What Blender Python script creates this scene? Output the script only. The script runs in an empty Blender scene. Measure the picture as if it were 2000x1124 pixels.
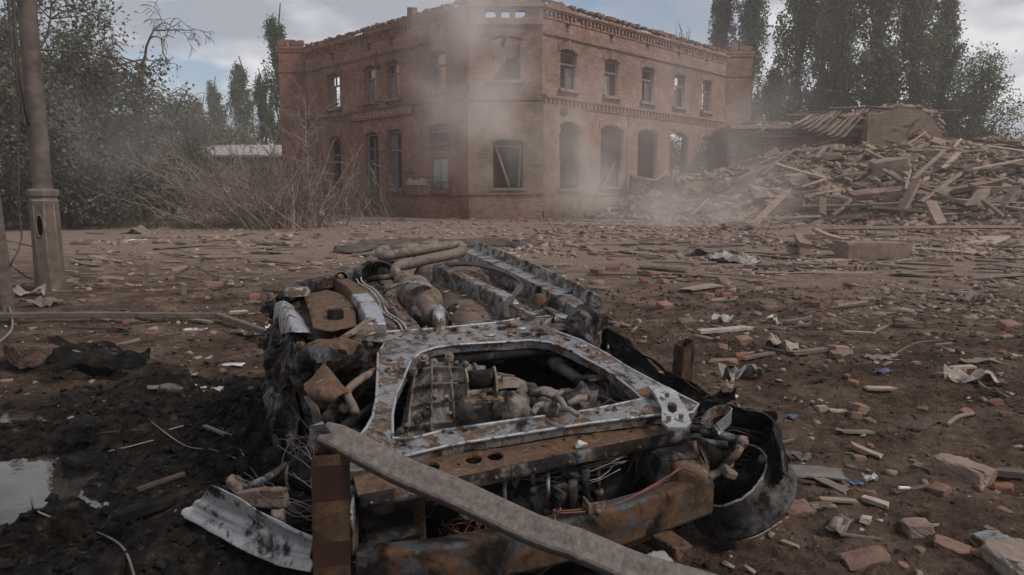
import bpy, bmesh, math, random
import numpy as np
from mathutils import Vector, Matrix, Euler

SC = bpy.context.scene
COL = SC.collection
R = math.radians

# ------------------------------------------------------------------ camera
FPX = 1389.0                      # focal length in pixels of the 2000 px wide photograph
EYE = 1.2
PITCH = math.atan(182.0 / FPX)
cam_d = bpy.data.cameras.new('camera')
cam = bpy.data.objects.new('camera', cam_d)
COL.objects.link(cam)
cam_d.sensor_width = 36.0
cam_d.lens = 36.0 * FPX / 2000.0
cam_d.clip_start = 0.05
cam_d.clip_end = 3000.0
cam.location = (0, 0, EYE)
cam.rotation_euler = (math.pi / 2 - PITCH, 0, 0)
SC.camera = cam

# ------------------------------------------------------------------ world / sky
SUN_EL, SUN_AZ = R(46), R(116)     # high behind the camera's right shoulder, veiled
world = bpy.data.worlds.new('World')
SC.world = world
world.use_nodes = True
wt = world.node_tree
wt.nodes.clear()
def wn(t, **k):
    n = wt.nodes.new(t)
    for a, b in k.items(): setattr(n, a, b)
    return n
w_out = wn('ShaderNodeOutputWorld'); w_bg = wn('ShaderNodeBackground')
w_sky = wn('ShaderNodeTexSky', sky_type='NISHITA', sun_disc=False)
w_sky.sun_elevation = SUN_EL; w_sky.sun_rotation = SUN_AZ
w_sky.air_density = 1.0; w_sky.dust_density = 2.0
w_tc = wn('ShaderNodeTexCoord'); w_sep = wn('ShaderNodeSeparateXYZ')
wt.links.new(w_tc.outputs['Generated'], w_sep.inputs[0])
w_add = wn('ShaderNodeMath', operation='ADD'); w_add.inputs[1].default_value = 0.22
wt.links.new(w_sep.outputs['Z'], w_add.inputs[0])
w_mx = wn('ShaderNodeMath', operation='MAXIMUM'); w_mx.inputs[1].default_value = 0.08
wt.links.new(w_add.outputs[0], w_mx.inputs[0])
w_dx = wn('ShaderNodeMath', operation='DIVIDE'); w_dy = wn('ShaderNodeMath', operation='DIVIDE')
for n, c in ((w_dx, 'X'), (w_dy, 'Y')):
    wt.links.new(w_sep.outputs[c], n.inputs[0]); wt.links.new(w_mx.outputs[0], n.inputs[1])
w_cmb = wn('ShaderNodeCombineXYZ')
wt.links.new(w_dx.outputs[0], w_cmb.inputs[0]); wt.links.new(w_dy.outputs[0], w_cmb.inputs[1])
w_n1 = wn('ShaderNodeTexNoise'); w_n1.inputs['Scale'].default_value = 1.15; w_n1.inputs['Detail'].default_value = 8
w_n1.inputs['Roughness'].default_value = 0.55; w_n1.inputs['Distortion'].default_value = 0.35
w_n2 = wn('ShaderNodeTexNoise'); w_n2.inputs['Scale'].default_value = 2.0; w_n2.inputs['Detail'].default_value = 6
w_off = wn('ShaderNodeVectorMath', operation='ADD'); w_off.inputs[1].default_value = (3.1, 7.4, 1.3)
wt.links.new(w_cmb.outputs[0], w_off.inputs[0])
wt.links.new(w_off.outputs[0], w_n1.inputs['Vector']); 
w_off2 = wn('ShaderNodeVectorMath', operation='ADD'); w_off2.inputs[1].default_value = (11.7, 2.2, 5.0)
wt.links.new(w_cmb.outputs[0], w_off2.inputs[0]); wt.links.new(w_off2.outputs[0], w_n2.inputs['Vector'])
w_cov = wn('ShaderNodeValToRGB')          # cloud cover
w_cov.color_ramp.elements[0].position = 0.35; w_cov.color_ramp.elements[0].color = (0, 0, 0, 1)
w_cov.color_ramp.elements[1].position = 0.47; w_cov.color_ramp.elements[1].color = (1, 1, 1, 1)
wt.links.new(w_n1.outputs['Fac'], w_cov.inputs[0])
w_col = wn('ShaderNodeValToRGB')          # cloud tone: grey bellies to bright edges
e = w_col.color_ramp.elements
e[0].position = 0.41; e[0].color = (3.1, 3.4, 3.95, 1)
e[1].position = 0.60; e[1].color = (7.0, 7.1, 7.35, 1)
wt.links.new(w_n2.outputs['Fac'], w_col.inputs[0])
w_mix = wn('ShaderNodeMix', data_type='RGBA')
wt.links.new(w_cov.outputs[0], w_mix.inputs['Factor'])
wt.links.new(w_sky.outputs[0], w_mix.inputs['A']); wt.links.new(w_col.outputs[0], w_mix.inputs['B'])
wt.links.new(w_mix.outputs['Result'], w_bg.inputs['Color'])
w_bg.inputs['Strength'].default_value = 0.086
wt.links.new(w_bg.outputs[0], w_out.inputs[0])

# ------------------------------------------------------------------ sun (veiled by cloud)
sun_d = bpy.data.lights.new('sun', 'SUN')
sun = bpy.data.objects.new('sun', sun_d); COL.objects.link(sun)
sun_d.energy = 1.9; sun_d.angle = R(10); sun_d.color = (1.0, 0.92, 0.82)
sv = Vector((math.sin(SUN_AZ) * math.cos(SUN_EL), math.cos(SUN_AZ) * math.cos(SUN_EL), math.sin(SUN_EL)))
sun.rotation_euler = (-sv).to_track_quat('-Z', 'Y').to_euler()

# ------------------------------------------------------------------ exposure / render
SC.view_settings.view_transform = 'Standard'
SC.view_settings.look = 'None'
SC.view_settings.gamma = 1.0
SC.view_settings.use_curve_mapping = False
SC.view_settings.exposure = 0.52
SC.render.engine = 'CYCLES'
cy = SC.cycles
cy.use_denoising = True
cy.max_bounces = 6; cy.diffuse_bounces = 3; cy.glossy_bounces = 3; cy.transmission_bounces = 4
cy.transparent_max_bounces = 8; cy.volume_bounces = 2
cy.volume_step_rate = 2.0; cy.volume_max_steps = 128
cy.use_adaptive_sampling = True; cy.adaptive_threshold = 0.02

# ------------------------------------------------------------------ numeric helpers
def ray(px, py):
    u = (px - 1000) / FPX; v = (562 - py) / FPX
    return np.array([u, math.cos(PITCH) + v * math.sin(PITCH), -math.sin(PITCH) + v * math.cos(PITCH)])
CAM = np.array([0.0, 0.0, EYE])
def on_plane(px, py, pt, n):
    d = ray(px, py); pt = np.array(pt, float); n = np.array(n, float)
    return CAM + d * (np.dot(pt - CAM, n) / np.dot(d, n))
def at_z(px, py, z=0.0): return on_plane(px, py, (0, 0, z), (0, 0, 1))
def at_y(px, py, y): return on_plane(px, py, (0, y, 0), (0, 1, 0))

_rs = np.random.RandomState(7)
_LAT = _rs.rand(256, 256)
def vnoise(x, y):
    x = np.asarray(x, float); y = np.asarray(y, float)
    xi = np.floor(x).astype(int); yi = np.floor(y).astype(int)
    fx = x - xi; fy = y - yi
    fx = fx * fx * (3 - 2 * fx); fy = fy * fy * (3 - 2 * fy)
    a = _LAT[xi & 255, yi & 255]; b = _LAT[(xi + 1) & 255, yi & 255]
    c = _LAT[xi & 255, (yi + 1) & 255]; d = _LAT[(xi + 1) & 255, (yi + 1) & 255]
    return (a * (1 - fx) + b * fx) * (1 - fy) + (c * (1 - fx) + d * fx) * fy - 0.5
def fbm(x, y, octv=4, lac=2.03, gain=0.5):
    s = 0; a = 1.0
    for i in range(octv):
        s = s + a * vnoise(x + i * 17.3, y + i * 9.1); x = x * lac; y = y * lac; a *= gain
    return s
def sstep(a, b, x):
    t = np.clip((np.asarray(x, float) - a) / (b - a), 0, 1); return t * t * (3 - 2 * t)

# ------------------------------------------------------------------ mesh builder
class MB:
    def __init__(self): self.v = []; self.f = []; self.sm = []
    def add(self, vs, fs, smooth=False):
        o = len(self.v); self.v += [tuple(map(float, p)) for p in vs]
        self.f += [tuple(i + o for i in f) for f in fs]; self.sm += [smooth] * len(fs); return self
    def box(self, c, s, rot=None, jit=0.0, rnd=random):
        hx, hy, hz = s[0] / 2, s[1] / 2, s[2] / 2
        M = Euler(rot).to_matrix() if rot is not None else None
        vs = []
        for z in (-hz, hz):
            for x, y in ((-hx, -hy), (hx, -hy), (hx, hy), (-hx, hy)):
                p = Vector((x + rnd.uniform(-jit, jit), y + rnd.uniform(-jit, jit), z + rnd.uniform(-jit, jit)))
                if M: p = M @ p
                vs.append((p.x + c[0], p.y + c[1], p.z + c[2]))
        return self.add(vs, [(3, 2, 1, 0), (4, 5, 6, 7), (0, 1, 5, 4), (1, 2, 6, 5), (2, 3, 7, 6), (3, 0, 4, 7)])
    def sweep(self, path, prof, up=(0, 0, 1), cap=True, smooth=False, closed=True, scale=None):
        """prof: list of (a, b) across / up; path: points. Keeps a steady up vector."""
        path = [Vector(p) for p in path]; n = len(path); m = len(prof); vs = []
        up = Vector(up)
        for i, p in enumerate(path):
            t = (path[min(i + 1, n - 1)] - path[max(i - 1, 0)]).normalized()
            x = t.cross(up)
            x = x.normalized() if x.length > 1e-4 else Vector((1, 0, 0))
            y = x.cross(t).normalized()
            k = scale[i] if scale else 1.0
            vs += [p + x * a * k + y * b * k for a, b in prof]
        fs = []
        mm = m if closed else m - 1
        for i in range(n - 1):
            for j in range(mm):
                k = (j + 1) % m
                fs.append((i * m + j, i * m + k, (i + 1) * m + k, (i + 1) * m + j))
        if cap and closed:
            fs.append(tuple(range(m - 1, -1, -1))); fs.append(tuple((n - 1) * m + j for j in range(m)))
        return self.add(vs, fs, smooth)
    def tube(self, path, r, sides=8, cap=True, smooth=True):
        """path of points, r number or list; parallel-transport frame."""
        path = [Vector(p) for p in path]; n = len(path)
        rr = r if isinstance(r, (list, tuple)) else [r] * n
        vs = []; prev = None
        for i, p in enumerate(path):
            t = path[min(i + 1, n - 1)] - path[max(i - 1, 0)]
            t = t.normalized() if t.length > 1e-9 else Vector((0, 0, 1))
            if prev is None:
                x = t.cross(Vector((0.13, 0.21, 1)))
                if x.length < 0.05: x = t.cross(Vector((1, 0, 0)))
            else: x = prev - t * prev.dot(t)
            x = x.normalized() if x.length > 1e-6 else Vector((1, 0, 0))
            prev = x; y = t.cross(x)
            for j in range(sides):
                a = 2 * math.pi * j / sides
                vs.append(p + (x * math.cos(a) + y * math.sin(a)) * rr[i])
        fs = []
        for i in range(n - 1):
            for j in range(sides):
                k = (j + 1) % sides
                fs.append((i * sides + j, i * sides + k, (i + 1) * sides + k, (i + 1) * sides + j))
        if cap and sides > 2:
            fs.append(tuple(range(sides - 1, -1, -1))); fs.append(tuple((n - 1) * sides + j for j in range(sides)))
        return self.add(vs, fs, smooth)
    def lathe(self, prof, seg=24, M=None, a0=0.0, a1=2 * math.pi, smooth=True, fn=None):
        """prof: (r, z) pairs; M: Matrix placing it; open when a1-a0 < 2 pi"""
        full = abs(a1 - a0 - 2 * math.pi) < 1e-6
        n = seg if full else seg + 1; m = len(prof); vs = []
        for i in range(n):
            a = a0 + (a1 - a0) * i / seg
            for r, z in prof:
                if fn: r, z = fn(a, r, z)
                p = Vector((r * math.cos(a), r * math.sin(a), z)); vs.append(M @ p if M else p)
        fs = []
        for i in range(seg):
            k = (i + 1) % n
            for j in range(m - 1): fs.append((i * m + j, k * m + j, k * m + j + 1, i * m + j + 1))
        return self.add(vs, fs, smooth)
    def grid(self, nu, nv, fn, smooth=True):
        vs = [fn(i / (nu - 1), j / (nv - 1)) for j in range(nv) for i in range(nu)]
        fs = [(j * nu + i, j * nu + i + 1, (j + 1) * nu + i + 1, (j + 1) * nu + i) for j in range(nv - 1) for i in range(nu - 1)]
        return self.add(vs, fs, smooth)
    def mesh(self, name='mesh'):
        me = bpy.data.meshes.new(name)
        me.from_pydata(self.v, [], self.f)
        me.polygons.foreach_set('use_smooth', self.sm)
        me.update(); return me
    def obj(self, name, mat, parent=None, **k):
        return link(name, self.mesh(name), mat, parent, **k)

def link(name, me, mat, parent=None, loc=None, rot=None, bevel=0, solid=0, kind=None):
    o = bpy.data.objects.new(name, me); COL.objects.link(o)
    if mat is not None:
        for m in (mat if isinstance(mat, (list, tuple)) else [mat]): me.materials.append(m)
    if parent is not None: o.parent = parent
    if loc is not None: o.location = loc
    if rot is not None: o.rotation_euler = rot
    if solid:
        md = o.modifiers.new('thickness', 'SOLIDIFY'); md.thickness = solid; md.offset = -1
    if bevel:
        md = o.modifiers.new('edges', 'BEVEL'); md.width = bevel; md.segments = 1; md.limit_method = 'ANGLE'; md.angle_limit = R(40)
    if kind: o['kind'] = kind
    return o
def np_mesh(name, V, Fc):
    """V (n,3) array, Fc (m,k) array of equal-size faces"""
    me = bpy.data.meshes.new(name); V = np.asarray(V, np.float32); Fc = np.asarray(Fc, np.int32)
    k = Fc.shape[1]
    me.vertices.add(len(V)); me.vertices.foreach_set('co', V.ravel())
    me.loops.add(Fc.size); me.loops.foreach_set('vertex_index', Fc.ravel())
    me.polygons.add(len(Fc)); me.polygons.foreach_set('loop_start', np.arange(len(Fc), dtype=np.int32) * k)
    me.polygons.foreach_set('loop_total', np.full(len(Fc), k, np.int32))
    me.update(calc_edges=True); return me
def empty(name, loc=(0, 0, 0), rz=0.0):
    o = bpy.data.objects.new(name, None); COL.objects.link(o)
    o.location = loc; o.rotation_euler = (0, 0, rz); o.empty_display_size = 0.2; return o
def tag(o, label, cat, group=None):
    o['label'] = label; o['category'] = cat
    if group: o['group'] = group
    return o
def struct(o): o['kind'] = 'structure'; return o

def flat_shape(loops, depth=0.0, cuts=None):
    """2D loops (first outer, rest holes) -> mesh data filled (and extruded by depth, centred). cuts=(du,dv) grids the sheet."""
    cu = bpy.data.curves.new('outline', 'CURVE'); cu.dimensions = '2D'; cu.fill_mode = 'BOTH' if depth else 'FRONT'
    cu.extrude = depth / 2
    for lp in loops:
        s = cu.splines.new('POLY'); s.points.add(len(lp) - 1)
        for p, q in zip(s.points, lp): p.co = (q[0], q[1], 0, 1)
        s.use_cyclic_u = True
    o = bpy.data.objects.new('outline', cu)
    COL.objects.link(o)
    dg = bpy.context.evaluated_depsgraph_get()
    me = bpy.data.meshes.new_from_object(o.evaluated_get(dg))
    bpy.data.objects.remove(o); bpy.data.curves.remove(cu)
    bm = bmesh.new(); bm.from_mesh(me); bmesh.ops.remove_doubles(bm, verts=bm.verts, dist=1e-5)
    if cuts:
        xs = [v.co.x for v in bm.verts]; ys = [v.co.y for v in bm.verts]
        for ax, lo, hi, st in ((0, min(xs), max(xs), cuts[0]), (1, min(ys), max(ys), cuts[1])):
            n = int((hi - lo) / st)
            for i in range(1, n + 1):
                no = (1, 0, 0) if ax == 0 else (0, 1, 0)
                co = (lo + i * st, 0, 0) if ax == 0 else (0, lo + i * st, 0)
                bmesh.ops.bisect_plane(bm, geom=bm.verts[:] + bm.edges[:] + bm.faces[:], plane_co=co, plane_no=no)
    bm.to_mesh(me); bm.free(); me.update()
    return me
def map_mesh(me, fn):
    for v in me.vertices: v.co = fn(v.co.x, v.co.y, v.co.z)
    me.update(); return me
def ell(cx, cy, rx, ry, n=14, rot=0):
    return [(cx + rx * math.cos(a) * math.cos(rot) - ry * math.sin(a) * math.sin(rot),
             cy + rx * math.cos(a) * math.sin(rot) + ry * math.sin(a) * math.cos(rot)) for a in [2 * math.pi * i / n for i in range(n)]]

def hull(points):
    bm = bmesh.new()
    for p in points: bm.verts.new(p)
    r = bmesh.ops.convex_hull(bm, input=bm.verts)
    bmesh.ops.delete(bm, geom=list({g for g in r['geom_interior'] + r['geom_unused'] if isinstance(g, bmesh.types.BMVert)}), context='VERTS')
    bmesh.ops.recalc_face_normals(bm, faces=bm.faces)
    bm.verts.ensure_lookup_table(); bm.verts.index_update()
    vs = [v.co.copy() for v in bm.verts]; fs = [tuple(v.index for v in f.verts) for f in bm.faces]; bm.free()
    return vs, fs
def chunk(rnd, sx, sy, sz, n=11, boxy=0.6):
    """irregular broken lump inside sx*sy*sz, boxy 1 = brick with chipped corners"""
    pts = []
    if boxy > 0:
        for x in (-1, 1):
            for y in (-1, 1):
                for z in (-1, 1):
                    j = 1 - boxy
                    if rnd.random() < 0.25 * (1 - boxy) + 0.12: # chipped corner
                        a = rnd.uniform(.55, .85)
                        pts += [(x * a, y, z), (x, y * a, z), (x, y, z * a)]
                    else:
                        pts.append((x * (1 - j * rnd.random()), y * (1 - j * rnd.random()), z * (1 - j * rnd.random())))
    else:
        for _ in range(n):
            p = Vector((rnd.gauss(0, 1), rnd.gauss(0, 1), rnd.gauss(0, 1))).normalized() * rnd.uniform(.7, 1)
            pts.append(tuple(p))
    return hull([(p[0] * sx / 2, p[1] * sy / 2, p[2] * sz / 2) for p in pts])

# ------------------------------------------------------------------ material helpers
class NT:
    def __init__(self, name):
        self.m = bpy.data.materials.new(name); self.m.use_nodes = True
        self.t = self.m.node_tree; self.t.nodes.clear()
        self.out = self.n('ShaderNodeOutputMaterial'); self.tc = None
    def n(self, ty, **k):
        x = self.t.nodes.new(ty)
        for a, b in k.items(): setattr(x, a, b)
        return x
    def l(self, a, b): self.t.links.new(a, b)
    def coord(self, kind='Object'):
        if self.tc is None: self.tc = self.n('ShaderNodeTexCoord')
        return self.tc.outputs[kind]
    def noise(self, scale, detail=4, rough=0.55, vec=None, dist=0.0, off=None):
        x = self.n('ShaderNodeTexNoise'); x.inputs['Scale'].default_value = scale; x.inputs['Detail'].default_value = detail
        x.inputs['Roughness'].default_value = rough; x.inputs['Distortion'].default_value = dist
        v = vec if vec is not None else self.coord()
        if off is not None:
            a = self.n('ShaderNodeVectorMath', operation='ADD'); a.inputs[1].default_value = off; self.l(v, a.inputs[0]); v = a.outputs[0]
        self.l(v, x.inputs['Vector']); return x.outputs['Fac']
    def ramp(self, fac, stops):
        x = self.n('ShaderNodeValToRGB'); el = x.color_ramp.elements
        while len(el) < len(stops): el.new(0.5)
        for e, (p, c) in zip(el, stops):
            e.position = p
            e.color = (c, c, c, 1) if isinstance(c, (int, float)) else (*c, 1)
        self.l(fac, x.inputs[0]); return x.outputs[0]
    def mix(self, fac, a, b, mode='MIX'):
        x = self.n('ShaderNodeMix', data_type='RGBA', blend_type=mode)
        for v, s in ((fac, 'Factor'), (a, 'A'), (b, 'B')):
            i = x.inputs[s] if s != 'Factor' else x.inputs['Factor']
            if isinstance(v, (int, float)) and s == 'Factor': i.default_value = v
            elif isinstance(v, (tuple, list)): i.default_value = (*v, 1) if len(v) == 3 else v
            elif isinstance(v, (int, float)): i.default_value = (v, v, v, 1)
            else: self.l(v, i)
        return x.outputs['Result']
    def math(self, op, a, b=None):
        x = self.n('ShaderNodeMath', operation=op)
        for v, i in ((a, 0), (b, 1)):
            if v is None: continue
            if isinstance(v, (int, float)): x.inputs[i].default_value = v
            else: self.l(v, x.inputs[i])
        return x.outputs[0]
    def rand(self):
        return self.n('ShaderNodeObjectInfo').outputs['Random']
    def island(self):
        return self.n('ShaderNodeNewGeometry').outputs['Random Per Island']
    def bump(self, h, strength=0.4, dist=0.02):
        b = self.n('ShaderNodeBump'); b.inputs['Strength'].default_value = strength; b.inputs['Distance'].default_value = dist
        self.l(h, b.inputs['Height']); return b.outputs[0]
    def pbr(self, col, rough=0.85, metal=0.0, normal=None, spec=0.3, **k):
        b = self.n('ShaderNodeBsdfPrincipled')
        for v, s in ((col, 'Base Color'), (rough, 'Roughness'), (metal, 'Metallic')):
            if isinstance(v, (int, float)): b.inputs[s].default_value = v if s != 'Base Color' else (v, v, v, 1)
            elif isinstance(v, (tuple, list)): b.inputs[s].default_value = (*v, 1)
            else: self.l(v, b.inputs[s])
        b.inputs['Specular IOR Level'].default_value = spec
        if normal is not None: self.l(normal, b.inputs['Normal'])
        for s, v in k.items(): b.inputs[s].default_value = v
        self.l(b.outputs[0], self.out.inputs['Surface']); self.b = b
        return self.m
MAT = {}
# ------------------------------------------------------------------ materials
def m_dusty(name, cols, scale=6, rough=0.9, dust=0.35, dustcol=(.20, .145, .12), bump=0.4, bscale=25, bdist=0.01, grain=None, metal=0.0, per='rand'):
    t = NT(name)
    a = t.noise(scale, 5, .6)
    base = t.ramp(a, [(.32, cols[0]), (.5, cols[1 % len(cols)]), (.68, cols[2 % len(cols)])])
    rnd = t.rand() if per == 'rand' else t.island()
    base = t.mix(1.0, base, t.ramp(rnd, [(0, .62), (1, 1.25)]), 'MULTIPLY')
    if grain:
        mp = t.n('ShaderNodeMapping'); mp.inputs['Scale'].default_value = grain; t.l(t.coord(), mp.inputs[0])
        g = t.noise(8, 4, .6, vec=mp.outputs[0]); base = t.mix(1.0, base, t.ramp(g, [(.3, .6), (.7, 1.15)]), 'MULTIPLY')
    d = t.noise(scale * 1.7, 4, .6, off=(5, 3, 1))
    base = t.mix(t.ramp(d, [(.5 - dust * .6, 1.0 * min(1, dust * 1.6)), (.75, 0.0)]), base, dustcol)
    h = t.noise(bscale, 5, .65)
    if grain: h = t.math('ADD', h, g)
    MAT[name] = t.pbr(base, rough, metal, t.bump(h, bump, bdist), .08 if rough > .8 else .3); return MAT[name]

def m_brickwork(name, c1, c2, mortar, soot=0.4):
    t = NT(name)
    sp = t.n('ShaderNodeSeparateXYZ'); t.l(t.coord(), sp.inputs[0])
    xy = t.math('ADD', sp.outputs['X'], sp.outputs['Y'])
    cb = t.n('ShaderNodeCombineXYZ'); t.l(xy, cb.inputs[0]); t.l(sp.outputs['Z'], cb.inputs[1])
    b = t.n('ShaderNodeTexBrick'); t.l(cb.outputs[0], b.inputs['Vector'])
    b.inputs['Scale'].default_value = 1.0; b.inputs['Brick Width'].default_value = .27; b.inputs['Row Height'].default_value = .083
    b.inputs['Mortar Size'].default_value = .011; b.inputs['Mortar Smooth'].default_value = .25; b.inputs['Bias'].default_value = 0.0
    b.inputs['Color1'].default_value = (*c1, 1); b.inputs['Color2'].default_value = (*c2, 1); b.inputs['Mortar'].default_value = (*mortar, 1)
    n1 = t.noise(.55, 6, .62); n2 = t.noise(2.6, 6, .65, off=(4, 1, 9)); n3 = t.noise(.9, 5, .6, off=(14, 11, 2))
    c = t.mix(1.0, b.outputs['Color'], t.ramp(n1, [(.3, .62), (.7, 1.25)]), 'MULTIPLY')
    c = t.mix(1.0, c, t.ramp(n2, [(.3, .72), (.7, 1.2)]), 'MULTIPLY')
    # soot streaks running down and pale lime wash
    mp = t.n('ShaderNodeMapping'); mp.inputs['Scale'].default_value = (1.6, 1.6, .22); t.l(t.coord(), mp.inputs[0])
    st = t.noise(1.4, 5, .6, vec=mp.outputs[0])
    c = t.mix(t.ramp(st, [(.52, 0.0), (.75, soot)]), c, (.035, .028, .025))
    c = t.mix(t.ramp(n3, [(.6, 0.0), (.72, .28)]), c, (.30, .24, .20))
    h = t.math('ADD', b.outputs['Fac'], t.math('MULTIPLY', t.noise(22, 4), -.6))
    MAT[name] = t.pbr(c, .93, 0, t.bump(t.math('MULTIPLY', h, -1.0), .6, .02), .15); return MAT[name]

def m_burnt(name, steel=(.20, .205, .215), rust=.45, soot=.35, scale=9, metal=.55, rough=.52, dust=.15, pale=0.0, rk=1.0):
    t = NT(name)
    n1 = t.noise(scale * 2.0, 12, .72, dist=.25); n2 = t.noise(scale * 1.1, 11, .70, off=(3, 8, 2), dist=.4); n3 = t.noise(scale * 8, 8, .75, off=(9, 1, 4))
    n4 = t.noise(scale * 1.6, 11, .72, off=(1, 14, 7), dist=.2); n5 = t.noise(scale * 22, 6, .7, off=(4, 4, 4))
    st = t.ramp(n3, [(.30, tuple(x * .6 for x in steel)), (.5, steel), (.72, tuple(min(1, x * 1.22) for x in steel))])
    if pale: st = t.mix(t.ramp(t.noise(scale * 2.3, 10, .75, off=(7, 7, 1)), [(.60 - pale * .3, 0.0), (.66 - pale * .25, .75)]), st, (.36, .37, .385))
    rc = t.ramp(t.noise(scale * 5, 9, .75, off=(2, 2, 9)), [(.3, (.020 * rk, .011 * rk, .008 * rk)), (.48, (.075 * rk, .037 * rk, .018 * rk)), (.7, (.17 * rk, .088 * rk, .036 * rk))])
    rf = t.ramp(n1, [(.595 - rust * .30, 0.0), (.63 - rust * .27, .95)])
    c = t.mix(rf, st, rc)
    sf = t.ramp(n2, [(.60 - soot * .30, 0.0), (.68 - soot * .25, .94)])
    c = t.mix(sf, c, (.009, .0085, .0085))
    df = t.ramp(n4, [(.58 - dust * .3, 0.0), (.80 - dust * .3, min(.85, dust * 2.2))])
    c = t.mix(df, c, t.ramp(n5, [(.3, (.075, .054, .044)), (.7, (.19, .145, .12))]))
    c = t.mix(t.ramp(n5, [(.62, 0.0), (.72, .7)]), c, t.mix(.5, c, (.012, .011, .010)))
    mf = t.math('MULTIPLY', t.math('SUBTRACT', 1.0, rf), metal)
    mf = t.math('MULTIPLY', mf, t.math('SUBTRACT', 1.0, t.math('MAXIMUM', sf, df)))
    rg = t.math('ADD', t.math('MULTIPLY', n3, .45), rough - .18)
    rg = t.math('MAXIMUM', rg, t.math('MULTIPLY', rf, .88))
    h = t.math('ADD', t.math('ADD', t.noise(scale * 14, 6, .75), t.math('MULTIPLY', n1, .9)), t.math('MULTIPLY', rf, -.35))
    t.pbr(c, rg, mf, t.bump(h, .55, .007), .3)
    t.l(t.math('SUBTRACT', .32, t.math('MULTIPLY', sf, .28)), t.b.inputs['Specular IOR Level']); MAT[name] = t.m; return MAT[name]

m_brickwork('brick_red', (.21, .090, .060), (.34, .155, .102), (.15, .105, .085), .45)
m_brickwork('brick_pale', (.215, .150, .112), (.30, .215, .160), (.155, .118, .096), .16)
m_brickwork('brick_dusty', (.205, .122, .094), (.31, .195, .153), (.16, .115, .098), .2)
m_dusty('brick_piece', [(.12, .065, .05), (.20, .11, .082), (.165, .115, .095)], 9, .93, .5, bump=.5, bscale=40)
m_dusty('brick_raw', [(.16, .06, .038), (.22, .088, .056), (.17, .08, .058)], 9, .93, .4, bump=.5, bscale=40)
m_dusty('rubble', [(.14, .098, .08), (.235, .17, .14), (.33, .25, .21)], 5, .95, .4, bump=.5, bscale=18, per='island')
m_dusty('rubble_far', [(.15, .10, .083), (.26, .185, .15), (.36, .27, .22)], 2, .95, .5, bump=.5, bscale=8, per='island')
m_dusty('plaster', [(.25, .20, .17), (.33, .27, .23), (.40, .35, .31)], 7, .95, .3, bump=.3, bscale=30)
m_dusty('plank_wood', [(.23, .165, .13), (.34, .255, .20), (.42, .325, .265)], 3, .9, .6, bump=.45, bscale=14, grain=(1, 9, 9))
m_dusty('plank_grey', [(.10, .082, .072), (.17, .14, .122), (.24, .20, .175)], 3, .9, .6, bump=.45, bscale=14, grain=(1, 9, 9))
m_dusty('plank_dark', [(.035, .028, .024), (.06, .048, .04), (.10, .08, .068)], 3, .9, .25, bump=.45, bscale=14, grain=(1, 9, 9))
m_dusty('concrete', [(.19, .165, .15), (.26, .225, .20), (.31, .27, .245)], 4, .95, .3, bump=.35, bscale=30)
m_dusty('slate', [(.05, .05, .052), (.10, .098, .098), (.16, .155, .15)], 8, .75, .35, bump=.3, bscale=30)
m_dusty('paper', [(.55, .54, .52), (.66, .65, .63), (.5, .48, .46)], 12, .8, .22, bump=.2, bscale=40)
m_dusty('litter_pale', [(.20, .165, .145), (.29, .245, .215), (.36, .31, .28)], 12, .8, .3, bump=.25, bscale=40)
m_dusty('ash_black', [(.005, .005, .005), (.011, .0105, .010), (.028, .026, .025)], 14, .9, .0, bump=.8, bscale=60, bdist=.012, per='island')
m_dusty('bark', [(.035, .027, .022), (.06, .047, .038), (.085, .07, .058)], 6, .95, .2, bump=.6, bscale=30, grain=(9, 9, 1))
m_dusty('twig_dead', [(.14, .105, .086), (.205, .158, .13), (.26, .205, .172)], 4, .95, .3, bump=.2, bscale=30, per='island')
m_dusty('twig_grey', [(.06, .053, .047), (.10, .088, .078), (.14, .125, .112)], 4, .95, .2, bump=.2, bscale=30, per='island')
m_dusty('window_wood', [(.085, .075, .068), (.15, .135, .125), (.24, .225, .21)], 5, .85, .3, bump=.3, bscale=30)
m_dusty('shutter_blue', [(.24, .30, .32), (.31, .37, .385), (.20, .235, .24)], 4, .8, .28, bump=.3, bscale=30)
m_dusty('dark_cloth', [(.012, .011, .010), (.024, .021, .019), (.05, .042, .038)], 5, .8, .2, bump=.5, bscale=25)
m_dusty('galv_sheet', [(.14, .138, .138), (.20, .198, .198), (.11, .105, .10)], 6, .55, .35, bump=.2, bscale=20, metal=.35)
m_dusty('white_wall', [(.40, .37, .35), (.50, .47, .45), (.34, .31, .29)], 1.5, .9, .3, bump=.3, bscale=10)
m_dusty('roof_sheet', [(.20, .20, .205), (.28, .28, .285), (.15, .145, .14)], 2.5, .7, .3, bump=.3, bscale=10)
m_dusty('pole_paint', [(.022, .019, .017), (.05, .043, .038), (.085, .074, .066)], 5, .72, .3, bump=.45, bscale=45, bdist=.004)
m_dusty('cast_base', [(.07, .060, .053), (.115, .098, .086), (.155, .135, .12)], 6, .82, .35, bump=.45, bscale=40, bdist=.006)
m_dusty('rail_grey', [(.075, .066, .061), (.135, .122, .114), (.20, .185, .175)], 60, .55, .25, metal=.25, bump=.7, bscale=130, bdist=.004)
m_dusty('rail_brown', [(.045, .034, .029), (.075, .058, .05), (.11, .088, .077)], 10, .75, .35, bump=.4, bscale=60, bdist=.004)
m_dusty('plastic_blue', [(.02, .05, .13), (.03, .08, .2), (.05, .1, .2)], 8, .45, .2)
m_dusty('wire_black', [(.012, .012, .012), (.02, .02, .02), (.035, .033, .03)], 9, .6, .15, bump=.1)
m_dusty('wire_grey', [(.10, .09, .08), (.16, .15, .14), (.22, .21, .2)], 9, .6, .15, bump=.1)
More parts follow.
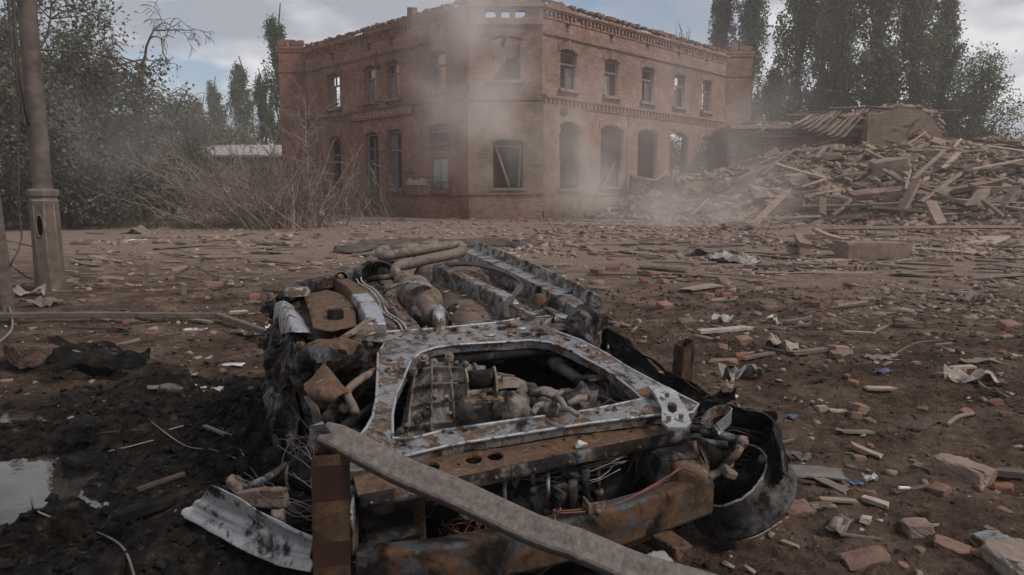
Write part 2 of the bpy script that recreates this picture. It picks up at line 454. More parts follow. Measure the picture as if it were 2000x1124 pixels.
m_dusty('wire_copper', [(.10, .03, .02), (.17, .05, .033), (.08, .03, .025)], 9, .6, .1, bump=.1)
m_dusty('tape_orange', [(.45, .05, .015), (.55, .07, .02), (.4, .05, .02)], 9, .6, .05, bump=.1)
m_dusty('sign_paint', [(.16, .035, .03), (.20, .05, .04), (.13, .045, .038)], 3, .85, .3)
m_dusty('sign_letter', [(.30, .25, .23), (.36, .30, .28), (.26, .21, .19)], 5, .85, .3)
m_burnt('steel_grey', (.28, .285, .295), .36, .29, 7, .75, .42, .30)
m_burnt('steel_rusty', (.20, .21, .22), .85, .12, 8, .5, .55, .2)
m_burnt('steel_pale', (.36, .37, .39), .18, .10, 8, .65, .42, .3, .35)
m_burnt('steel_dark', (.11, .112, .118), .32, .66, 7, .6, .48, .16)
m_burnt('steel_black', (.05, .05, .053), .22, .85, 8, .4, .5, .06)
m_burnt('floor_steel', (.14, .145, .15), .50, .35, 5, .4, .6, .7, .05)
m_burnt('beam_rust', (.07, .075, .085), .52, .45, 4, .4, .5, .05, 0, .8)
m_burnt('post_rust', (.04, .022, .018), 1.0, .25, 7, .3, .6, .02, 0, .55)
m_burnt('cast_alloy', (.185, .165, .152), .0, .36, 9, .3, .5, .5, .05)
m_burnt('rim_alloy', (.36, .34, .325), .05, .30, 6, .3, .5, .1, .45)
m_burnt('rim_black', (.05, .05, .053), .05, .4, 9, .5, .40, .4)
m_burnt('exhaust', (.21, .175, .148), .25, .26, 6, .3, .55, .8)
m_burnt('arm_brown', (.19, .14, .115), .25, .1, 14, .2, .6, .5)
m_burnt('bolt_brass', (.22, .18, .135), .4, .2, 20, .5, .5, .3)
def m_leaf(name, c0, c1, c2, tr=.25):
    t = NT(name); i = t.island()
    c = t.ramp(i, [(0, c0), (.5, c1), (1, c2)])
    b = t.n('ShaderNodeBsdfDiffuse'); b2 = t.n('ShaderNodeBsdfTranslucent'); mx = t.n('ShaderNodeMixShader')
    t.l(c, b.inputs[0]); t.l(c, b2.inputs[0]); mx.inputs[0].default_value = tr
    t.l(b.outputs[0], mx.inputs[1]); t.l(b2.outputs[0], mx.inputs[2]); t.l(mx.outputs[0], t.out.inputs['Surface'])
    MAT[name] = t.m
m_leaf('leaf_poplar', (.068, .088, .056), (.125, .15, .094), (.19, .205, .138), .45)
m_leaf('leaf_bright', (.032, .062, .020), (.055, .10, .032), (.085, .135, .05))
m_leaf('leaf_dusty', (.068, .072, .057), (.115, .115, .092), (.165, .158, .13), .3)
m_leaf('grass_dry', (.065, .058, .034), (.10, .085, .055), (.15, .12, .085), .2)

# bare earth: dirt with damp, trampled, scorched patches (scorch has its own outline round the wreck)
def m_ground():
    t = NT('earth'); co = t.coord()
    n1 = t.noise(.35, 6, .6); n2 = t.noise(2.2, 7, .65, off=(3, 1, 0)); n3 = t.noise(16, 6, .7, off=(7, 5, 0)); n4 = t.noise(70, 4, .7)
    base = t.ramp(n2, [(.28, (.034, .021, .015)), (.46, (.084, .055, .040)), (.6, (.14, .095, .072)), (.8, (.22, .16, .128))])
    base = t.mix(1.0, base, t.ramp(n3, [(.30, .38), (.5, 1.0), (.72, 1.5)]), 'MULTIPLY')
    base = t.mix(1.0, base, t.ramp(n1, [(.3, .62), (.7, 1.2)]), 'MULTIPLY')
    au = t.n('ShaderNodeAttribute', attribute_name='dust'); au.attribute_type = 'GEOMETRY'
    duf = t.ramp(t.math('ADD', au.outputs['Fac'], t.math('MULTIPLY', t.math('SUBTRACT', n2, .5), .9)), [(.25, 0.0), (.8, .85)])
    base = t.mix(duf, base, t.ramp(n3, [(.3, (.135, .094, .075)), (.5, (.225, .163, .135)), (.7, (.29, .22, .185))]))
    pale = t.ramp(t.noise(38, 3, .6, off=(2, 6, 0)), [(.66, 0.0), (.73, .55)])
    base = t.mix(pale, base, (.30, .24, .21))
    at = t.n('ShaderNodeAttribute', attribute_name='scorch'); at.attribute_type = 'GEOMETRY'
    sf = t.math('ADD', at.outputs['Fac'], t.math('ADD', t.math('MULTIPLY', t.math('SUBTRACT', n2, .5), 1.7), t.math('MULTIPLY', t.math('SUBTRACT', n3, .5), 1.0)))
    sf = t.ramp(sf, [(.38, 0.0), (.62, .97)])
    sootc = t.ramp(n3, [(.34, (.004, .004, .004)), (.50, (.012, .0108, .010)), (.60, (.034, .027, .023)), (.70, (.085, .075, .068)), (.8, (.17, .155, .148))])
    base = t.mix(sf, base, sootc)
    ad = t.n('ShaderNodeAttribute', attribute_name='damp'); ad.attribute_type = 'GEOMETRY'
    df = t.ramp(t.math('ADD', ad.outputs['Fac'], t.math('MULTIPLY', t.math('SUBTRACT', n2, .5), .7)), [(.3, 0.0), (.7, 1.0)])
    base = t.mix(df, base, t.mix(1.0, base, (.52, .5, .5), 'MULTIPLY'))
    rg = t.math('SUBTRACT', .95, t.math('MULTIPLY', df, .6))
    h = t.math('ADD', t.math('ADD', t.math('MULTIPLY', n3, .9), t.math('MULTIPLY', n4, .35)), n2)
    MAT['earth'] = t.pbr(base, rg, 0, t.bump(h, 1.0, .05), .10)
m_ground()
t = NT('puddle'); pn = t.noise(5, 8, .7, dist=.5); MAT['puddle'] = t.pbr(t.ramp(pn, [(.42, (.010, .009, .008)), (.55, (.035, .029, .025)), (.68, (.07, .058, .05))]), t.ramp(pn, [(.52, .02), (.68, .12), (.8, .4)]), 0, t.bump(t.noise(9, 4, .6), .12, .01), .5)
t = NT('glass'); MAT['glass'] = t.pbr(t.ramp(t.noise(3, 4), [(.3, (.03, .032, .033)), (.7, (.11, .11, .108))]), .25, 0, None, .5)
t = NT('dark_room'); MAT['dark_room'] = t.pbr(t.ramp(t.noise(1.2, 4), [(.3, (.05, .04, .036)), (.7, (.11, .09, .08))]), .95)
# ------------------------------------------------------------------ ground
SCORCH = [(-1.7, 2.85, 2.0, 1.8, .97), (-.5, 2.3, 1.1, 1.2, 1.1), (.5, 1.75, .75, .6, .75), (-3.0, 4.75, .6, .35, .85), (-.9, 3.9, .8, .8, .8), (.45, 2.9, .55, .6, .6)]
DIPS = [(-2.25, 2.72, .62, .52, .13), (-2.95, 3.75, .42, .20, .11), (-1.50, 2.38, .16, .10, .07), (-1.75, 1.75, .4, .22, .06)]
HEAPS = [(-2.95, 4.75, .55, .28, .16), (-2.2, 4.3, .30, .2, .10), (-1.55, 2.9, .35, .25, .09), (-1.0, 3.3, .5, .35, .10), (-1.9, 3.35, .3, .2, .09), (-1.2, 2.5, .25, .2, .07), (-1.75, 2.5, .18, .2, .09),
         (.95, 3.6, .5, .4, .04), (2.4, 4.6, .8, .5, .06), (2.9, 3.0, .6, .4, .05)]
def blob(x, y, cx, cy, rx, ry): return np.clip(1 - ((x - cx) / rx) ** 2 - ((y - cy) / ry) ** 2, 0, 1)
def scorch_at(x, y):
    s = 0 * x
    for cx, cy, rx, ry, a in SCORCH: s = np.maximum(s, a * np.sqrt(blob(x, y, cx, cy, rx, ry)))
    return s
def gh(x, y):
    x = np.asarray(x, float); y = np.asarray(y, float)
    d = np.hypot(x, y)
    near = np.clip(1.4 - d / 9, 0, 1)
    z = .07 * fbm(x * .25 + 3, y * .25, 3) + .05 * fbm(x * 1.1, y * 1.1 + 5, 4)
    z = z + near * (.030 * fbm(x * 5.5, y * 5.5, 4, gain=.6) + .030 * np.abs(fbm(x * 19, y * 19, 3, gain=.6)))
    s = scorch_at(x, y)
    z = z + near * s * (.07 * fbm(x * 3.1 + 9, y * 4.2, 4, gain=.62) + .055 * np.abs(fbm(x * 15 + 2, y * 15, 4, gain=.65)))
    for cx, cy, rx, ry, h in HEAPS: z = z + h * blob(x, y, cx, cy, rx, ry) * (1 + .8 * fbm(x * 6, y * 6, 3))
    for cx, cy, rx, ry, h in DIPS: z = z - h * np.clip(1.6 * blob(x, y, cx, cy, rx, ry), 0, 1)
    return z
_fx = [-60, 1.0, 3.0, 5.0, 9.0, 17.0, 35.0, 80]; _fy = [80, 60, 36.2, 33.6, 28.8, 24.5, 20.5, 20]
def mound(x, y):
    x = np.asarray(x, float); y = np.asarray(y, float)
    d = (y - np.interp(x, _fx, _fy)) * .8 + 1.4 * fbm(x * .22, y * .22, 3)
    cap = np.interp(x, [2, 6, 10, 14, 20, 27, 40], [1.0, 2.1, 2.9, 3.8, 4.4, 4.5, 4.2])
    h = cap * (1 - np.exp(-np.clip(d, 0, 40) / 7.5)) * sstep(0, 2.0, d)
    h = h + sstep(0, 3, d) * (.75 * fbm(x * .35 + 4, y * .35, 4) + .25 * fbm(x * 1.6, y * 1.6, 3))
    h = h * (1 - sstep(44, 50, y)); h = np.minimum(h, 1.35 + .8 * np.clip((x - y + 33.7) * .7071, 0, 50))
    return np.where(d > 0, h + .02, -.3)
def hgt(x, y): return np.maximum(gh(x, y), mound(x, y))
def T(px, py, lift=0.0, y0=1.2, y1=90):
    """where the line of sight through a pixel meets the ground or the rubble"""
    d = ray(px, py); ts = np.concatenate([np.arange(1.0, 12, .01), np.arange(12, 95, .05)])
    P = CAM[None] + ts[:, None] * d[None]
    hit = np.nonzero(P[:, 2] <= hgt(P[:, 0], P[:, 1]) + lift)[0]
    i = hit[0] if len(hit) else len(ts) - 1
    return Vector(P[i])
def axis_pts(segs):
    out = []
    for a, b, s in segs: out += list(np.linspace(a, b, max(2, int(round((b - a) / s))), endpoint=False))
    out.append(segs[-1][1]); return np.array(out)
gx = axis_pts([(-900, -120, 130), (-120, -30, 6), (-30, -8, .5), (-8, -3.2, .09), (-3.2, 3.2, .022), (3.2, 8, .09), (8, 30, .5), (30, 120, 6), (120, 900, 130)])
gy = axis_pts([(-60, -4, 7), (-4, 1.0, .25), (1.0, 4.6, .022), (4.6, 9, .055), (9, 16, .14), (16, 50, .6), (50, 120, 5), (120, 1500, 160)])
X, Y = np.meshgrid(gx, gy); Zg = gh(X, Y)
nx, ny = len(gx), len(gy)
idx = np.arange(nx * ny).reshape(ny, nx)
F4 = np.stack([idx[:-1, :-1], idx[:-1, 1:], idx[1:, 1:], idx[1:, :-1]], -1).reshape(-1, 4)
me = np_mesh('ground', np.stack([X, Y, Zg], -1).reshape(-1, 3), F4)
me.polygons.foreach_set('use_smooth', [True] * len(F4))
for nm, arr in (('scorch', scorch_at(X, Y)), ('damp', np.maximum(.75 * np.clip(1 - np.hypot((X + 2.2) / 1.6, (Y - 2.1) / 1.5), 0, 1) * 1.6, .55 * np.clip(1.15 - np.hypot(X, Y) / 7, 0, 1))), ('dust', sstep(2.5, 17, Y + .3 * X))):
    a = me.attributes.new(nm, 'FLOAT', 'POINT'); a.data.foreach_set('value', arr.astype(np.float32).ravel())
struct(link('ground', me, MAT['earth']))
for cx, cy, rx, ry, h in DIPS:
    pts = [(cx + 1.15 * rx * math.cos(a), cy + 1.15 * ry * math.sin(a), 0) for a in [i * math.pi / 12 for i in range(24)]]
    lvl = float(gh(cx, cy)) + h * .62
    b = MB(); b.add([(p[0], p[1], lvl) for p in pts], [tuple(range(24))])
    struct(b.obj('puddle', MAT['puddle']))
# the big heap of rubble on the right
mx = axis_pts([(1, 40, .3)]); my = axis_pts([(19, 51, .3)])
X, Y = np.meshgrid(mx, my); Zm = mound(X, Y) - .05
idx = np.arange(X.size).reshape(X.shape)
F4 = np.stack([idx[:-1, :-1], idx[:-1, 1:], idx[1:, 1:], idx[1:, :-1]], -1).reshape(-1, 4)
Zf = Zm.ravel(); keep = (Zf[F4] > -.25).any(1)
mo = link('rubble_mound', np_mesh('rubble_mound', np.stack([X.ravel(), Y.ravel(), Zf], -1), F4[keep]), MAT['rubble_far'], kind='stuff')
tag(mo, 'heap of brick and plaster rubble in front of the collapsed annex', 'rubble')
# ------------------------------------------------------------------ ruined brick building
S2 = math.sqrt(.5)
PA = Vector((-2.07, 35.16, 0)); PC = Vector((1.46, 35.16, 0)); TOP = 10.26
rng = random.Random(11)
bld = empty('brick_building', (-.3, 36.5, 0))
tag(bld, 'two-storey ruined red brick building with chamfered corner and no roof', 'building')
class Side:
    def __init__(s, o, ang, out): s.o = o; s.ang = ang; s.out = out   # local X along wall, out = sign of the outward local Y
    def put(s, b, name, mat, parent=bld, **k):
        root = parent
        o = b if isinstance(b, bpy.types.Mesh) else b.mesh(name)
        ob = link(name, o, mat, None, **k)
        ob.parent = parent
        if parent is bld:
            ob.location = s.o - bld.location; ob.rotation_euler = (0, 0, s.ang)
        return ob
SL = Side(PA, R(135), 1); SR = Side(PC, R(45), -1); SM = Side(PA, 0.0, -1)
def arch(s0, s1, z0, z1, rise, n=7):
    zs = z1 - rise
    top = [(s1 + (s0 - s1) * i / n, zs + rise * (1 - (2 * i / n - 1) ** 2)) for i in range(n + 1)]
    return [(s0, z0), (s1, z0)] + top
def ragged(s0, s1, z0, z1, rise, amt=.12, seed=0):
    r = random.Random(seed); L = arch(s0, s1, z0, z1, rise, 9); out = []
    for i, p in enumerate(L):
        q = L[(i + 1) % len(L)]; n = max(1, int(math.hypot(q[0] - p[0], q[1] - p[1]) / .25))
        for k in range(n):
            t = k / n; out.append((p[0] + (q[0] - p[0]) * t + r.choice([0, 0, amt, -amt * .4]) * (1 if i else 0), p[1] + (q[1] - p[1]) * t))
    return out
def roofline(s0, s1, z, amp, seed, step=.27):
    r = random.Random(seed); out = []; n = int((s1 - s0) / step); h = 0
    for i in range(n + 1):
        s = s1 + (s0 - s1) * i / n
        h = max(-amp, min(amp, h + r.choice([-.085, 0, 0, .085])))
        out.append((s, z + h)); 
        if i < n: out.append((s + (s0 - s1) / n, z + h))
    return out
TH = .55
def wall(side, s0, s1, holes, mat, z1=TOP, amp=.13, seed=1, z0=-.3, off=0.0, name='wall', top=None):
    outline = [(s0, z0), (s1, z0)] + (top or roofline(s0, s1, z1, amp, seed))
    me = flat_shape([outline] + holes, TH)
    sg = side.out
    map_mesh(me, lambda x, y, z: Vector((x, -sg * (TH / 2) + z - sg * off, y)))
    return side.put(me, name, MAT[mat])
LU = [(11.5, 12.93), (7.76, 8.97), (5.57, 6.79), (1.71, 2.94)]
RU = [(1.3, 2.55), (4.83, 6.08), (8.23, 9.44), (11.55, 12.73), (14.72, 15.84)]
LV = [(11.94, 12.47), (8.15, 8.65), (6.03, 6.49), (2.1, 2.5)]
RV = [(1.64, 2.08), (5.2, 5.6), (8.53, 8.91), (11.81, 12.18), (14.96, 15.35)]
LL = [(11.59, 12.88, 1.44, 4.70), (7.66, 9.0, .30, 4.70), (5.5, 6.93, 1.47, 4.73), (1.6, 3.04, 3.77, 4.74), (1.61, 3.01, 1.40, 3.08)]
RL = [(1.25, 2.75, 1.5, 4.84), (4.6, 6.62, 1.62, 4.88), (7.97, 9.99, 1.3, 4.9), (11.24, 13.31, .9, 4.9), (14.57, 16.48, 1.3, 4.9)]
SIGN_Z = 5.96
def vent(s0, s1): m = (s0 + s1) / 2; return [(m - .13, 9.14), (m + .13, 9.14), (m + .13, 9.36), (m + .2, 9.36), (m + .2, 9.56), (m - .2, 9.56), (m - .2, 9.36), (m - .13, 9.36)]
holesL = [arch(a, b, 6.34, 8.36, .17) for a, b in LU] + [vent(*v) for v in LV] + [arch(a, b, c, d, .16 if d > 4 else .05) for a, b, c, d in LL]
holesR = [arch(a, b, 6.38, 8.33, .17) for a, b in RU] + [vent(*v) for v in RV] + [arch(a, b, c, d, .26) if i not in (0, 3) else ragged(a, b, c, d, .22, .13, i) for i, (a, b, c, d) in enumerate(RL)]
holesC = [[(.80, 9.53), (1.29, 9.53), (1.29, 9.78), (1.24, 9.9), (.84, 9.9), (.80, 9.8)], [(1.55, 9.53), (1.95, 9.53), (1.95, 9.9), (1.55, 9.9)],
          [(2.22, 9.53), (2.6, 9.53), (2.6, 9.62), (2.7, 9.62), (2.7, 9.9), (2.22, 9.9)], arch(1.08, 2.48, 6.64, 8.70, .13), arch(1.15, 2.59, 1.52, 3.84, .13)]
wall(SL, .0, 15.5, holesL, 'brick_red', seed=3)
wall(SR, .0, 17.75, holesR, 'brick_dusty', seed=5)
wall(SM, .0, 3.53, holesC, 'brick_dusty', z1=10.45, amp=.08, seed=7, off=.0)
# the paler ground storey skin of the corner
me = flat_shape([[(-.06, .42), (3.59, .42), (3.59, 5.66), (-.06, 5.66)], arch(1.11, 2.63, 1.5, 3.88, .13)], .09)
map_mesh(me, lambda x, y, z: Vector((x, -.048 + z, y))); SM.put(me, 'pale_brick_facing', MAT['brick_pale'])
me = flat_shape([[(.02, .42), (3.9, .42), (3.9, 1.2), (3.7, 1.2), (3.7, 2.8), (3.45, 2.8), (3.45, 4.1), (3.1, 4.1), (3.1, 5.0), (2.9, 5.0), (2.9, 5.55), (.02, 5.55)], ragged(1.22, 2.78, 1.47, 4.87, .22, .1, 4)], .05)
map_mesh(me, lambda x, y, z: Vector((x, -.03 + z, y))); SR.put(me, 'pale_brick_facing', MAT['brick_pale'])
# end piers, facing the street, with broken brick stacks on top
def pier(o, w, seed, matn, stack):
    sd = Side(o, 0.0, -1)
    b = MB(); b.box((w / 2, .6, 5.05), (w, 1.2, 10.3)); b.box((w / 2, .57, 10.28), (w + .24, 1.3, .16)); b.box((w / 2, .57, 10.12), (w + .12, 1.24, .16))
    b.box((w / 2, .58, 8.86), (w + .10, 1.25, .16)); b.box((w / 2, .58, 5.8), (w + .08, 1.24, .24)); b.box((w / 2, .58, .6), (w + .1, 1.26, 1.2))
    sd.put(b, 'end_pier', MAT[matn])
    r = random.Random(seed)
    for k in range(stack):
        bb = MB(); vs, fs = chunk(r, r.uniform(.25, .5), r.uniform(.25, .5), r.uniform(.2, .45), boxy=.8); 
        x = r.uniform(.15, w - .15)
        bb.add([(v.x + x, v.y + r.uniform(.3, .31), v.z + 10.55 + r.uniform(0, .1)) for v in vs], fs); sd.put(bb, 'broken_masonry', MAT['brick_piece'])
    for k in range(3):
        bb = MB(); bb.box((w * (.35 + .2 * k), .4, 10.36 + .15), (.26, .5, .35 + .25 * (k % 2)), rot=(0, r.uniform(-.1, .1), 0), jit=.05, rnd=r); sd.put(bb, 'broken_masonry', MAT['brick_piece'])
eL = PA + Vector((-S2, S2, 0)) * 15.5; eR = PC + Vector((S2, S2, 0)) * 17.75
pier(eL + Vector((-1.62, -.1, 0)), 1.68, 3, 'brick_red', 4); pier(eR + Vector((-.05, -.1, 0)), 1.65, 4, 'brick_dusty', 6)
# continuous trim on each facade: cornice shelves, dentils, string course, plinth ledge
def trim(side, s0, s1, mat, strx, plinth, skip=()):
    sg = side.out
    def bar(b, a, c, z0, z1, o): b.box(((a + c) / 2, sg * (o / 2 - .02), (z0 + z1) / 2), (c - a, o + .04, z1 - z0))
    b = MB(); bar(b, s0, s1, 9.98, 10.08, .20); bar(b, s0, s1, 9.90, 9.98, .14); bar(b, s0, s1, 9.56, 9.62, .05); side.put(b, 'cornice', MAT[mat])
    b = MB(); s = s0 + .1; r = random.Random(int(s1))
    while s < s1 - .1:
        if r.random() > .05: bar(b, s, s + .13, 9.64 + (.06 if int(s / .3) % 2 else 0), 9.90, .10)
        s += .30
    side.put(b, 'dentil_course', MAT[mat], kind='stuff')
    b = MB(); bar(b, s0, s1, 8.80, 8.90, .10); bar(b, s0, s1, 8.74, 8.80, .05); side.put(b, 'cornice_band', MAT[mat])
    for a, c in strx:
        b = MB(); bar(b, a, c, 5.86, 5.98, .16); bar(b, a, c, 5.52, 5.58, .07); side.put(b, 'string_course', MAT[mat])
        b = MB(); s = a + .05
        while s < c - .15: bar(b, s, s + .15, 5.58, 5.86, .10); s += .32
        side.put(b, 'string_course_dentils', MAT[mat], kind='stuff')
    for a, c in plinth:
        b = MB(); bar(b, a, c, 1.14, 1.24, .08); bar(b, a, c, -.3, .42, .12); side.put(b, 'plinth', MAT[mat])
trim(SL, 0, 15.4, 'brick_red', [(0, 4.35), (10.3, 15.4)], [(0, 7.4), (9.3, 15.4)])
trim(SR, .05, 17.7, 'brick_dusty', [(.05, 17.7)], [(.05, 7.6)])
for z0, z1, o, nm in ((9.2, 9.29, .10, 'cornice_band'), (10.0, 10.12, .18, 'cornice'), (5.70, 5.98, .14, 'string_course'), (1.19, 1.27, .16, 'plinth_ledge'), (-.3, .42, .20, 'plinth')):
    b = MB(); b.box((1.765, -(o / 2 - .02), (z0 + z1) / 2), (3.6, o + .04, z1 - z0)); SM.put(b, nm, MAT['brick_dusty'])
# flat arches of brick over the openings, each opening its own window
def lintel(b, side, s0, s1, z1, rise, o=.045, hgt_=.36, ext=.16):
    sg = side.out; n = 9; zs = z1 - rise
    for i in range(n):
        a0 = s0 - ext + (s1 - s0 + 2 * ext) * i / n; a1 = s0 - ext + (s1 - s0 + 2 * ext) * (i + 1) / n - .015
        m = ((a0 + a1) / 2 - (s0 + s1) / 2) / ((s1 - s0) / 2); c = zs + rise * max(0, 1 - m * m)
        b.box(((a0 + a1) / 2, sg * (o / 2 - .02), c + hgt_ / 2 + .015), (a1 - a0, o + .04 + (.02 if i == n // 2 else 0), hgt_ + (.12 if i == n // 2 else 0)))
def window(side, s0, s1, z0, z1, rise, wallmat, frame=True, style=0, sill=True, lint=True, seed=0):
    sg = side.out; r = random.Random(seed)
    w = MB()
    if lint: lintel(w, side, s0, s1, z1, rise)
    else: w.box(((s0 + s1) / 2, sg * .01, z1 + .1), (s1 - s0, .06, .08))
    win = side.put(w, 'window', MAT[wallmat])
    def sub(b, name, mat):
        o = link(name, b.mesh(name), MAT[mat]); o.parent = win; return o
    if sill:
        b = MB(); b.box(((s0 + s1) / 2, sg * .07, z0 - .07), (s1 - s0 + .34, .24, .14)); b.box((s0 + .02, sg * .05, z0 - .2), (.13, .14, .12)); b.box((s1 - .02, sg * .05, z0 - .2), (.13, .14, .12)); sub(b, 'sill', wallmat)
    if frame:
        d = -sg * .24; fw = .075; b = MB()
        zt = z1 - rise * .4
        b.box((s0 + fw / 2, d, (z0 + zt) / 2 - .04), (fw, .09, zt - z0 - .1)); b.box((s1 - fw / 2, d, (z0 + zt) / 2 - .04), (fw, .09, zt - z0 - .1))
        b.box(((s0 + s1) / 2, d, zt - .1), (s1 - s0, .09, .1)); b.box(((s0 + s1) / 2, d, z0 + .04), (s1 - s0, .09, .08))
        zc = z0 + (zt - z0) * .66
        if style in (0, 1, 2): b.box(((s0 + s1) / 2, d + sg * .004, zc), (s1 - s0, .10, .09))
        if style in (0, 1): b.box(((s0 + s1) / 2 + (.0 if style == 0 else .12), d + sg * .002, (z0 + zc) / 2), (.08, .09, zc - z0))
        if style == 1: b.box(((s0 + s1) / 2, d + sg * .002, (zt + zc) / 2), (.06, .09, zt - zc))
        if style == 3:
            for k in range(1, 4): b.box(((s0 + s1) / 2, d + sg * .002, z0 + (zt - z0) * (.35 + .15 * k)), (s1 - s0, .07, .05))
            b.box(((s0 + s1) / 2, d + sg * .006, (z0 + zt) / 2 + .6), (.06, .08, (zt - z0) * .55))
        sub(b, 'frame', 'window_wood')
    return win, sub
# left wing, upper
for i, (a, c) in enumerate(LU):
    w, sub = window(SL, a, c, 6.34, 8.36, .17, 'brick_red', True, [1, 0, 0, 2][i], seed=i)
    if i in (0, 1, 2, 3):   # a dusty pane or a curtain rag left in one light
        b = MB(); b.box((a + (c - a) * (.75 if i else .8), -.25, 6.34 + .62), ((c - a) * .36, .012, 1.15)); sub(b, 'pane', 'window_wood' if i < 3 else 'glass')
# left wing, ground storey
for i, (a, c, d, e) in enumerate(LL):
    w, sub = window(SL, a, c, d, e, .16 if e > 4 else .05, 'brick_red', i != 4, [2, 3, 0, 2, 2][i], i != 1, e > 4, seed=20 + i)
    if i == 2:
        b = MB(); b.box((a + (c - a) * .72, -.27, 3.0), ((c - a) * .5, .02, 2.9)); sub(b, 'boarding', 'window_wood')
    if i == 3:
        b = MB(); b.box(((a + c) / 2, -.27, 4.2), (c - a, .01, .85)); sub(b, 'pane', 'glass')
    if i == 1:
        b = MB(); b.box((a + (c - a) * .75, -.28, 1.7), ((c - a) * .5, .05, 2.7)); b.box((a + (c - a) * .25, -.5, 1.7), (.6, .05, 2.7), rot=(0, 0, .7)); sub(b, 'door', 'plank_dark')
    if i == 4:
        for k in range(2):
            b = MB(); x = a + (c - a) * (.27 + .48 * k); b.box((x, -.16, 2.22), ((c - a) * .42, .05, 1.55)); 
            for q in range(3): b.box((x, -.125, 1.75 + .5 * q), ((c - a) * .3, .03, .36))
            sub(b, 'shutter', 'shutter_blue')
        b = MB()
        for k in range(7): b.tube([(a + .15 + k * .18, .05, 1.42), (a + .22 + k * .18, .1, 1.6), (a + .12 + k * .18, .05, 1.8)], .018, 5)
        b.tube([(a + .1, .06, 1.82), (c - .05, .06, 1.80)], .02, 5); sub(b, 'iron_grille', 'wire_black')
# corner
w, sub = window(SM, 1.08, 2.48, 6.64, 8.70, .13, 'brick_dusty', False, seed=40)
w, sub = window(SM, 1.15, 2.59, 1.52, 3.84, .13, 'brick_pale', False, seed=41)
for p in ([(1.22, .3, 3.72), (1.95, .34, 1.6)], [(2.5, .3, 3.7), (2.4, .3, 1.55)], [(1.2, .3, 3.55), (2.55, .3, 3.5)]):
    b = MB(); b.sweep(p, [(-.05, -.03), (.05, -.03), (.05, .03), (-.05, .03)], up=(0, 1, 0)); sub(b, 'broken_bar', 'plank_wood')
# right wing
for i, (a, c) in enumerate(RU):
    w, sub = window(SR, a, c, 6.38, 8.33, .17, 'brick_dusty', True, [2, 0, 0, 0, 1][i], seed=50 + i)
    if i < 5:
        b = MB(); b.box((a + (c - a) * (.3 if i % 2 else .7), .25, 6.9), ((c - a) * .4, .012, 1.1)); sub(b, 'pane', 'window_wood' if i % 2 else 'glass')
for i, (a, c, d, e) in enumerate(RL):
    w, sub = window(SR, a, c, d, e, .26, 'brick_pale' if i == 0 else 'brick_dusty', i == 4, 2, i < 2, i != 3, seed=60 + i)
    if i == 1:
        b = MB(); b.sweep([(6.4, .35, 3.0), (5.5, .6, 1.4)], [(-.04, -.03), (.04, -.03), (.04, .03), (-.04, .03)], up=(0, 1, 0)); sub(b, 'broken_bar', 'plank_wood')
        b = MB(); b.box((5.6, 1.8, 2.9), (.7, .2, 3.2)); sub(b, 'inner_pier', 'brick_red')
# sign band with its lettering, faded
b = MB(); b.box((7.32, .05, SIGN_Z - .30), (5.85, .06, .50)); sgn = SL.put(b, 'sign_band', MAT['sign_paint'])
b = MB()
for z in (SIGN_Z - .06, SIGN_Z - .54): b.box((7.32, .075, z), (5.95, .11, .05))
o = link('sign_moulding', b.mesh('sign_moulding'), MAT['brick_red']); o.parent = sgn
cu = bpy.data.curves.new('lettering', 'FONT'); cu.body = 'АКЦ.ОБЩ. ДЗЕВУЛЬСКIЙ и ЛАНГЕ'; cu.size = .40; cu.extrude = .006; cu.align_x = 'CENTER'
to = bpy.data.objects.new('lettering', cu); COL.objects.link(to)
me = bpy.data.meshes.new_from_object(to.evaluated_get(bpy.context.evaluated_depsgraph_get())); bpy.data.objects.remove(to)
xs = [v.co.x for v in me.vertices]; k = 5.5 / (max(xs) - min(xs)); xm = (max(xs) + min(xs)) / 2
map_mesh(me, lambda x, y, z: Vector((7.32 - (x - xm) * k, .088 + z, SIGN_Z - .43 + y * .92)))
o = link('lettering', me, MAT['sign_letter']); o.parent = sgn
# white glazed brick patch by the shutters
b = MB(); r = random.Random(5)
for row in range(4):
    for q in range(7):
        if row == 3 and q not in (1, 5): continue
        b.box((3.42 + .25 * q + (.12 if row % 2 else 0), .012, 1.74 + .09 * row), (.23, .03, .075))
SL.put(b, 'white_brick_patch', MAT['paper'])
# iron bracket, hanging strut on the facade
b = MB(); b.tube([(7.55, .05, 8.95), (7.45, .25, 8.75), (7.4, .28, 8.3), (7.4, .12, 8.1)], .035, 6); b.tube([(7.25, .28, 8.45), (7.55, .28, 8.5)], .03, 6); b.box((7.4, .15, 8.12), (.16, .16, .22)); SL.put(b, 'iron_bracket', MAT['wire_black'])
b = MB(); b.tube([(8.4, .2, 6.75), (9.0, .35, 6.1), (8.7, .15, 5.6)], .035, 5); SL.put(b, 'hanging_strut', MAT['plank_grey'])
# cracks in the right facade, dark strips laid on the brickwork standing in for the shade inside
for pts in ([(6.95, 5.5), (7.05, 5.1), (6.9, 4.6), (7.0, 4.0), (6.9, 3.2), (6.98, 2.4), (6.88, 1.6)], [(10.1, 4.5), (10.7, 4.4), (11.15, 4.55)], [(7.85, 4.45), (7.6, 4.62), (7.9, 4.75)]):
    b = MB(); b.sweep([(p[0], -.003, p[1]) for p in pts], [(-.035, -.012), (.035, -.012), (.035, .012), (-.035, .012)], up=(0, 1, 0)); SR.put(b, 'crack_shade', MAT['dark_room'])
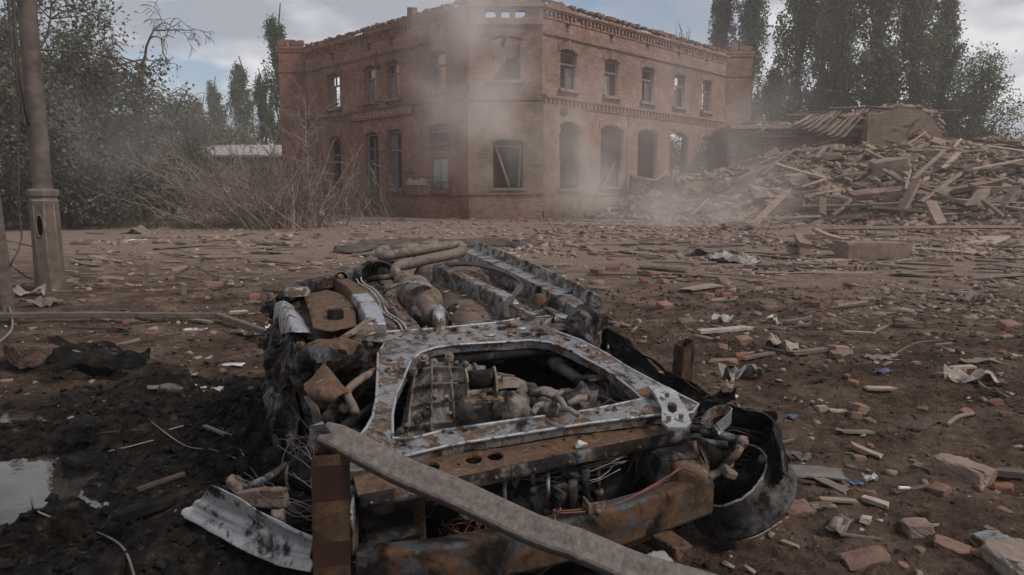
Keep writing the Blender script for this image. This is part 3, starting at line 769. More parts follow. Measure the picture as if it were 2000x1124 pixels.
# inner and rear walls, floor of the upper storey, loose joists
D2 = 9.0
def inner(side, s0, s1, off, holes, seed, z1=10.2, name='rear_wall'): wall(side, s0, s1, holes, 'brick_red', z1=z1, amp=.4, seed=seed, off=off, name=name)
inner(SL, -2.0, 15.2, D2, [arch(a - .3, c + .2, 6.3, 8.4, .17) for a, c in [(12.3, 13.9), (8.2, 9.6), (5.4, 6.6), (2.1, 3.3)]] + [arch(11.9, 12.6, 2.6, 4.5, .1)], 21)
inner(SR, -2.0, 17.4, D2, [arch(a, c, 6.3, 8.4, .17) for a, c in [(2, 3.4), (5.2, 6.6), (8.8, 10.2), (12, 13.4), (15, 16.4)]] + [arch(10.6, 13.6, .5, 4.7, .2), arch(14.4, 16.6, .8, 4.6, .2)], 22)
sd = Side(Vector((-4, 45.5, 0)), 0.0, -1); wall(sd, 0, 8.5, [], 'brick_dusty', z1=11.5, amp=.7, seed=9, name='rear_wall')
for side, L in ((SL, 15.0), (SR, 17.2)):
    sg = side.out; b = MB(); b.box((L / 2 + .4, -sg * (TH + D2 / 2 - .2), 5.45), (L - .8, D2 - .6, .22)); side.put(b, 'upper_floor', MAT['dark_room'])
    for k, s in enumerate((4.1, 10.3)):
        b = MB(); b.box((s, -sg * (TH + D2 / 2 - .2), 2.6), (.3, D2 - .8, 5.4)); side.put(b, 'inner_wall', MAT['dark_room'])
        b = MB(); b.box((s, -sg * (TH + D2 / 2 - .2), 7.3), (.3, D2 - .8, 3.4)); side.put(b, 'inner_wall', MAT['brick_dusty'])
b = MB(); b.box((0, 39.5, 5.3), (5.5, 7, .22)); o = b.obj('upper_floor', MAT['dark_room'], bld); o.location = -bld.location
r = random.Random(8)
for k in range(5):
    b = MB(); x = -1.8 + .8 * k; b.sweep([(x, 37, 9.2 + r.uniform(-.5, .4)), (x + r.uniform(-.6, .6), 42, 9.4 + r.uniform(-.4, .6))], [(-.09, -.1), (.09, -.1), (.09, .1), (-.09, .1)]); o = b.obj('roof_joist', MAT['plank_dark'], bld); o.location = -bld.location
b = MB(); b.box((15.25, -(TH + D2 / 2), 2.6), (.45, D2 + .4, 5.6)); SL.put(b, 'end_wall', MAT['brick_red'])
# loose bricks left along the wall tops
def coping(side, L, seed, mat, z):
    r = random.Random(seed); b = MB(); s = .2
    while s < L:
        vs, fs = chunk(r, r.uniform(.2, .34), r.uniform(.2, .5), r.uniform(.1, .24), boxy=.75)
        b.add([(v.x + s, v.y - side.out * r.uniform(.1, .14), v.z + z + .02) for v in vs], fs); s += r.uniform(.14, .55)
    o = side.put(b, 'loose_coping', MAT[mat]); o['kind'] = 'stuff'
coping(SL, 15.2, 1, 'brick_piece', TOP + .08); coping(SR, 17.5, 2, 'brick_piece', TOP + .08); coping(SM, 3.4, 3, 'brick_piece', 10.5)
b = MB(); vs, fs = chunk(random.Random(2), .5, .4, .5, boxy=.7); b.add([(v.x + 4.6, v.y - .2, v.z + 10.6) for v in vs], fs); SL.put(b, 'broken_masonry', MAT['brick_piece'])
# ------------------------------------------------------------------ collapsed annex
rr = random.Random(31)
AY = 44.0
anx = empty('collapsed_annex', at_y(1600, 330, AY) * np.array([1, 1, 0]))
tag(anx, 'collapsed low annex with hollow concrete roof slab right of the brick building', 'building')
AL = Vector(anx.location)
def apart(b, name, mat, **k):
    me = b if isinstance(b, bpy.types.Mesh) else b.mesh(name)
    for v in me.vertices: v.co -= AL
    return link(name, me, MAT[mat], anx, **k)
def Q(px, py, y=AY): return Vector(at_y(px, py, y))
def pxwall(pxs, y, th, holes=()):
    L2 = [[(Q(a, c, y).x, Q(a, c, y).z) for a, c in lp] for lp in [pxs] + list(holes)]
    me = flat_shape(L2, th); return map_mesh(me, lambda x, yy, z: Vector((x, y + th / 2 + z, yy)))
apart(pxwall([(1422, 368), (1422, 262), (1692, 268), (1692, 330), (1560, 330), (1545, 285), (1492, 283), (1490, 368)], AY + .2, .35), 'wall', 'brick_dusty')
apart(pxwall([(1458, 366), (1458, 290), (1488, 289), (1488, 366)], AY + .12, .08), 'door', 'galv_sheet')
for k in range(5):
    b = MB(); p = Q(1433, 288 + 13.5 * k, AY); b.box((p.x, AY + .1, p.z), (.36, .16, .36)); apart(b, 'quoin_block', 'concrete')
def slab(x0, x1, y0, y1, yd, depth, name='roof_slab'):
    n = int((x1 - x0) / 10.5)
    apart(pxwall([(x0, y1), (x0, y0), (x1, y0 + 3), (x1, y1 + 3)], yd, depth, [ell(x0 + 6 + 10.5 * k + 2, (y0 + y1) / 2 + 1.5, 3.4, 3.6, 10) for k in range(n)]), name, 'concrete')
slab(1448, 1556, 253, 266, AY - .5, 6.0); slab(1640, 1696, 251, 265, AY - .3, 5.5)
b = MB(); p, q = Q(1424, 252, AY - .6), Q(1690, 256, AY - .6); b.box(((p.x + q.x) / 2, AY + 2.2, p.z + .1), (q.x - p.x, 6.2, .22)); apart(b, 'roof_screed', 'concrete')
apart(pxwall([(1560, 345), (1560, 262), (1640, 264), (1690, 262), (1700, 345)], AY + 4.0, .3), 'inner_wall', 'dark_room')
# gable block of masonry, cracked, standing on the right
apart(pxwall([(1690, 305), (1690, 262), (1694, 236), (1712, 226), (1735, 216), (1760, 212), (1786, 214), (1806, 221), (1822, 234), (1836, 254), (1846, 280), (1846, 305)], AY - 1.2, 1.4), 'gable_block', 'brick_pale')
p = Q(1700, 268, AY - 1.3); b = MB(); b.box((p.x, AY - 1.3, p.z), (.55, .35, 2.9)); apart(b, 'gable_pilaster', 'brick_pale')
for pts in ([(1798, 232), (1784, 240), (1778, 252), (1772, 262), (1775, 272), (1768, 285)], [(1740, 255), (1748, 252), (1752, 257)], [(1785, 243), (1775, 247), (1765, 246)]):
    b = MB(); b.sweep([Q(*q, AY - 1.205) for q in pts], [(-.05, -.02), (.05, -.02), (.05, .02), (-.05, .02)], up=(0, 1, 0)); apart(b, 'crack_shade', 'dark_room')  # dark strips on the gable face paint the shade inside its cracks
# sheet roof pushed up at the far right
me = flat_shape([[(0, 0), (4.2, .3), (4.0, 1.6), (.2, 1.4)]], 0, (.1, 3))
o = map_mesh(me, lambda x, y, z: Q(1843, 286, 41) + Vector((x, y * 1.5, .25 + .05 * math.sin(x * 22) - .08 * x + y * .35)))
apart(o, 'corrugated_sheet', 'slate', solid=.02)
# ---------- planks
_pc = 0
def plank_mesh(L, w, t, seed):
    r = random.Random(seed); b = MB(); n = 5; bow = r.uniform(-.012, .012) * L; tw = r.uniform(-.15, .15)
    vs = []
    for i in range(n + 1):
        s = i / n; x = (s - .5) * L; z = bow * (1 - (2 * s - 1) ** 2) * 4 * .25; a = tw * (s - .5)
        for y_, z_ in ((-w / 2, -t / 2), (w / 2, -t / 2), (w / 2, t / 2), (-w / 2, t / 2)):
            e = r.uniform(-.5, .5) * w * .9 if i in (0, n) else 0
            vs.append((x + e, y_ * math.cos(a) - z_ * math.sin(a) + r.uniform(-.02, .02) * w, z + y_ * math.sin(a) + z_ * math.cos(a)))
    fs = [(3, 2, 1, 0), tuple(n * 4 + k for k in range(4))]
    for i in range(n):
        for k in range(4): j = (k + 1) % 4; fs.append((i * 4 + k, i * 4 + j, i * 4 + 4 + j, i * 4 + 4 + k))
    return b.add(vs, fs).mesh('plank')
def plank(p, q, w, t, mat, label, group=None, roll=0.0, name='plank', cat='plank', parent=None, shift=None):
    global _pc; _pc += 1
    p, q = Vector(p), Vector(q); d = q - p
    me = plank_mesh(d.length, w, t, _pc); X_ = d.normalized()
    Y_ = Vector((0, 0, 1)).cross(X_); Y_ = Y_.normalized() if Y_.length > .05 else Vector((0, 1, 0)); Z_ = X_.cross(Y_)
    Mr = Matrix((X_, Y_, Z_)).transposed() @ Matrix.Rotation(roll, 3, 'X')
    o = link(name, me, MAT[mat]); o.location = (p + q) / 2; o.rotation_euler = Mr.to_euler()
    if parent is not None: o.parent = parent; o.location = (p + q) / 2 - Vector(parent.location)
    elif label: tag(o, label, cat, group)
    return o
# broken roof panel of boards, sliding off the slab
for k in range(13):
    t = k / 12; p = Q(1582 + 108 * t, 226 - 8 * t + 3 * math.sin(k), AY - .2); q = Q(1548 + 94 * t, 246 + 24 * t + 4 * math.sin(k * 2.1), AY - 1.6)
    plank(p, q, .42, .05, ('plank_wood', 'plank_grey')[k % 3 == 1], None, name='roof_board', parent=anx, roll=.25)
for k in range(16):
    t = rr.random(); p = Q(1440 + 380 * t, 246 - 34 * math.sin(min(1, t * 1.15) * 2.2) + rr.uniform(-3, 6), AY - .2 + rr.uniform(0, 1.5)); a = rr.uniform(-.25, .25)
    plank(p, p + Vector((rr.uniform(1.2, 3), rr.uniform(-.5, .5), a)), rr.uniform(.12, .3), .05, rr.choice(['plank_wood', 'plank_grey']), None, name='roof_board', parent=anx, roll=rr.uniform(-.4, .4))
# loose rubble that lies on the annex roof
TEMPL = []
for s in range(26):
    r0 = random.Random(100 + s)
    kind = s % 4
    sz = [(1, .7, .5), (1, .5, .3), (1, .8, .18), (1, .28, .14)][kind]
    vs, fs = chunk(r0, *sz, boxy=[.35, .8, .3, .6][kind])
    tri = [(f[0], f[i], f[i + 1]) for f in fs for i in range(1, len(f) - 1)]
    TEMPL.append((np.array([tuple(v) for v in vs]), np.array(tri)))
def euler_mats(a):
    cx, cy_, cz = np.cos(a).T; sx, sy, sz = np.sin(a).T; n = len(a); M = np.zeros((n, 3, 3))
    M[:, 0, 0] = cz * cy_; M[:, 0, 1] = cz * sy * sx - sz * cx; M[:, 0, 2] = cz * sy * cx + sz * sx
    M[:, 1, 0] = sz * cy_; M[:, 1, 1] = sz * sy * sx + cz * cx; M[:, 1, 2] = sz * sy * cx - cz * sx
    M[:, 2, 0] = -sy; M[:, 2, 1] = cy_ * sx; M[:, 2, 2] = cy_ * cx
    return M
def scatter_mesh(name, P, size, rs, kinds=None, tilt=.35):
    """P (n,3) centres, size (n,), one joined mesh of broken pieces"""
    n = len(P); pick = rs.randint(0, len(TEMPL), n) if kinds is None else rs.choice(kinds, n)
    ang = np.stack([rs.uniform(-tilt, tilt, n), rs.uniform(-tilt, tilt, n), rs.uniform(0, 6.28, n)], 1)
    M = euler_mats(ang); VV = []; FF = []; o = 0
    for k, (tv, tf) in enumerate(TEMPL):
        ii = np.nonzero(pick == k)[0]
        if not len(ii): continue
        sc = size[ii][:, None, None] * (1 + .35 * rs.uniform(-1, 1, (len(ii), 1, 3)))
        W = np.einsum('nij,nkj->nki', M[ii], tv[None] * sc) + P[ii][:, None, :]
        VV.append(W.reshape(-1, 3)); FF.append((tf[None] + (np.arange(len(ii)) * len(tv))[:, None, None] + o).reshape(-1, 3)); o += W.shape[0] * W.shape[1]
    return np_mesh(name, np.concatenate(VV), np.concatenate(FF))
rs = np.random.RandomState(5)
n = 900; t = rs.rand(n); px = 1430 + 410 * t; line = np.interp(px, [1430, 1500, 1560, 1610, 1690, 1740, 1790, 1825, 1840], [249, 247, 243, 232, 222, 210, 210, 228, 250])
yy = AY - .6 + 1.9 * rs.rand(n) ** 1.2
P = np.array([at_y(a, c + rs.uniform(-1, 14), y) for a, c, y in zip(px, line, yy)])
me = scatter_mesh('roof_rubble', P, rs.uniform(.2, .75, n), rs)
apart(me, 'roof_rubble', 'rubble_far', kind='stuff')
# ---------- rubble covering the heap
n = 26000; xs = rs.uniform(2, 38, n); ys = rs.uniform(20, 46, n); zz = mound(xs, ys); ok = (zz > .02) & (rs.rand(n) < 1.2 - ys / 80)
xs, ys, zz = xs[ok], ys[ok], zz[ok]
# keep clear of the standing building
ok = (ys < xs + 33.7 - .3); xs, ys, zz = xs[ok], ys[ok], zz[ok]
sz = .08 + .42 * rs.rand(len(xs)) ** 3.4
me = scatter_mesh('heap_fragments', np.stack([xs, ys, zz + sz * .12], 1), sz, rs, tilt=.6)
tag(link('heap_fragments', me, MAT['rubble_far'], kind='stuff'), 'broken bricks and plaster covering the rubble heap', 'rubble')
def hp(px, py, lift=.22): return T(px, py, lift, 10)
HP = [  # x0, y0, x1, y1, width m, mat, lean 0..1, label
 (1473, 438, 1538, 373, .22, 'plank_wood', .45, 'long pale plank leaning steeply at the left foot of the rubble heap'),
 (1518, 322, 1609, 348, .26, 'plank_wood', .6, 'wide pale board sloping down to the right below the annex opening'),
 (1440, 351, 1513, 320, .34, 'plank_grey', .6, 'thick brown beam propped against the heap beside the annex door'),
 (1487, 345, 1512, 322, .18, 'plank_grey', .6, 'short prop standing under the thick brown beam by the annex'),
 (1761, 412, 1792, 351, .36, 'plank_wood', .3, 'broad pale plank standing nearly upright in the middle of the heap'),
 (1783, 351, 1845, 294, .16, 'plank_wood', .4, 'thin pale lath rising to the foot of the masonry gable'),
 (1727, 334, 1783, 364, .26, 'plank_grey', .6, 'round-edged beam sloping towards the broad upright plank'),
 (1798, 367, 1891, 401, .26, 'plank_grey', .6, 'dark beam running down right behind the broad upright plank'),
 (1797, 395, 1876, 339, .20, 'plank_wood', .4, 'pale batten slanting up right across the dark hollow of the heap'),
 (1566, 405, 1764, 398, .28, 'plank_grey', .8, 'long horizontal beam lying across the low brick stub of the heap'),
 (1709, 405, 1805, 413, .24, 'plank_wood', .8, 'horizontal squared timber under the broad upright plank'),
 (1817, 395, 1839, 441, .34, 'plank_wood', .3, 'wide short board standing on end, third pale board from the right'),
 (1606, 421, 1606, 388, .28, 'plank_wood', .2, 'short square board standing upright at the left of the heap'),
 (1628, 419, 1661, 391, .20, 'plank_wood', .4, 'short board leaning right beside the upright square board'),
 (1839, 413, 1916, 424, .24, 'plank_grey', .8, 'horizontal beam on the right behind the wide short board'),
 (1789, 401, 1876, 408, .22, 'plank_grey', .8, 'beam lying level behind the wide short board'),
 (1600, 427, 1690, 426, .20, 'plank_grey', .8, 'low level beam under the upright square board'),
 (1516, 272, 1628, 286, .30, 'plank_wood', .9, 'long pale roof timber hanging in front of the annex slab'),
 (1490, 288, 1560, 293, .22, 'plank_wood', .9, 'pale timber over the dark annex opening'),
 (1548, 296, 1628, 286, .22, 'plank_grey', .9, 'roof timber sloping up right in front of the annex opening'),
 (1628, 293, 1845, 295, .26, 'plank_wood', .9, 'very long level timber below the masonry gable'),
 (1687, 292, 1727, 312, .26, 'plank_wood', .5, 'short wide board sloping below the masonry gable'),
 (1594, 310, 1612, 288, .20, 'plank_grey', .5, 'short prop crossing under the hanging roof timber'),
 (1895, 408, 1922, 373, .42, 'plank_wood', .3, 'bleached split board standing near the right edge of the heap'),
 (1920, 392, 1960, 424, .20, 'plank_grey', .5, 'thin beam sloping down right past the bleached split board'),
 (1863, 371, 1967, 350, .18, 'plank_wood', .7, 'long pale lath on the dark timbers at the right of the heap'),
 (1858, 378, 1962, 358, .45, 'plank_dark', .7, 'wide charred board under the long pale lath'),
 (1953, 407, 1985, 368, .30, 'plank_grey', .4, 'leaning grey board near the right edge of the photo'),
 (1590, 447, 1994, 444, .12, 'plank_wood', 1., 'very long thin batten lying level before the heap'),
 (1592, 449, 1655, 471, .16, 'plank_wood', 1., 'batten running down right from the long thin batten'),
 (1557, 458, 1572, 481, .18, 'plank_wood', .9, 'curved pale wood stub standing before the heap'),
 (1411, 440, 1452, 431, .16, 'plank_wood', 1., 'short pale board flat at the left foot of the heap'),
 (1510, 429, 1600, 424, .20, 'plank_grey', 1., 'dusty beam flat in front of the leaning long plank'),
 (1563, 366, 1610, 351, .22, 'plank_wood', .8, 'board lying up right on the brick spill below the annex'),
 (1591, 379, 1646, 369, .18, 'plank_wood', .8, 'narrow board lying above the low brick stub'),
 (1548, 382, 1600, 372, .18, 'plank_grey', .8, 'narrow grey board lying left of the low brick stub'),
 (1963, 322, 2004, 332, .34, 'plank_dark', .9, 'dark beam jutting in from the right edge of the photo'),
 (1969, 288, 2006, 268, .34, 'plank_wood', .7, 'pale beam rising at the far right above the heap'),
 (1880, 338, 1962, 330, .34, 'plank_dark', .9, 'charred timber lying behind the broken lath panel'),
 (1950, 312, 1996, 326, .25, 'plank_grey', .7, 'beam sloping right at the far right of the heap'),
 (1640, 345, 1690, 338, .22, 'plank_wood', .8, 'board lying in the hollow below the annex'),
 (1670, 350, 1712, 320, .2, 'plank_grey', .5, 'stick leaning right in the hollow below the gable'),
 (1700, 300, 1745, 320, .25, 'plank_grey', .6, 'board sliding down from the gable foot'),
 (1842, 330, 1872, 300, .2, 'plank_wood', .5, 'lath leaning beside the right corner of the gable'),
 (1385, 408, 1425, 398, .2, 'plank_wood', .9, 'short board flat on the rubble near the last arch'),
]
for x0, y0, x1, y1, w, m, lean, lab in HP:
    p, q = hp(x0, y0), hp(x1, y1)
    lo, hi = (p, q) if y0 > y1 else (q, p)
    d = lo.y + (hi.y - lo.y) * lean
    if lean < .95 and hi.y > lo.y: 
        h2 = Vector(at_y(*((x1, y1) if hi is q else (x0, y0)), d)); p, q = (p, h2) if hi is q else (h2, q)
    plank(p, q, w, .05 + .25 * w, m, lab, 'timbers tumbled over the rubble heap', roll=rr.uniform(-.3, .3))
# unlabelled crowd of lesser boards on the heap: one group
for k in range(95):
    x, y = rr.uniform(5, 28), rr.uniform(22, 44)
    if mound(x, y) < .1 or y > x + 33: continue
    a = rr.uniform(0, 6.28); L = rr.choice([1, 1.4, 1.9, 2.6, 3.2]); p = Vector((x - L / 2 * math.cos(a), y - L / 2 * math.sin(a), 0)); q = Vector((x + L / 2 * math.cos(a), y + L / 2 * math.sin(a), 0))
    for v in (p, q): v.z = float(hgt(v.x, v.y)) + rr.uniform(.12, .5)
    plank(p, q, rr.uniform(.06, .2), rr.uniform(.03, .07), rr.choice(['plank_wood', 'plank_grey', 'plank_wood', 'plank_dark']), 'short broken board half buried in the rubble heap', 'short boards in the rubble heap', roll=rr.uniform(-.5, .5))
# bigger lumps of masonry
MC = [(1735, 396, 2.6, .9, .8, 'low stub of brick wall standing in the middle of the heap', 'brick_dusty'), (1460, 372, 1.1, .7, .8, 'tilted square masonry lump on the left slope of the heap', 'rubble_far'),
      (1255, 372, 1.4, .9, 1.0, 'broken lump of brick wall under the third arch', 'brick_dusty'), (1300, 376, 1.5, .9, 1.0, 'broken lump of brick wall under the fourth arch', 'brick_dusty'), (1110, 402, 1.5, .8, .9, 'earth and brick lump at the foot of the corner', 'rubble_far'),
      (1545, 412, 1.3, .8, .8, 'ribbed masonry lump beside the long leaning plank', 'brick_dusty'), (1640, 402, 1.1, .7, .6, 'slab of brickwork left of the low brick stub', 'brick_dusty'), (1820, 388, .9, .7, .5, 'plaster lump behind the wide short board', 'rubble_far'),
      (1745, 338, 1.6, 1.0, .9, 'rounded plaster lump fallen below the gable', 'rubble_far'), (1940, 378, 1.4, .8, .5, 'bent plaster slab at the right of the heap', 'rubble_far'), (1350, 384, 1.0, .7, .6, 'masonry lump near the last arch', 'rubble_far'), (1240, 412, .8, .6, .4, 'flat stone left of the heap foot', 'rubble_far'), (1180, 418, .9, .6, .35, 'pale stone slab at the corner foot of the facade', 'plaster')]
for k, (x, y, sx, sy, sz, lab, m) in enumerate(MC):
    vs, fs = chunk(random.Random(300 + k), sx, sy, sz, boxy=.72); b = MB(); b.add(vs, fs); p = hp(x, y, 0)
    o = b.obj('masonry_lump', MAT[m]); o.location = p + Vector((0, .3, sz * .22)); o.rotation_euler = (rr.uniform(-.25, .25), rr.uniform(-.3, .3), rr.uniform(-.6, .6)); tag(o, lab, 'masonry', 'fallen masonry lumps')
for k in range(80):
    x, y = rr.uniform(4, 28), rr.uniform(24, 42)
    if mound(x, y) < .15 or y > x + 32.5: continue
    s_ = rr.uniform(.35, .95); vs, fs = chunk(random.Random(900 + k), s_ * 1.3, s_, s_ * rr.uniform(.35, .8), boxy=rr.choice([.3, .6, .75])); b = MB(); b.add(vs, fs)
    o = b.obj('masonry_lump', MAT[rr.choice(['brick_dusty', 'rubble_far', 'rubble_far', 'brick_pale'])]); o.location = (x, y, float(mound(x, y)) + s_ * .12); o.rotation_euler = (rr.uniform(-.6, .6), rr.uniform(-.6, .6), rr.uniform(0, 6)); tag(o, 'smaller broken masonry lump lying among the boards of the rubble heap', 'masonry', 'smaller masonry lumps in the heap')
# broken lath panel on the right of the heap
lp = empty('lath_panel', hp(1900, 372, 0)); tag(lp, 'broken lath-and-plaster panel tilted on the right of the heap', 'panel')
P0, P1, P2 = Vector(at_y(1868, 365, 33)), Vector(at_y(1952, 328, 34.2)), Vector(at_y(1872, 322, 34))
for k in range(15):
    t = k / 14; a = P0.lerp(P2, t); c = P1 + (P2 - P0) * (t * .55) + Vector((0, 0, -.5)); plank(a + (c - a) * rr.uniform(0, .12), a + (c - a) * rr.uniform(.8, 1), .07, .03, 'plank_wood', None, name='lath', parent=lp)
for k in range(5):
    t = (k + .5) / 5; a = P0.lerp(P1, t); plank(a + Vector((0, .06, -.1)), a + (P2 - P0) * rr.uniform(.5, .9) + Vector((0, .06, 0)), .09, .05, 'plank_grey', None, name='lath_batten', parent=lp)
# ------------------------------------------------------------------ burnt-out car lying on its roof, nose to the viewer
CA = R(13.7); CO = Vector((.02, 2.1, 0))
car = empty('burnt_car', CO, CA)
tag(car, 'burnt-out car wreck lying upside down with its underside and engine bay showing', 'car')
ca, sa = math.cos(CA), math.sin(CA)
def loc(p):
    dx, dy = p[0] - CO.x, p[1] - CO.y
    return Vector((dx * ca + dy * sa, -dx * sa + dy * ca, p[2]))
def LW(px, py, a0, b=0.0): return loc(on_plane(px, py, (CO.x, CO.y, a0), (b * sa, -b * ca, 1)))
def FL(px, py, off=0.0): return LW(px, py, .56 + off, .083)
def SF(px, py, off=0.0): return LW(px, py, .45 + off, .21)
def LV(px, py, v): return loc(on_plane(px, py, (CO.x - v * sa, CO.y + v * ca, 0), (-sa, ca, 0)))
def LY(px, py, y): return loc(at_y(px, py, y))
def part(b, name, mat, parent=car, **k):
    me = b if isinstance(b, bpy.types.Mesh) else b.mesh(name)
    return link(name, me, MAT[mat], parent, **k)
def resample(pts, n):
    pts = [Vector(p) for p in pts]
    d = [0.0]
    for a, c in zip(pts, pts[1:]): d.append(d[-1] + (c - a).length)
    out = []
    for i in range(n):
        t = d[-1] * i / (n - 1); k = 0
        while k < len(pts) - 2 and d[k + 1] < t: k += 1
        f = (t - d[k]) / max(1e-9, d[k + 1] - d[k]); f = min(1, max(0, f))
        p0, p1, p2, p3 = pts[max(k - 1, 0)], pts[k], pts[k + 1], pts[min(k + 2, len(pts) - 1)]
        out.append(.5 * ((2 * p1) + (p2 - p0) * f + (2 * p0 - 5 * p1 + 4 * p2 - p3) * f * f + (3 * p1 - p0 - 3 * p2 + p3) * f ** 3))
    return out
def smooth(pts, n=24): return resample(pts, n)
def loft(rows, nu=24, nv=16, cr=.01, fr=9.0, seed=0, ragged_edge=0.0, torn=0.0):
    """crumpled sheet through rows of points"""
    R0 = [resample(r, nu) for r in rows]
    cols = [resample([R0[j][i] for j in range(len(R0))], nv) for i in range(nu)]
    b = MB(); so = seed * 13.7
    def fn(s, t):
        i = round(s * (nu - 1)); j = round(t * (nv - 1)); p = cols[i][j]
        n1 = float(fbm(p.x * fr + so, p.y * fr + p.z * fr * .7, 3)); n2 = float(fbm(p.z * fr + so * 2, p.x * fr - p.y * fr * .6, 3)); n3 = float(fbm(p.y * fr + 5, p.z * fr + so, 3))
        e = ragged_edge * (1 if j in (0, nv - 1) else .3)
        k = cr + e * abs(float(vnoise(i * .9 + so, j + 3.3))) * 2
        if torn:
            a1 = .5 - 2 * abs(float(fbm(p.x * fr * 1.3 + so, p.y * fr * 1.3 - p.z * fr, 3, gain=.55))); a2 = .5 - 2 * abs(float(fbm(p.z * fr * 1.6 - so, p.y * fr * 1.1 + p.x * fr, 3, gain=.55)))
            return p + Vector((n1, n2, n3)) * k * 1.4 + Vector((a1, a2, a1 - a2)) * torn
        return p + Vector((n1, n2, n3)) * k * 2
    b.grid(nu, nv, fn, smooth=not torn); return b
def plate(pxs, fn, holes=(), cuts=(.035, .035), relief=None):
    """sheet with holes: outline and holes given as pixel loops lying on the plane fn"""
    L2 = []
    for lp in [pxs] + list(holes):
        L2.append([(fn(*q).x, fn(*q).y) for q in lp])
    me = flat_shape(L2, 0, cuts)
    p0 = fn(*pxs[0]); 
    a, c, d = fn(1000, 700), fn(1000, 860), fn(1200, 760)
    n = (c - a).cross(d - a)
    def mp(x, y, z):
        w = a.z - (n.x * (x - a.x) + n.y * (y - a.y)) / n.z
        if relief: w += relief(x, y)
        return Vector((x, y, w))
    return map_mesh(me, mp)
def bolt(b, p, r=.009, h=.012, sides=6): b.tube([p, (p[0], p[1], p[2] + h)], r, sides, smooth=False)
crnd = random.Random(77)

# --- floor pan with the exhaust tunnel sunk in it
def floor_relief(u, v):
    tun = -.15 * math.exp(-((u + .12 + .01 * v) / .13) ** 4)
    ex = .02 * float(fbm(u * 5, v * 5, 3)) + .035 * max(0, float(fbm(u * 2.2 + 3, v * 2.2, 3))) + .012 * float(fbm(u * 17, v * 17, 3))
    well = -.05 * math.exp(-((u - .36) / .14) ** 4 - ((v - 1.7) / .5) ** 4) - .03 * math.exp(-((u + .45) / .12) ** 4)
    return tun + ex + well
me = plate([(600, 668), (566, 610), (552, 584), (600, 562), (680, 538), (745, 517), (830, 508), (918, 492), (985, 513), (1060, 556), (1130, 596), (1178, 616), (1140, 650), (980, 655), (760, 668)], lambda x, y: FL(x, y, -.03), relief=floor_relief)
for p in me.polygons: p.use_smooth = True
fp = part(me, 'floor_pan', 'floor_steel', solid=.006)
r = random.Random(4); b = MB()
for k in range(420):      # cinders and flaked undercoat lying in the pan
    u, v = r.uniform(-.6, .6), r.uniform(1.0, 2.4)
    vs, fs = chunk(r, r.uniform(.01, .04), r.uniform(.01, .03), r.uniform(.004, .012), boxy=.3)
    M = Euler((r.uniform(-.5, .5), r.uniform(-.5, .5), r.uniform(0, 6))).to_matrix()
    w = .56 - .03 + .083 * v + floor_relief(u, v) + .006
    b.add([(M @ q) + Vector((u, v, w)) for q in vs], fs)
o = part(b, 'cinders', 'rubble', fp); o['kind'] = 'stuff'
# --- sills
hat = [(-.075, -.07), (-.06, .02), (.035, .025), (.05, .075), (.058, .076), (.062, -.12)]
part(MB().sweep(smooth([FL(1150, 612, .01), FL(1085, 572, .012), FL(1010, 535, .014), FL(955, 510, .012), FL(914, 492, .01)], 20), hat, smooth=False), 'sill', 'steel_grey')
part(loft([[FL(572, 598, .03), FL(590, 625, .025), FL(612, 652, .0)], [FL(554, 588, .06), FL(566, 616, .06), FL(580, 650, .05)], [FL(543, 592, .03), FL(545, 618, .0), FL(556, 652, -.03)], [FL(535, 600, -.1), FL(536, 630, -.12), FL(550, 665, -.14)]], 18, 14, .006, 9, 2), 'sill', 'steel_pale', solid=.004)
# --- longitudinal floor rails
rail = [(-.042, -.07), (-.036, .03), (-.03, .035), (.03, .035), (.036, .03), (.042, -.07)]
r1 = part(MB().sweep(smooth([FL(1000, 606, .0), FL(985, 588, .022), FL(945, 570, .022), FL(900, 548, .022), FL(856, 528, .02)], 14), rail), 'floor_rail', 'steel_grey', bevel=.004)
b = MB()
for q in ((970, 580), (930, 562), (890, 543)): p = FL(*q, .059); b.lathe([(.0, .002), (.010, .002)], 10, Matrix.Translation(p))
part(b, 'drain_hole_shade', 'steel_black', r1)  # flat black discs paint the shade of drain holes, nothing is cut
part(MB().sweep(smooth([FL(735, 648, .01), FL(728, 622, .03), FL(712, 596, .04), FL(703, 588, .04)], 10), [(x * 1.1, y) for x, y in rail]), 'floor_rail', 'steel_pale', bevel=.004)
part(MB().sweep(smooth([FL(704, 590, .03), FL(690, 572, .035), FL(668, 558, .03), FL(650, 552, .02)], 10), rail), 'floor_rail', 'steel_rusty', bevel=.004)
# --- rusty seat pan lifted on the left
me = plate([(592, 574), (640, 571), (680, 583), (694, 612), (696, 640), (648, 655), (612, 646), (604, 612)], lambda x, y: FL(x, y, .02), relief=lambda u, v: .03 * float(fbm(u * 4, v * 4, 3)) + .02 * math.sin(u * 9))
for p in me.polygons: p.use_smooth = True
part(me, 'seat_pan', 'steel_rusty', solid=.006)
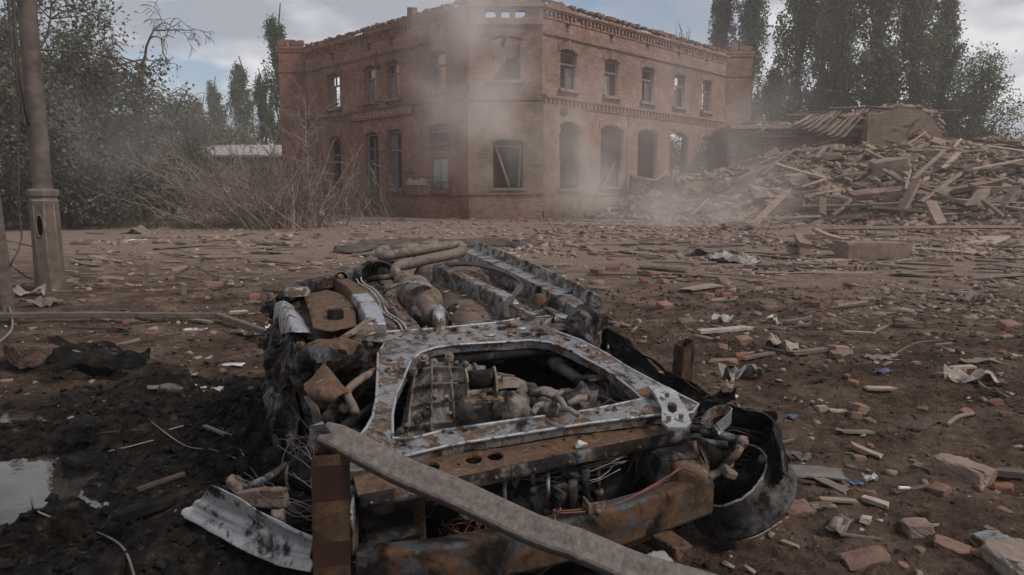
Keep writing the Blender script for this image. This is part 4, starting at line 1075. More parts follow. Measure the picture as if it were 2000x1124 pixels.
# --- torn rear edge: rolled arch, eye brackets
part(MB().sweep(smooth([FL(545, 588, .02), FL(560, 572, .05), FL(585, 560, .06), FL(615, 552, .06), FL(650, 545, .06), FL(690, 533, .05), FL(722, 517, .05), FL(745, 512, .04)], 26), [(-.02, -.10), (-.022, .015), (0, .024), (.022, .015), (.026, -.04), (.02, -.04), (.016, .006), (-.012, .006)], closed=True), 'rear_arch', 'steel_dark', bevel=.003)
b = MB(); p = FL(580, 565, .085); b.lathe([(.016, 0), (.018, .008), (.036, .008), (.045, -.01), (.045, -.03)], 16, Matrix.Translation(p) @ Matrix.Scale(1.4, 4, (1, .3, 0)))
part(b, 'mount_eye', 'steel_grey')
part(loft([[LV(650, 558, 1.72), LV(653, 538, 1.72), LV(668, 530, 1.72), LV(680, 536, 1.72), LV(683, 552, 1.72)], [LV(660, 556, 1.80), LV(661, 540, 1.80), LV(668, 533, 1.80), LV(676, 538, 1.80), LV(678, 552, 1.80)]], 18, 5, .001), 'shackle', 'steel_grey', solid=.005)
part(MB().tube([LV(665, 541, 1.70), LV(666, 541, 1.78)], .016, 8), 'shackle_bolt', 'arm_brown')
part(loft([[LV(672, 528, 2.1), LV(690, 537, 2.1), LV(715, 532, 2.1), LV(730, 514, 2.1), LV(755, 513, 2.1), LV(765, 528, 2.1)], [LV(668, 520, 2.3), LV(690, 527, 2.3), LV(714, 520, 2.3), LV(732, 510, 2.3), LV(752, 509, 2.3), LV(768, 516, 2.3)]], 30, 6, .003), 'rear_panel', 'steel_dark', solid=.006)
part(MB().tube([FL(716, 548, .03), FL(742, 543, .04), FL(772, 540, .04)], .016, 8), 'cross_tube', 'steel_dark')
part(loft([[LV(733, 545, 2.15), LV(738, 520, 2.15), LV(765, 522, 2.15), LV(768, 545, 2.15)], [LV(733, 550, 2.0), LV(738, 545, 2.0), LV(765, 545, 2.0), LV(768, 552, 2.0)]], 12, 6, .006), 'wheel_tub', 'steel_black', solid=.005)
# --- exhaust
ex = MB(); pth = [LV(806, 566, 1.62), LV(796, 553, 1.68), LV(780, 540, 1.72), LV(772, 528, 1.74), LV(779, 520, 1.75), LV(800, 516, 1.76), LV(840, 506, 1.78), LV(880, 498, 1.82), LV(897, 493, 1.86), LV(903, 487, 1.93), LV(897, 480, 2.0), LV(880, 480, 1.99), LV(830, 488, 1.95), LV(775, 497, 1.92), LV(755, 500, 1.92), LV(744, 498, 1.97), LV(744, 491, 2.08), LV(758, 489, 2.14), LV(800, 485, 2.18), LV(855, 476, 2.22)]
ex.tube(smooth(pth, 90), .0285, 14); pipe = part(ex, 'exhaust_pipe', 'exhaust')
b = MB(); p = LV(786, 545, 1.70); q = LV(791, 551, 1.67); b.tube([p, q], .05, 14); part(b, 'flange', 'arm_brown', pipe)
cat = MB(); pp = [FL(800, 560, .07), FL(803, 564, .06), FL(808, 571, .04), FL(822, 585, .03), FL(828, 592, .03), FL(830, 595, .03), FL(836, 603, .02), FL(842, 611, .015), FL(846, 617, .015), FL(850, 622, .01)]
cat.tube(pp, [.036, .05, .082, .086, .084, .050, .044, .046, .052, .05], 20); rs = part(cat, 'resonator', 'exhaust')
b = MB(); p = FL(808, 571, .04); q = FL(812, 575, .037); b.tube([p, q], .091, 20); p = FL(826, 590, .03); q = FL(829, 593, .03); b.tube([p, q], .090, 20); part(b, 'clamp_band', 'exhaust', rs)
b = MB(); pp = [FL(849, 620, .02), FL(853, 626, .02), FL(860, 634, .0), FL(868, 643, -.02), FL(874, 650, -.04), FL(878, 656, -.06)]
def shield(s, t):
    i = t * 5; k = min(4, int(i)); c = pp[k].lerp(pp[k + 1], i - k); rr = [.05, .075, .095, .10, .095, .08]; rad = rr[k] + (rr[min(5, k + 1)] - rr[k]) * (i - k)
    a = math.pi * (s * 1.3 - .15); rad += .012 * max(0, math.sin(s * 16)) * (t > .35)
    d = (pp[5] - pp[0]).normalized(); x = d.cross(Vector((0, 0, 1))).normalized()
    return c + x * math.cos(a) * rad + Vector((0, 0, 1)) * math.sin(a) * rad * .8
b.grid(26, 12, shield); part(b, 'heat_shield', 'steel_grey', solid=.003)
part(loft([[FL(746, 570, .07), FL(765, 560, .10), FL(800, 551, .14), FL(835, 556, .12), FL(856, 568, .07)], [FL(750, 573, .05), FL(768, 564, .10), FL(800, 555, .14), FL(832, 560, .12), FL(850, 571, .06)]], 24, 4, .001), 'exhaust_strap', 'steel_grey', solid=.006)
part(MB().tube([FL(806, 602, .04), FL(815, 614, .03), FL(826, 628, .0)], .017, 10).tube([FL(812, 612, .02), FL(824, 626, .0), FL(830, 634, -.02)], .024, 10), 'sensor', 'steel_dark')
# --- brake pipes, hoses
for dx in (0, 9):
    part(MB().tube(smooth([FL(696 + dx, 545 - dx * .3, .06), FL(700 + dx, 553, .04), FL(722 + dx, 566, .03), FL(738 + dx, 585, .03), FL(746 + dx, 608, .02), FL(762 + dx, 620, .02), FL(779 + dx, 632, .01), FL(786 + dx, 648, .0)], 30), .0045, 6), 'brake_pipe', 'rim_alloy')
for k in range(4):
    dz = k * .007; j = (k - 1.5) * 3
    part(MB().tube(smooth([FL(868, 518 + j * .4, .03), FL(920, 516 + j * .4, .03 + dz), FL(965, 525 + j * .5, .03), FL(1000 + j, 542, .03 + dz), FL(1014 + j, 562, .03), FL(998 + j, 583, .04), FL(988 + j * .5, 600, .06), FL(990 + j * .5, 622, .04)], 40), .0085, 7), 'hose', 'wire_black')
part(loft([[FL(990, 590, .03), FL(1020, 603, .03), FL(1040, 612, .035), FL(1070, 602, .03), FL(1090, 612, .02), FL(1110, 620, .01)], [FL(994, 597, .02), FL(1018, 608, .04), FL(1040, 617, .045), FL(1066, 608, .035), FL(1088, 620, .02), FL(1106, 626, .0)]], 30, 6, .002), 'brace_strip', 'steel_grey', solid=.006)
b = MB(); p = FL(1055, 594, .0); b.lathe([(.0, .05), (.018, .05), (.03, .045), (.034, .0)], 14, Matrix.Translation(p)); part(b, 'body_mount', 'steel_rusty')
b = MB(); p = FL(1095, 602, -.01); b.lathe([(.02, .06), (.05, .055), (.065, .03), (.07, -.03)], 16, Matrix.Translation(p)); part(b, 'body_mount', 'steel_dark')
tb = part(MB().sweep(smooth([FL(636, 674, .0), FL(660, 664, .03), FL(684, 652, .05), FL(704, 640, .05)], 12), [(-.018, -.004), (-.014, .006), (-.010, .006), (-.006, 0), (.006, 0), (.010, .006), (.014, .006), (.018, -.004)]), 'tow_bracket', 'arm_brown', bevel=.002)
me = plate([(690, 650), (694, 634), (712, 624), (730, 626), (738, 634), (730, 646), (710, 651)], lambda x, y: FL(x, y, .05), [ell(726, 632, 8, 4, 12)], (.03, .03), lambda u, v: .008 * math.sin(u * 30)); part(me, 'bracket_plate', 'arm_brown', tb, solid=.008, bevel=.002)
b = MB(); p = FL(656, 636, .0); b.lathe([(.0, .07), (.03, .07), (.034, .06), (.036, .0), (.04, -.03)], 14, Matrix.Translation(p)); part(b, 'rubber_mount', 'steel_black')

# --- front subframe: pressed steel frame with lightening holes
def frame_relief(u, v):
    return .010 * math.exp(-((v - .78) / .06) ** 2) * math.cos(u * 20) * .5 + .004 * float(fbm(u * 11, v * 11, 2)) + .012 * sstep(.25, .0, v) * math.cos((u - .05) * 3)
outer = [(690, 662), (735, 650), (850, 642), (963, 631), (1020, 622), (1083, 618), (1060, 636), (1095, 651), (1136, 665), (1188, 694), (1224, 716), (1280, 747), (1326, 771), (1364, 790), (1352, 806), (1290, 812), (1154, 831), (1000, 856), (880, 875), (785, 896), (742, 872), (700, 856), (716, 836), (728, 813), (734, 785), (736, 762), (738, 692), (752, 671)]
inner_l = [(767, 858), (766, 813), (773, 772), (787, 743), (801, 708), (820, 690), (850, 678), (896, 674), (1010, 666), (1034, 665), (1075, 670), (1116, 686), (1186, 723), (1233, 759), (1254, 780), (1154, 803), (1000, 826), (867, 846), (805, 860)]
def hol(x, y, rx, ry): return ell(x, y, rx * 1.45, ry * 1.45, 12)
holes = [inner_l] + [hol(*h) for h in ((885, 645, 6, 2.2), (927, 640, 6, 2.2), (914, 651, 4, 2.4), (897, 664, 3.5, 1.8), (975, 643, 3, 1.5), (995, 654, 3.5, 1.6), (1050, 655, 5, 2), (1107, 664, 5, 2.2), (1020, 624, 4, 1.4), (766, 652, 4.5, 1.5), (798, 668, 4.5, 1.6), (770, 665, 3, 1), (760, 704, 5, 2), (752, 740, 3, 1.4), (782, 658, 3, 1.2), (848, 647, 3, 1.1), (1165, 690, 3, 1.5), (880, 851, 5, 2.2), (907, 847, 5, 2.2), (1165, 808, 4, 2), (1186, 804, 4.5, 2))]
me = plate(outer, SF, holes, (.03, .03), frame_relief)
for p in me.polygons: p.use_smooth = False
sfm = part(me, 'subframe', 'steel_grey', solid=.034, bevel=.005)
for lp_px, cyc in ((outer, True), (inner_l, True)):
    q_ = [SF(*a, .001) for a in lp_px]; q_ = [a + Vector((0, 0, frame_relief(a.x, a.y))) for a in q_]
    part(MB().tube(q_ + [q_[0]], .0055, 6, cap=False), 'edge_highlight', 'steel_pale', sfm)  # pale beads added on the frame edges as painted highlight lines
b = MB()
for q in ((867, 842), (1200, 797), (760, 720), (722, 668), (744, 684), (1135, 672), (1150, 682), (1060, 628), (815, 655), (1010, 645), (1300, 780), (1270, 770), (790, 884)):
    p = SF(*q, .012)
    b.lathe([(.0, .009), (.006, .009), (.0065, .003), (.011, .002), (.0115, -.01)], 6, Matrix.Translation(p + Vector((0, 0, -.006))), smooth=False)
part(b, 'frame_bolt', 'bolt_brass', sfm, kind='stuff')
b = MB()
for q, rr in (((1135, 673), .038), ((1018, 640), .032), ((955, 652), .04), ((762, 720), .03), ((1002, 634), .03)):
    b.lathe([(rr * .3, .000), (rr * .45, .006), (rr * .6, .003), (rr * .75, -.004)], 18, Matrix.Translation(SF(*q, .004)))
part(b, 'pressed_ring', 'steel_grey', sfm, kind='stuff')
# rounded lip under the rear bar and down the right arm
part(MB().sweep(smooth([SF(805, 712, -.03), SF(824, 694, -.03), SF(856, 682, -.03), SF(900, 678, -.03), SF(1010, 670, -.03), SF(1036, 669, -.03), SF(1076, 674, -.03), SF(1116, 690, -.03), SF(1184, 727, -.03), SF(1230, 763, -.03), SF(1254, 786, -.03)], 40), [(.012 * math.cos(a), .018 * math.sin(a)) for a in [i * math.pi / 4 for i in range(8)]], smooth=True), 'frame_lip', 'steel_grey', sfm)
for q in ((879, 680), (968, 668), (1146, 712), (797, 690)):      # hanger tabs on the inner edge
    b = MB(); p = SF(*q, -.03); b.box(p, (.03, .022, .006), jit=.002, rnd=crnd); b.tube([p, p + Vector((0, -.004, .016))], .006, 6); part(b, 'hanger_tab', 'bolt_brass', sfm)
b = MB(); p = SF(905, 690, -.07); b.box(p, (.34, .05, .10)); part(b, 'rear_web', 'steel_dark', sfm, bevel=.01)
part(MB().tube(smooth([SF(830, 708, -.05), SF(900, 704, -.06), SF(1000, 693, -.06), SF(1080, 688, -.06), SF(1130, 705, -.08)], 20), .019, 10), 'steering_pipe', 'steel_black')
# --- bracket with a slot over the right front corner
me = plate([(1264, 756), (1300, 757), (1322, 766), (1334, 786), (1350, 822), (1340, 832), (1306, 832), (1293, 822), (1292, 796), (1284, 776)], lambda x, y: SF(x, y, .035), [[(1305, 783), (1316, 783), (1322, 792), (1322, 806), (1314, 811), (1305, 806), (1303, 794)]], (.02, .02), lambda u, v: .006 * math.sin(v * 40))
bp = part(me, 'corner_bracket', 'steel_pale', solid=.010, bevel=.003)
b = MB()
for q in ((1303, 776), (1306, 822), (1330, 818)): bolt(b, SF(*q, .04), .008, .014)
part(b, 'bracket_bolt', 'bolt_brass', bp, kind='stuff')
part(loft([[SF(704, 856, .01), SF(722, 842, .03), SF(740, 844, .03), SF(752, 858, .02)], [SF(712, 868, .02), SF(728, 862, .055), SF(748, 866, .05), SF(768, 880, .03)], [SF(735, 884, -.02), SF(752, 886, .02), SF(768, 892, .02), SF(784, 898, -.01)]], 12, 12, .002), 'corner_bracket', 'steel_grey', solid=.008)
# --- radiator crossmember with big holes
CMf = lambda x, y: LW(x, y, .425, .06)
me = plate([(690, 932), (806, 897), (1000, 863), (1140, 832), (1275, 813), (1340, 812), (1352, 824), (1345, 838), (1186, 869), (1000, 909), (860, 937), (700, 968)], CMf,
           [ell(843, 912, 17, 9, 14), ell(925, 897, 17, 9.5, 14), ell(967, 890, 17, 9, 14), ell(1256, 829, 16, 8, 14), hol(1100, 860, 3, 1.6), hol(1128, 854, 5, 2), hol(1060, 872, 3, 1.5), hol(895, 907, 3, 1.5), hol(1230, 842, 3, 1.6), hol(1200, 838, 4, 2)], (.03, .03), lambda u, v: .006 * float(fbm(u * 8, v * 8, 3)))
xm_ = part(me, 'crossmember', 'steel_rusty', solid=.008)
fr = [CMf(702, 968), CMf(860, 938), CMf(1000, 910), CMf(1186, 870), CMf(1346, 839)]
part(loft([fr, [p + Vector((0, -.004, -.012)) for p in fr], [p + Vector((0, -.012, -.035)) for p in fr]], 40, 4, .0015), 'front_flange', 'steel_dark', xm_, solid=.004)
bk = [CMf(806, 896), CMf(1000, 862), CMf(1140, 831), CMf(1275, 812)]
part(loft([bk, [p + Vector((0, .006, .016)) for p in bk]], 30, 3, .001), 'rear_flange', 'steel_pale', xm_, solid=.004)
b = MB()
for i in range(9):
    t = (i + .5) / 9; p = fr[0].lerp(fr[-1], t) if False else resample(fr, 10)[i]; M = Matrix.Translation(p + Vector((.03, -.012, -.018))) @ Matrix.Rotation(R(95), 4, 'X')
    b.lathe([(0, .004), (.004, .004), (.005, 0)], 8, M)
part(b, 'flange_bolt', 'bolt_brass', xm_, kind='stuff')
vs, fs = chunk(random.Random(3), .05, .035, .03, 20, 0); b = MB(); b.add([CMf(1134, 876) + v + Vector((0, 0, .012)) for v in vs], fs); part(b, 'white_ash_lump', 'paper', xm_)
# --- bumper beam
top = [LW(694, 1082, .27), LW(780, 1078, .27), LW(880, 1066, .275), LW(1000, 1042, .28), LW(1120, 1016, .285), LW(1250, 980, .29), LW(1330, 955, .295), LW(1394, 933, .30)]
bm_ = part(MB().sweep(smooth(top, 24), [(-.062, -.125), (-.062, -.004), (-.056, 0), (-.006, 0), (0, -.006), (.004, -.055), (.004, -.062), (0, -.12), (-.006, -.125)], up=(0, 0, 1)), 'bumper_beam', 'beam_rust', bevel=.004)
b = MB(); p = LW(1378, 962, .245); d = (top[-1] - top[-2]).normalized(); nrm = Vector((d.y, -d.x, 0))
M = Matrix.Translation(p + nrm * .006) @ nrm.to_track_quat('Z', 'Y').to_matrix().to_4x4()
b.lathe([(.0, -.03), (.011, -.03), (.012, .004), (.022, .004), (.024, 0)], 14, M); part(b, 'tow_socket', 'steel_black', bm_)
b = MB(); p = LW(1166, 998, .29); b.box(p, (.055, .006, .05), rot=(0, 0, .12)); b.box(p + Vector((-.024, .025, 0)), (.006, .05, .05)); b.tube([p, p + Vector((0, -.014, 0))], .009, 8); part(b, 'beam_bracket', 'arm_brown', bm_)
# --- chassis legs joining crossmember to beam
leg = [(-.055, -.06), (-.055, .05), (-.045, .06), (.045, .06), (.055, .05), (.055, -.06)]
part(MB().sweep([LW(1205, 830, .33), LW(1262, 880, .33), LW(1330, 928, .30), LW(1368, 950, .27)], leg), 'chassis_leg', 'steel_rusty', bevel=.006)
part(loft([[LW(1243, 866, .40), LW(1285, 862, .40)], [LW(1240, 920, .28), LW(1275, 905, .28)], [LW(1244, 965, .18), LW(1268, 958, .18)]], 6, 10, .004), 'chassis_web', 'steel_rusty', solid=.006)
b = MB(); b.box(LW(1312, 905, .33), (.16, .10, .10), rot=(0.1, .1, .2)); part(b, 'mount_box', 'steel_dark', bevel=.012)
part(loft([[LW(690, 965, .40), LW(690, 1010, .40), LW(690, 1085, .27)], [LW(696, 970, .34), LW(698, 1030, .30), LW(700, 1090, .18)], [LW(700, 980, .20), LW(706, 1040, .15), LW(708, 1100, .08)]], 10, 8, .003), 'side_plate', 'steel_grey', solid=.006)
part(loft([[LW(800, 960, .40), LW(826, 962, .40)], [LW(806, 1010, .28), LW(828, 1010, .28)], [LW(802, 1066, .18), LW(830, 1064, .18)]], 6, 10, .004), 'chassis_web', 'steel_rusty', solid=.006)
b = MB(); p = LW(752, 1040, .22); b.box(p, (.17, .16, .12), rot=(.35, 0, .22)); part(b, 'battery_tray', 'steel_black', bevel=.012)
b = MB(); b.box(LW(742, 975, .36), (.19, .07, .07), rot=(.2, .1, .25)); part(b, 'tray_bracket', 'steel_dark', bevel=.01)
b = MB(); p = LW(708, 925, .40); b.box(p, (.12, .10, .09), rot=(.2, .1, .3)); 
for k in range(4): b.box(p + Vector((-.01, -.055, -.03 + .02 * k)), (.12, .012, .007), rot=(.2, .1, .3))
part(b, 'mount_box', 'steel_dark', bevel=.008)

# --- gearbox: ribbed casting seen from below
GB = lambda x, y, off=0.0: LW(x, y, .42 + off, .10)
c00, c10, c01, c11 = LW(768, 872, .34), LW(985, 842, .36), LW(806, 712, .56), LW(950, 716, .60)
GN = (c10 - c00).cross(c01 - c00).normalized()
GN = GN if GN.z > 0 else -GN
def gear(s, t):
    p = (c00 * (1 - s) + c10 * s) * (1 - t) + (c01 * (1 - s) + c11 * s) * t
    dome = .09 * (1 - (2 * s - 1) ** 6) * (1 - (2 * t - 1) ** 4) + .04 * math.sin(s * 3.0)
    gs = abs(((s * 4.6 + .25 * t) % 1) - .5); gt = abs(((t * 4.3 + .22 * s) % 1) - .5)
    rib = .020 * max(sstep(.075, .045, gs), sstep(.085, .05, gt)) * (s < .70)
    rib += .018 * sstep(.022, .012, abs(s - .72 + .04 * t)) + .012 * sstep(.03, .012, abs(s - .86 + .03 * t))
    for cx, cy, rr, hh in ((.30, .52, .06, .006), (.55, .68, .07, .01), (.62, .28, .05, -.02), (.2, .2, .05, -.02), (.46, .33, .04, .014), (.12, .82, .06, -.03)):
        rib += hh * float(sstep(rr, rr * .75, math.hypot(s - cx, (t - cy) * .8)))
    n = .005 * float(fbm(p.x * 60, p.y * 60, 3))
    edge = -.20 * (max(0, abs(2 * s - 1) - .93) / .07) - .20 * (max(0, abs(2 * t - 1) - .93) / .07)
    return p + GN * float(dome * .5 + rib + n + edge * .8)
gb = MB(); gb.grid(170, 140, gear); gbx = part(gb, 'gearbox', 'cast_alloy')
b = MB()
for s, t in ((.28, .30), (.46, .34), (.34, .42), (.5, .2), (.62, .36), (.1, .12), (.3, .12), (.22, .92), (.40, .97), (.72, .6), (.73, .8), (.74, .4), (.73, .2), (.9, .55), (.88, .3), (.60, .92), (.52, .82)):
    p = Vector(gear(s, t)); b.tube([p - GN * .01, p + GN * .012], [.009, .008], 6, smooth=False)
part(b, 'case_bolt', 'cast_alloy', gbx, kind='stuff')
for (gs_, gt_), rr, hh in (((.16, .96), .020, .04), ((.30, .97), .016, .03), ((.50, .96), .016, .02), ((.05, .80), .016, .02), ((.06, .08), .020, .025), ((.20, .22), .018, .02), ((.66, .12), .018, .02)):
    b = MB(); p = Vector(gear(gs_, gt_)); b.tube([p - GN * .03, p + GN * hh], rr, 6 if gs_ == .16 else 14, smooth=gs_ != .16); b.tube([p + GN * (hh - .004), p + GN * (hh + .008)], rr * .55, 8); part(b, 'drain_plug', 'cast_alloy', gbx)
b = MB()
for k in range(6): b.tube([Vector(gear(.72 - .04 * t, t)) + Vector((0, 0, .005)) for t in (.15 + .13 * k, .2 + .13 * k)], .013, 8)
part(b, 'flange_lug', 'cast_alloy', gbx, kind='stuff')
# bell housing and differential nose
bh = MB(); p0, p1 = LW(905, 795, .44), LW(1015, 782, .47); d = (p1 - p0)
bh.tube([p0 + d * k for k in (0, .12, .14, .34, .36, .40, .6, .62, .8, 1.0)], [.10, .115, .13, .13, .115, .115, .108, .095, .09, .06], 28); bhx = part(bh, 'bell_housing', 'cast_alloy', bevel=0)
b = MB()
for k in range(9):
    a = k * .36 + .2; x = d.cross(Vector((0, 0, 1))).normalized(); z = x.cross(d).normalized()
    q = p0 + d * .30 + (x * math.cos(a) + z * math.sin(a)) * .132; b.tube([q, q + d.normalized() * .03], .010, 6, smooth=False)
part(b, 'housing_bolt', 'cast_alloy', bhx, kind='stuff')
for k in range(4):
    a = .5 + k * .6; x = d.cross(Vector((0, 0, 1))).normalized(); z = x.cross(d).normalized(); q = (x * math.cos(a) + z * math.sin(a))
    b = MB(); b.sweep([p0 + d * .4 + q * .11, p0 + d * .95 + q * .075], [(-.005, -.015), (.005, -.015), (.005, .015), (-.005, .015)]); part(b, 'housing_rib', 'cast_alloy', bhx)
# rubber mount in its U bracket
p = LW(938, 742, .63); b = MB(); b.tube([p + Vector((-.035, 0, 0)), p + Vector((.035, .01, 0))], .030, 18); gm = part(b, 'gearbox_mount', 'steel_dark')
b = MB()
for sx in (-.045, .045): b.add([p + Vector((sx + e, y, z)) for e in (-.003, .003) for y, z in ((-.05, -.05), (.03, -.05), (.03, .03), (.0, .04), (-.03, .02))], [(0, 1, 2, 3, 4), (9, 8, 7, 6, 5)] + [(i, (i + 1) % 5, 5 + (i + 1) % 5, 5 + i) for i in range(5)])
b.box(p + Vector((0, -.045, -.05)), (.12, .05, .008)); b.tube([p + Vector((-.07, 0, 0)), p + Vector((.07, 0, 0))], .009, 8); b.tube([p + Vector((0, -.05, -.05)), p + Vector((0, -.05, -.03))], .01, 6); part(b, 'mount_bracket', 'bolt_brass', gm)
b = MB(); p = LW(985, 752, .55); b.lathe([(0, .02), (.05, .016), (.075, .0), (.08, -.03)], 22, Matrix.Translation(p) @ Matrix.Rotation(-.5, 4, 'X')); part(b, 'flywheel_cover', 'arm_brown')
# melted manifold, starter, brackets right of the gearbox
def lump(name, mat, q, sz, seed, parent=car, fn=GB, off=.06, sub=2, rot=(0, 0, 0)):
    bm = bmesh.new(); bmesh.ops.create_icosphere(bm, subdivisions=3, radius=1); so = seed * 7.7; M = Euler(rot).to_matrix()
    b = MB(); vs = []
    for v in bm.verts:
        c = v.co; n = 1 + .55 * float(fbm(c.x * 1.9 + so, c.y * 1.9 + c.z * 1.3, 4, gain=.6)) + .25 * float(fbm(c.z * 4 + so, c.x * 4 - c.y * 3, 2))
        c = Vector([math.copysign(abs(x) ** .75, x) for x in c])
        vs.append(fn(*q, off) + M @ Vector((c.x * sz[0] * n, c.y * sz[1] * n, c.z * sz[2] * n)))
    bm.verts.ensure_lookup_table(); fs = [tuple(v.index for v in f.verts) for f in bm.faces]; bm.free(); b.add(vs, fs, True)
    return part(b, name, mat, parent)
lump('melted_casting', 'cast_alloy', (1005, 800), (.06, .05, .05), 1, rot=(0, .4, .3)); lump('melted_casting', 'cast_alloy', (1060, 778), (.07, .035, .035), 2, rot=(0, .2, .4))
lump('melted_casting', 'steel_dark', (1130, 785), (.06, .045, .04), 3, rot=(.2, -.3, .2)); lump('melted_casting', 'cast_alloy', (1080, 802), (.05, .03, .03), 4); lump('melted_casting', 'steel_dark', (1030, 770), (.05, .04, .03), 5)
b = MB()
for q0, q1, rr in (((1040, 770), (1085, 776), .012), ((1085, 776), (1112, 764), .009), ((1085, 776), (1105, 798), .010), ((1060, 790), (1040, 808), .011), ((1010, 782), (1022, 764), .016), ((1110, 790), (1150, 778), .012), ((1095, 800), (1130, 812), .009)):
    p, q = GB(*q0, .10), GB(*q1, .10); b.tube([p, p.lerp(q, .5) + Vector((0, 0, .01)), q], rr, 8)
part(b, 'manifold_arms', 'cast_alloy')
ds = [SF(1082, 712, -.10), SF(1100, 722, -.09), SF(1150, 755, -.09), SF(1215, 795, -.10)]
b = MB(); b.tube([SF(1076, 706, -.09), SF(1088, 712, -.09), SF(1092, 716, -.09)], [.02, .032, .03], 14); b.tube(ds, .024, 14); part(b, 'drive_shaft', 'steel_dark')
part(MB().tube([SF(1148, 730, -.05), SF(1152, 745, -.05), SF(1186, 742, -.05), SF(1189, 800, -.10)], .007, 8).tube([SF(1140, 738, -.05), SF(1192, 740, -.04)], .013, 8), 'link_rod', 'steel_dark')
part(loft([[SF(840, 700, -.2), SF(1000, 690, -.2), SF(1180, 730, -.2)], [SF(840, 740, -.36), SF(1000, 730, -.36), SF(1190, 770, -.36)], [SF(850, 800, -.42), SF(1000, 800, -.42), SF(1200, 800, -.42)]], 22, 12, .03, 6, 8), 'bulkhead', 'steel_black', solid=.005)
# --- dark engine bay below the crossmember
lump('engine_block', 'steel_black', (960, 985), (.20, .14, .13), 11, fn=lambda x, y, o: LW(x, y, .20), off=0); lump('engine_block', 'steel_black', (1130, 960), (.14, .12, .13), 12, fn=lambda x, y, o: LW(x, y, .20), off=0)
lump('alternator', 'steel_black', (1070, 930), (.07, .07, .08), 13, fn=lambda x, y, o: LW(x, y, .28), off=0); lump('pump_body', 'steel_dark', (1000, 948), (.04, .05, .08), 14, fn=lambda x, y, o: LW(x, y, .28), off=0)
lump('charred_box', 'steel_black', (880, 1000), (.09, .08, .09), 15, fn=lambda x, y, o: LW(x, y, .18), off=0); lump('charred_box', 'steel_black', (1215, 935), (.07, .07, .10), 16, fn=lambda x, y, o: LW(x, y, .22), off=0)
b = MB()
for q, l in (((1070, 918), .12), ((1115, 895), .10), ((1168, 885), .12), ((985, 930), .10), ((905, 940), .09), ((1040, 905), .07)):
    p = LW(*q, .37); b.tube([p, p - Vector((0, .01, l))], .007, 6); b.tube([p - Vector((0, .01, l)), p - Vector((0, .01, l + .02))], .016, 8)
part(b, 'hanging_stud', 'steel_grey', kind='stuff')
for q, s in (((1105, 945), 1), ((1125, 965), 1.2), ((990, 965), 1), ((1150, 930), .9), ((1100, 990), .9)):
    b = MB(); p = LW(*q, .27)
    for k in range(3): b.box(p + Vector((0, 0, .028 * k * s)), (.07 * s, .05 * s, .02), rot=(.2, .1, .3 * k), jit=.006, rnd=crnd)
    b.tube([p + Vector((.02, -.02, -.03)), p + Vector((.02, -.03, .09))], .014, 8); part(b, 'charred_fitting', 'steel_dark')
b = MB(); p = LW(955, 1040, .14); d = Vector((.17, .03, 0)); n = 26
for k in range(n): b.add([p + d * (k / n) + Vector((0, 0, -.06)), p + d * (k / n) + Vector((.03, .05, .07)), p + d * ((k + .45) / n) + Vector((.03, .05, .07)), p + d * ((k + .45) / n) + Vector((0, 0, -.06))], [(0, 1, 2, 3)])
part(b, 'radiator_fins', 'rim_alloy', kind='stuff')
wr = random.Random(6)
def wires(name, mat, q0, q1, w0, w1, n, sp, rad, sag=0.03):
    b = MB()
    for k in range(n):
        p, q = LW(*q0, w0), LW(*q1, w1); J = lambda s: Vector((wr.uniform(-s, s), wr.uniform(-s, s), wr.uniform(-s, s)))
        b.tube(smooth([p + J(sp), p.lerp(q, .3) + J(sp * 1.5) - Vector((0, 0, sag)), p.lerp(q, .7) + J(sp * 1.5) - Vector((0, 0, sag)), q + J(sp)], 14), rad, 5)
    return part(b, name, mat, kind='stuff')
wires('copper_wires', 'wire_copper', (1090, 1005), (1330, 915), .30, .34, 5, .008, .0028); wires('copper_wires', 'wire_copper', (880, 1030), (930, 1010), .20, .24, 16, .035, .0022)
wires('copper_wires', 'wire_copper', (1090, 1000), (1100, 1030), .30, .29, 3, .014, .0025); wires('charred_wires', 'wire_black', (860, 980), (1210, 900), .25, .3, 14, .06, .004, .05); wires('charred_wires', 'wire_black', (720, 1060), (1100, 1060), .16, .16, 10, .05, .004, .04)
wires('fine_wires', 'wire_grey', (470, 940), (640, 990), .22, .24, 12, .04, .0008); wires('fine_wires', 'wire_grey', (560, 850), (640, 930), .3, .35, 8, .05, .0009)
wires('fine_wires', 'wire_grey', (1080, 830), (1330, 870), .3, .33, 6, .03, .0014)

# --- left front corner: torn wheel house, strut, arm, knuckle, rim
part(loft([[FL(590, 672, .02), FL(640, 672, .03), FL(690, 682, .01), FL(735, 700, -.04)], [FL(572, 678, -.02), FL(600, 690, .04), FL(650, 700, .02), FL(700, 730, -.10)], [LW(565, 700, .50), LW(580, 735, .50), LW(640, 760, .42), LW(700, 770, .38)], [LW(575, 760, .38), LW(590, 800, .34), LW(640, 820, .28), LW(700, 830, .24)], [LW(600, 850, .16), LW(610, 880, .12), LW(650, 900, .10), LW(710, 900, .10)]], 60, 56, .022, 9, 21, .02, .022), 'wheel_house', 'steel_dark', solid=.004)
part(loft([[FL(583, 668, .03), FL(620, 668, .05), FL(665, 664, .05), FL(700, 668, .03)], [FL(578, 682, .0), FL(615, 685, .03), FL(655, 684, .04), FL(690, 690, .02)], [FL(585, 700, -.08), FL(612, 706, -.05), FL(650, 700, -.03), FL(668, 690, -.02)]], 44, 22, .012, 11, 23, .015, .014), 'torn_flange', 'steel_rusty', solid=.004)
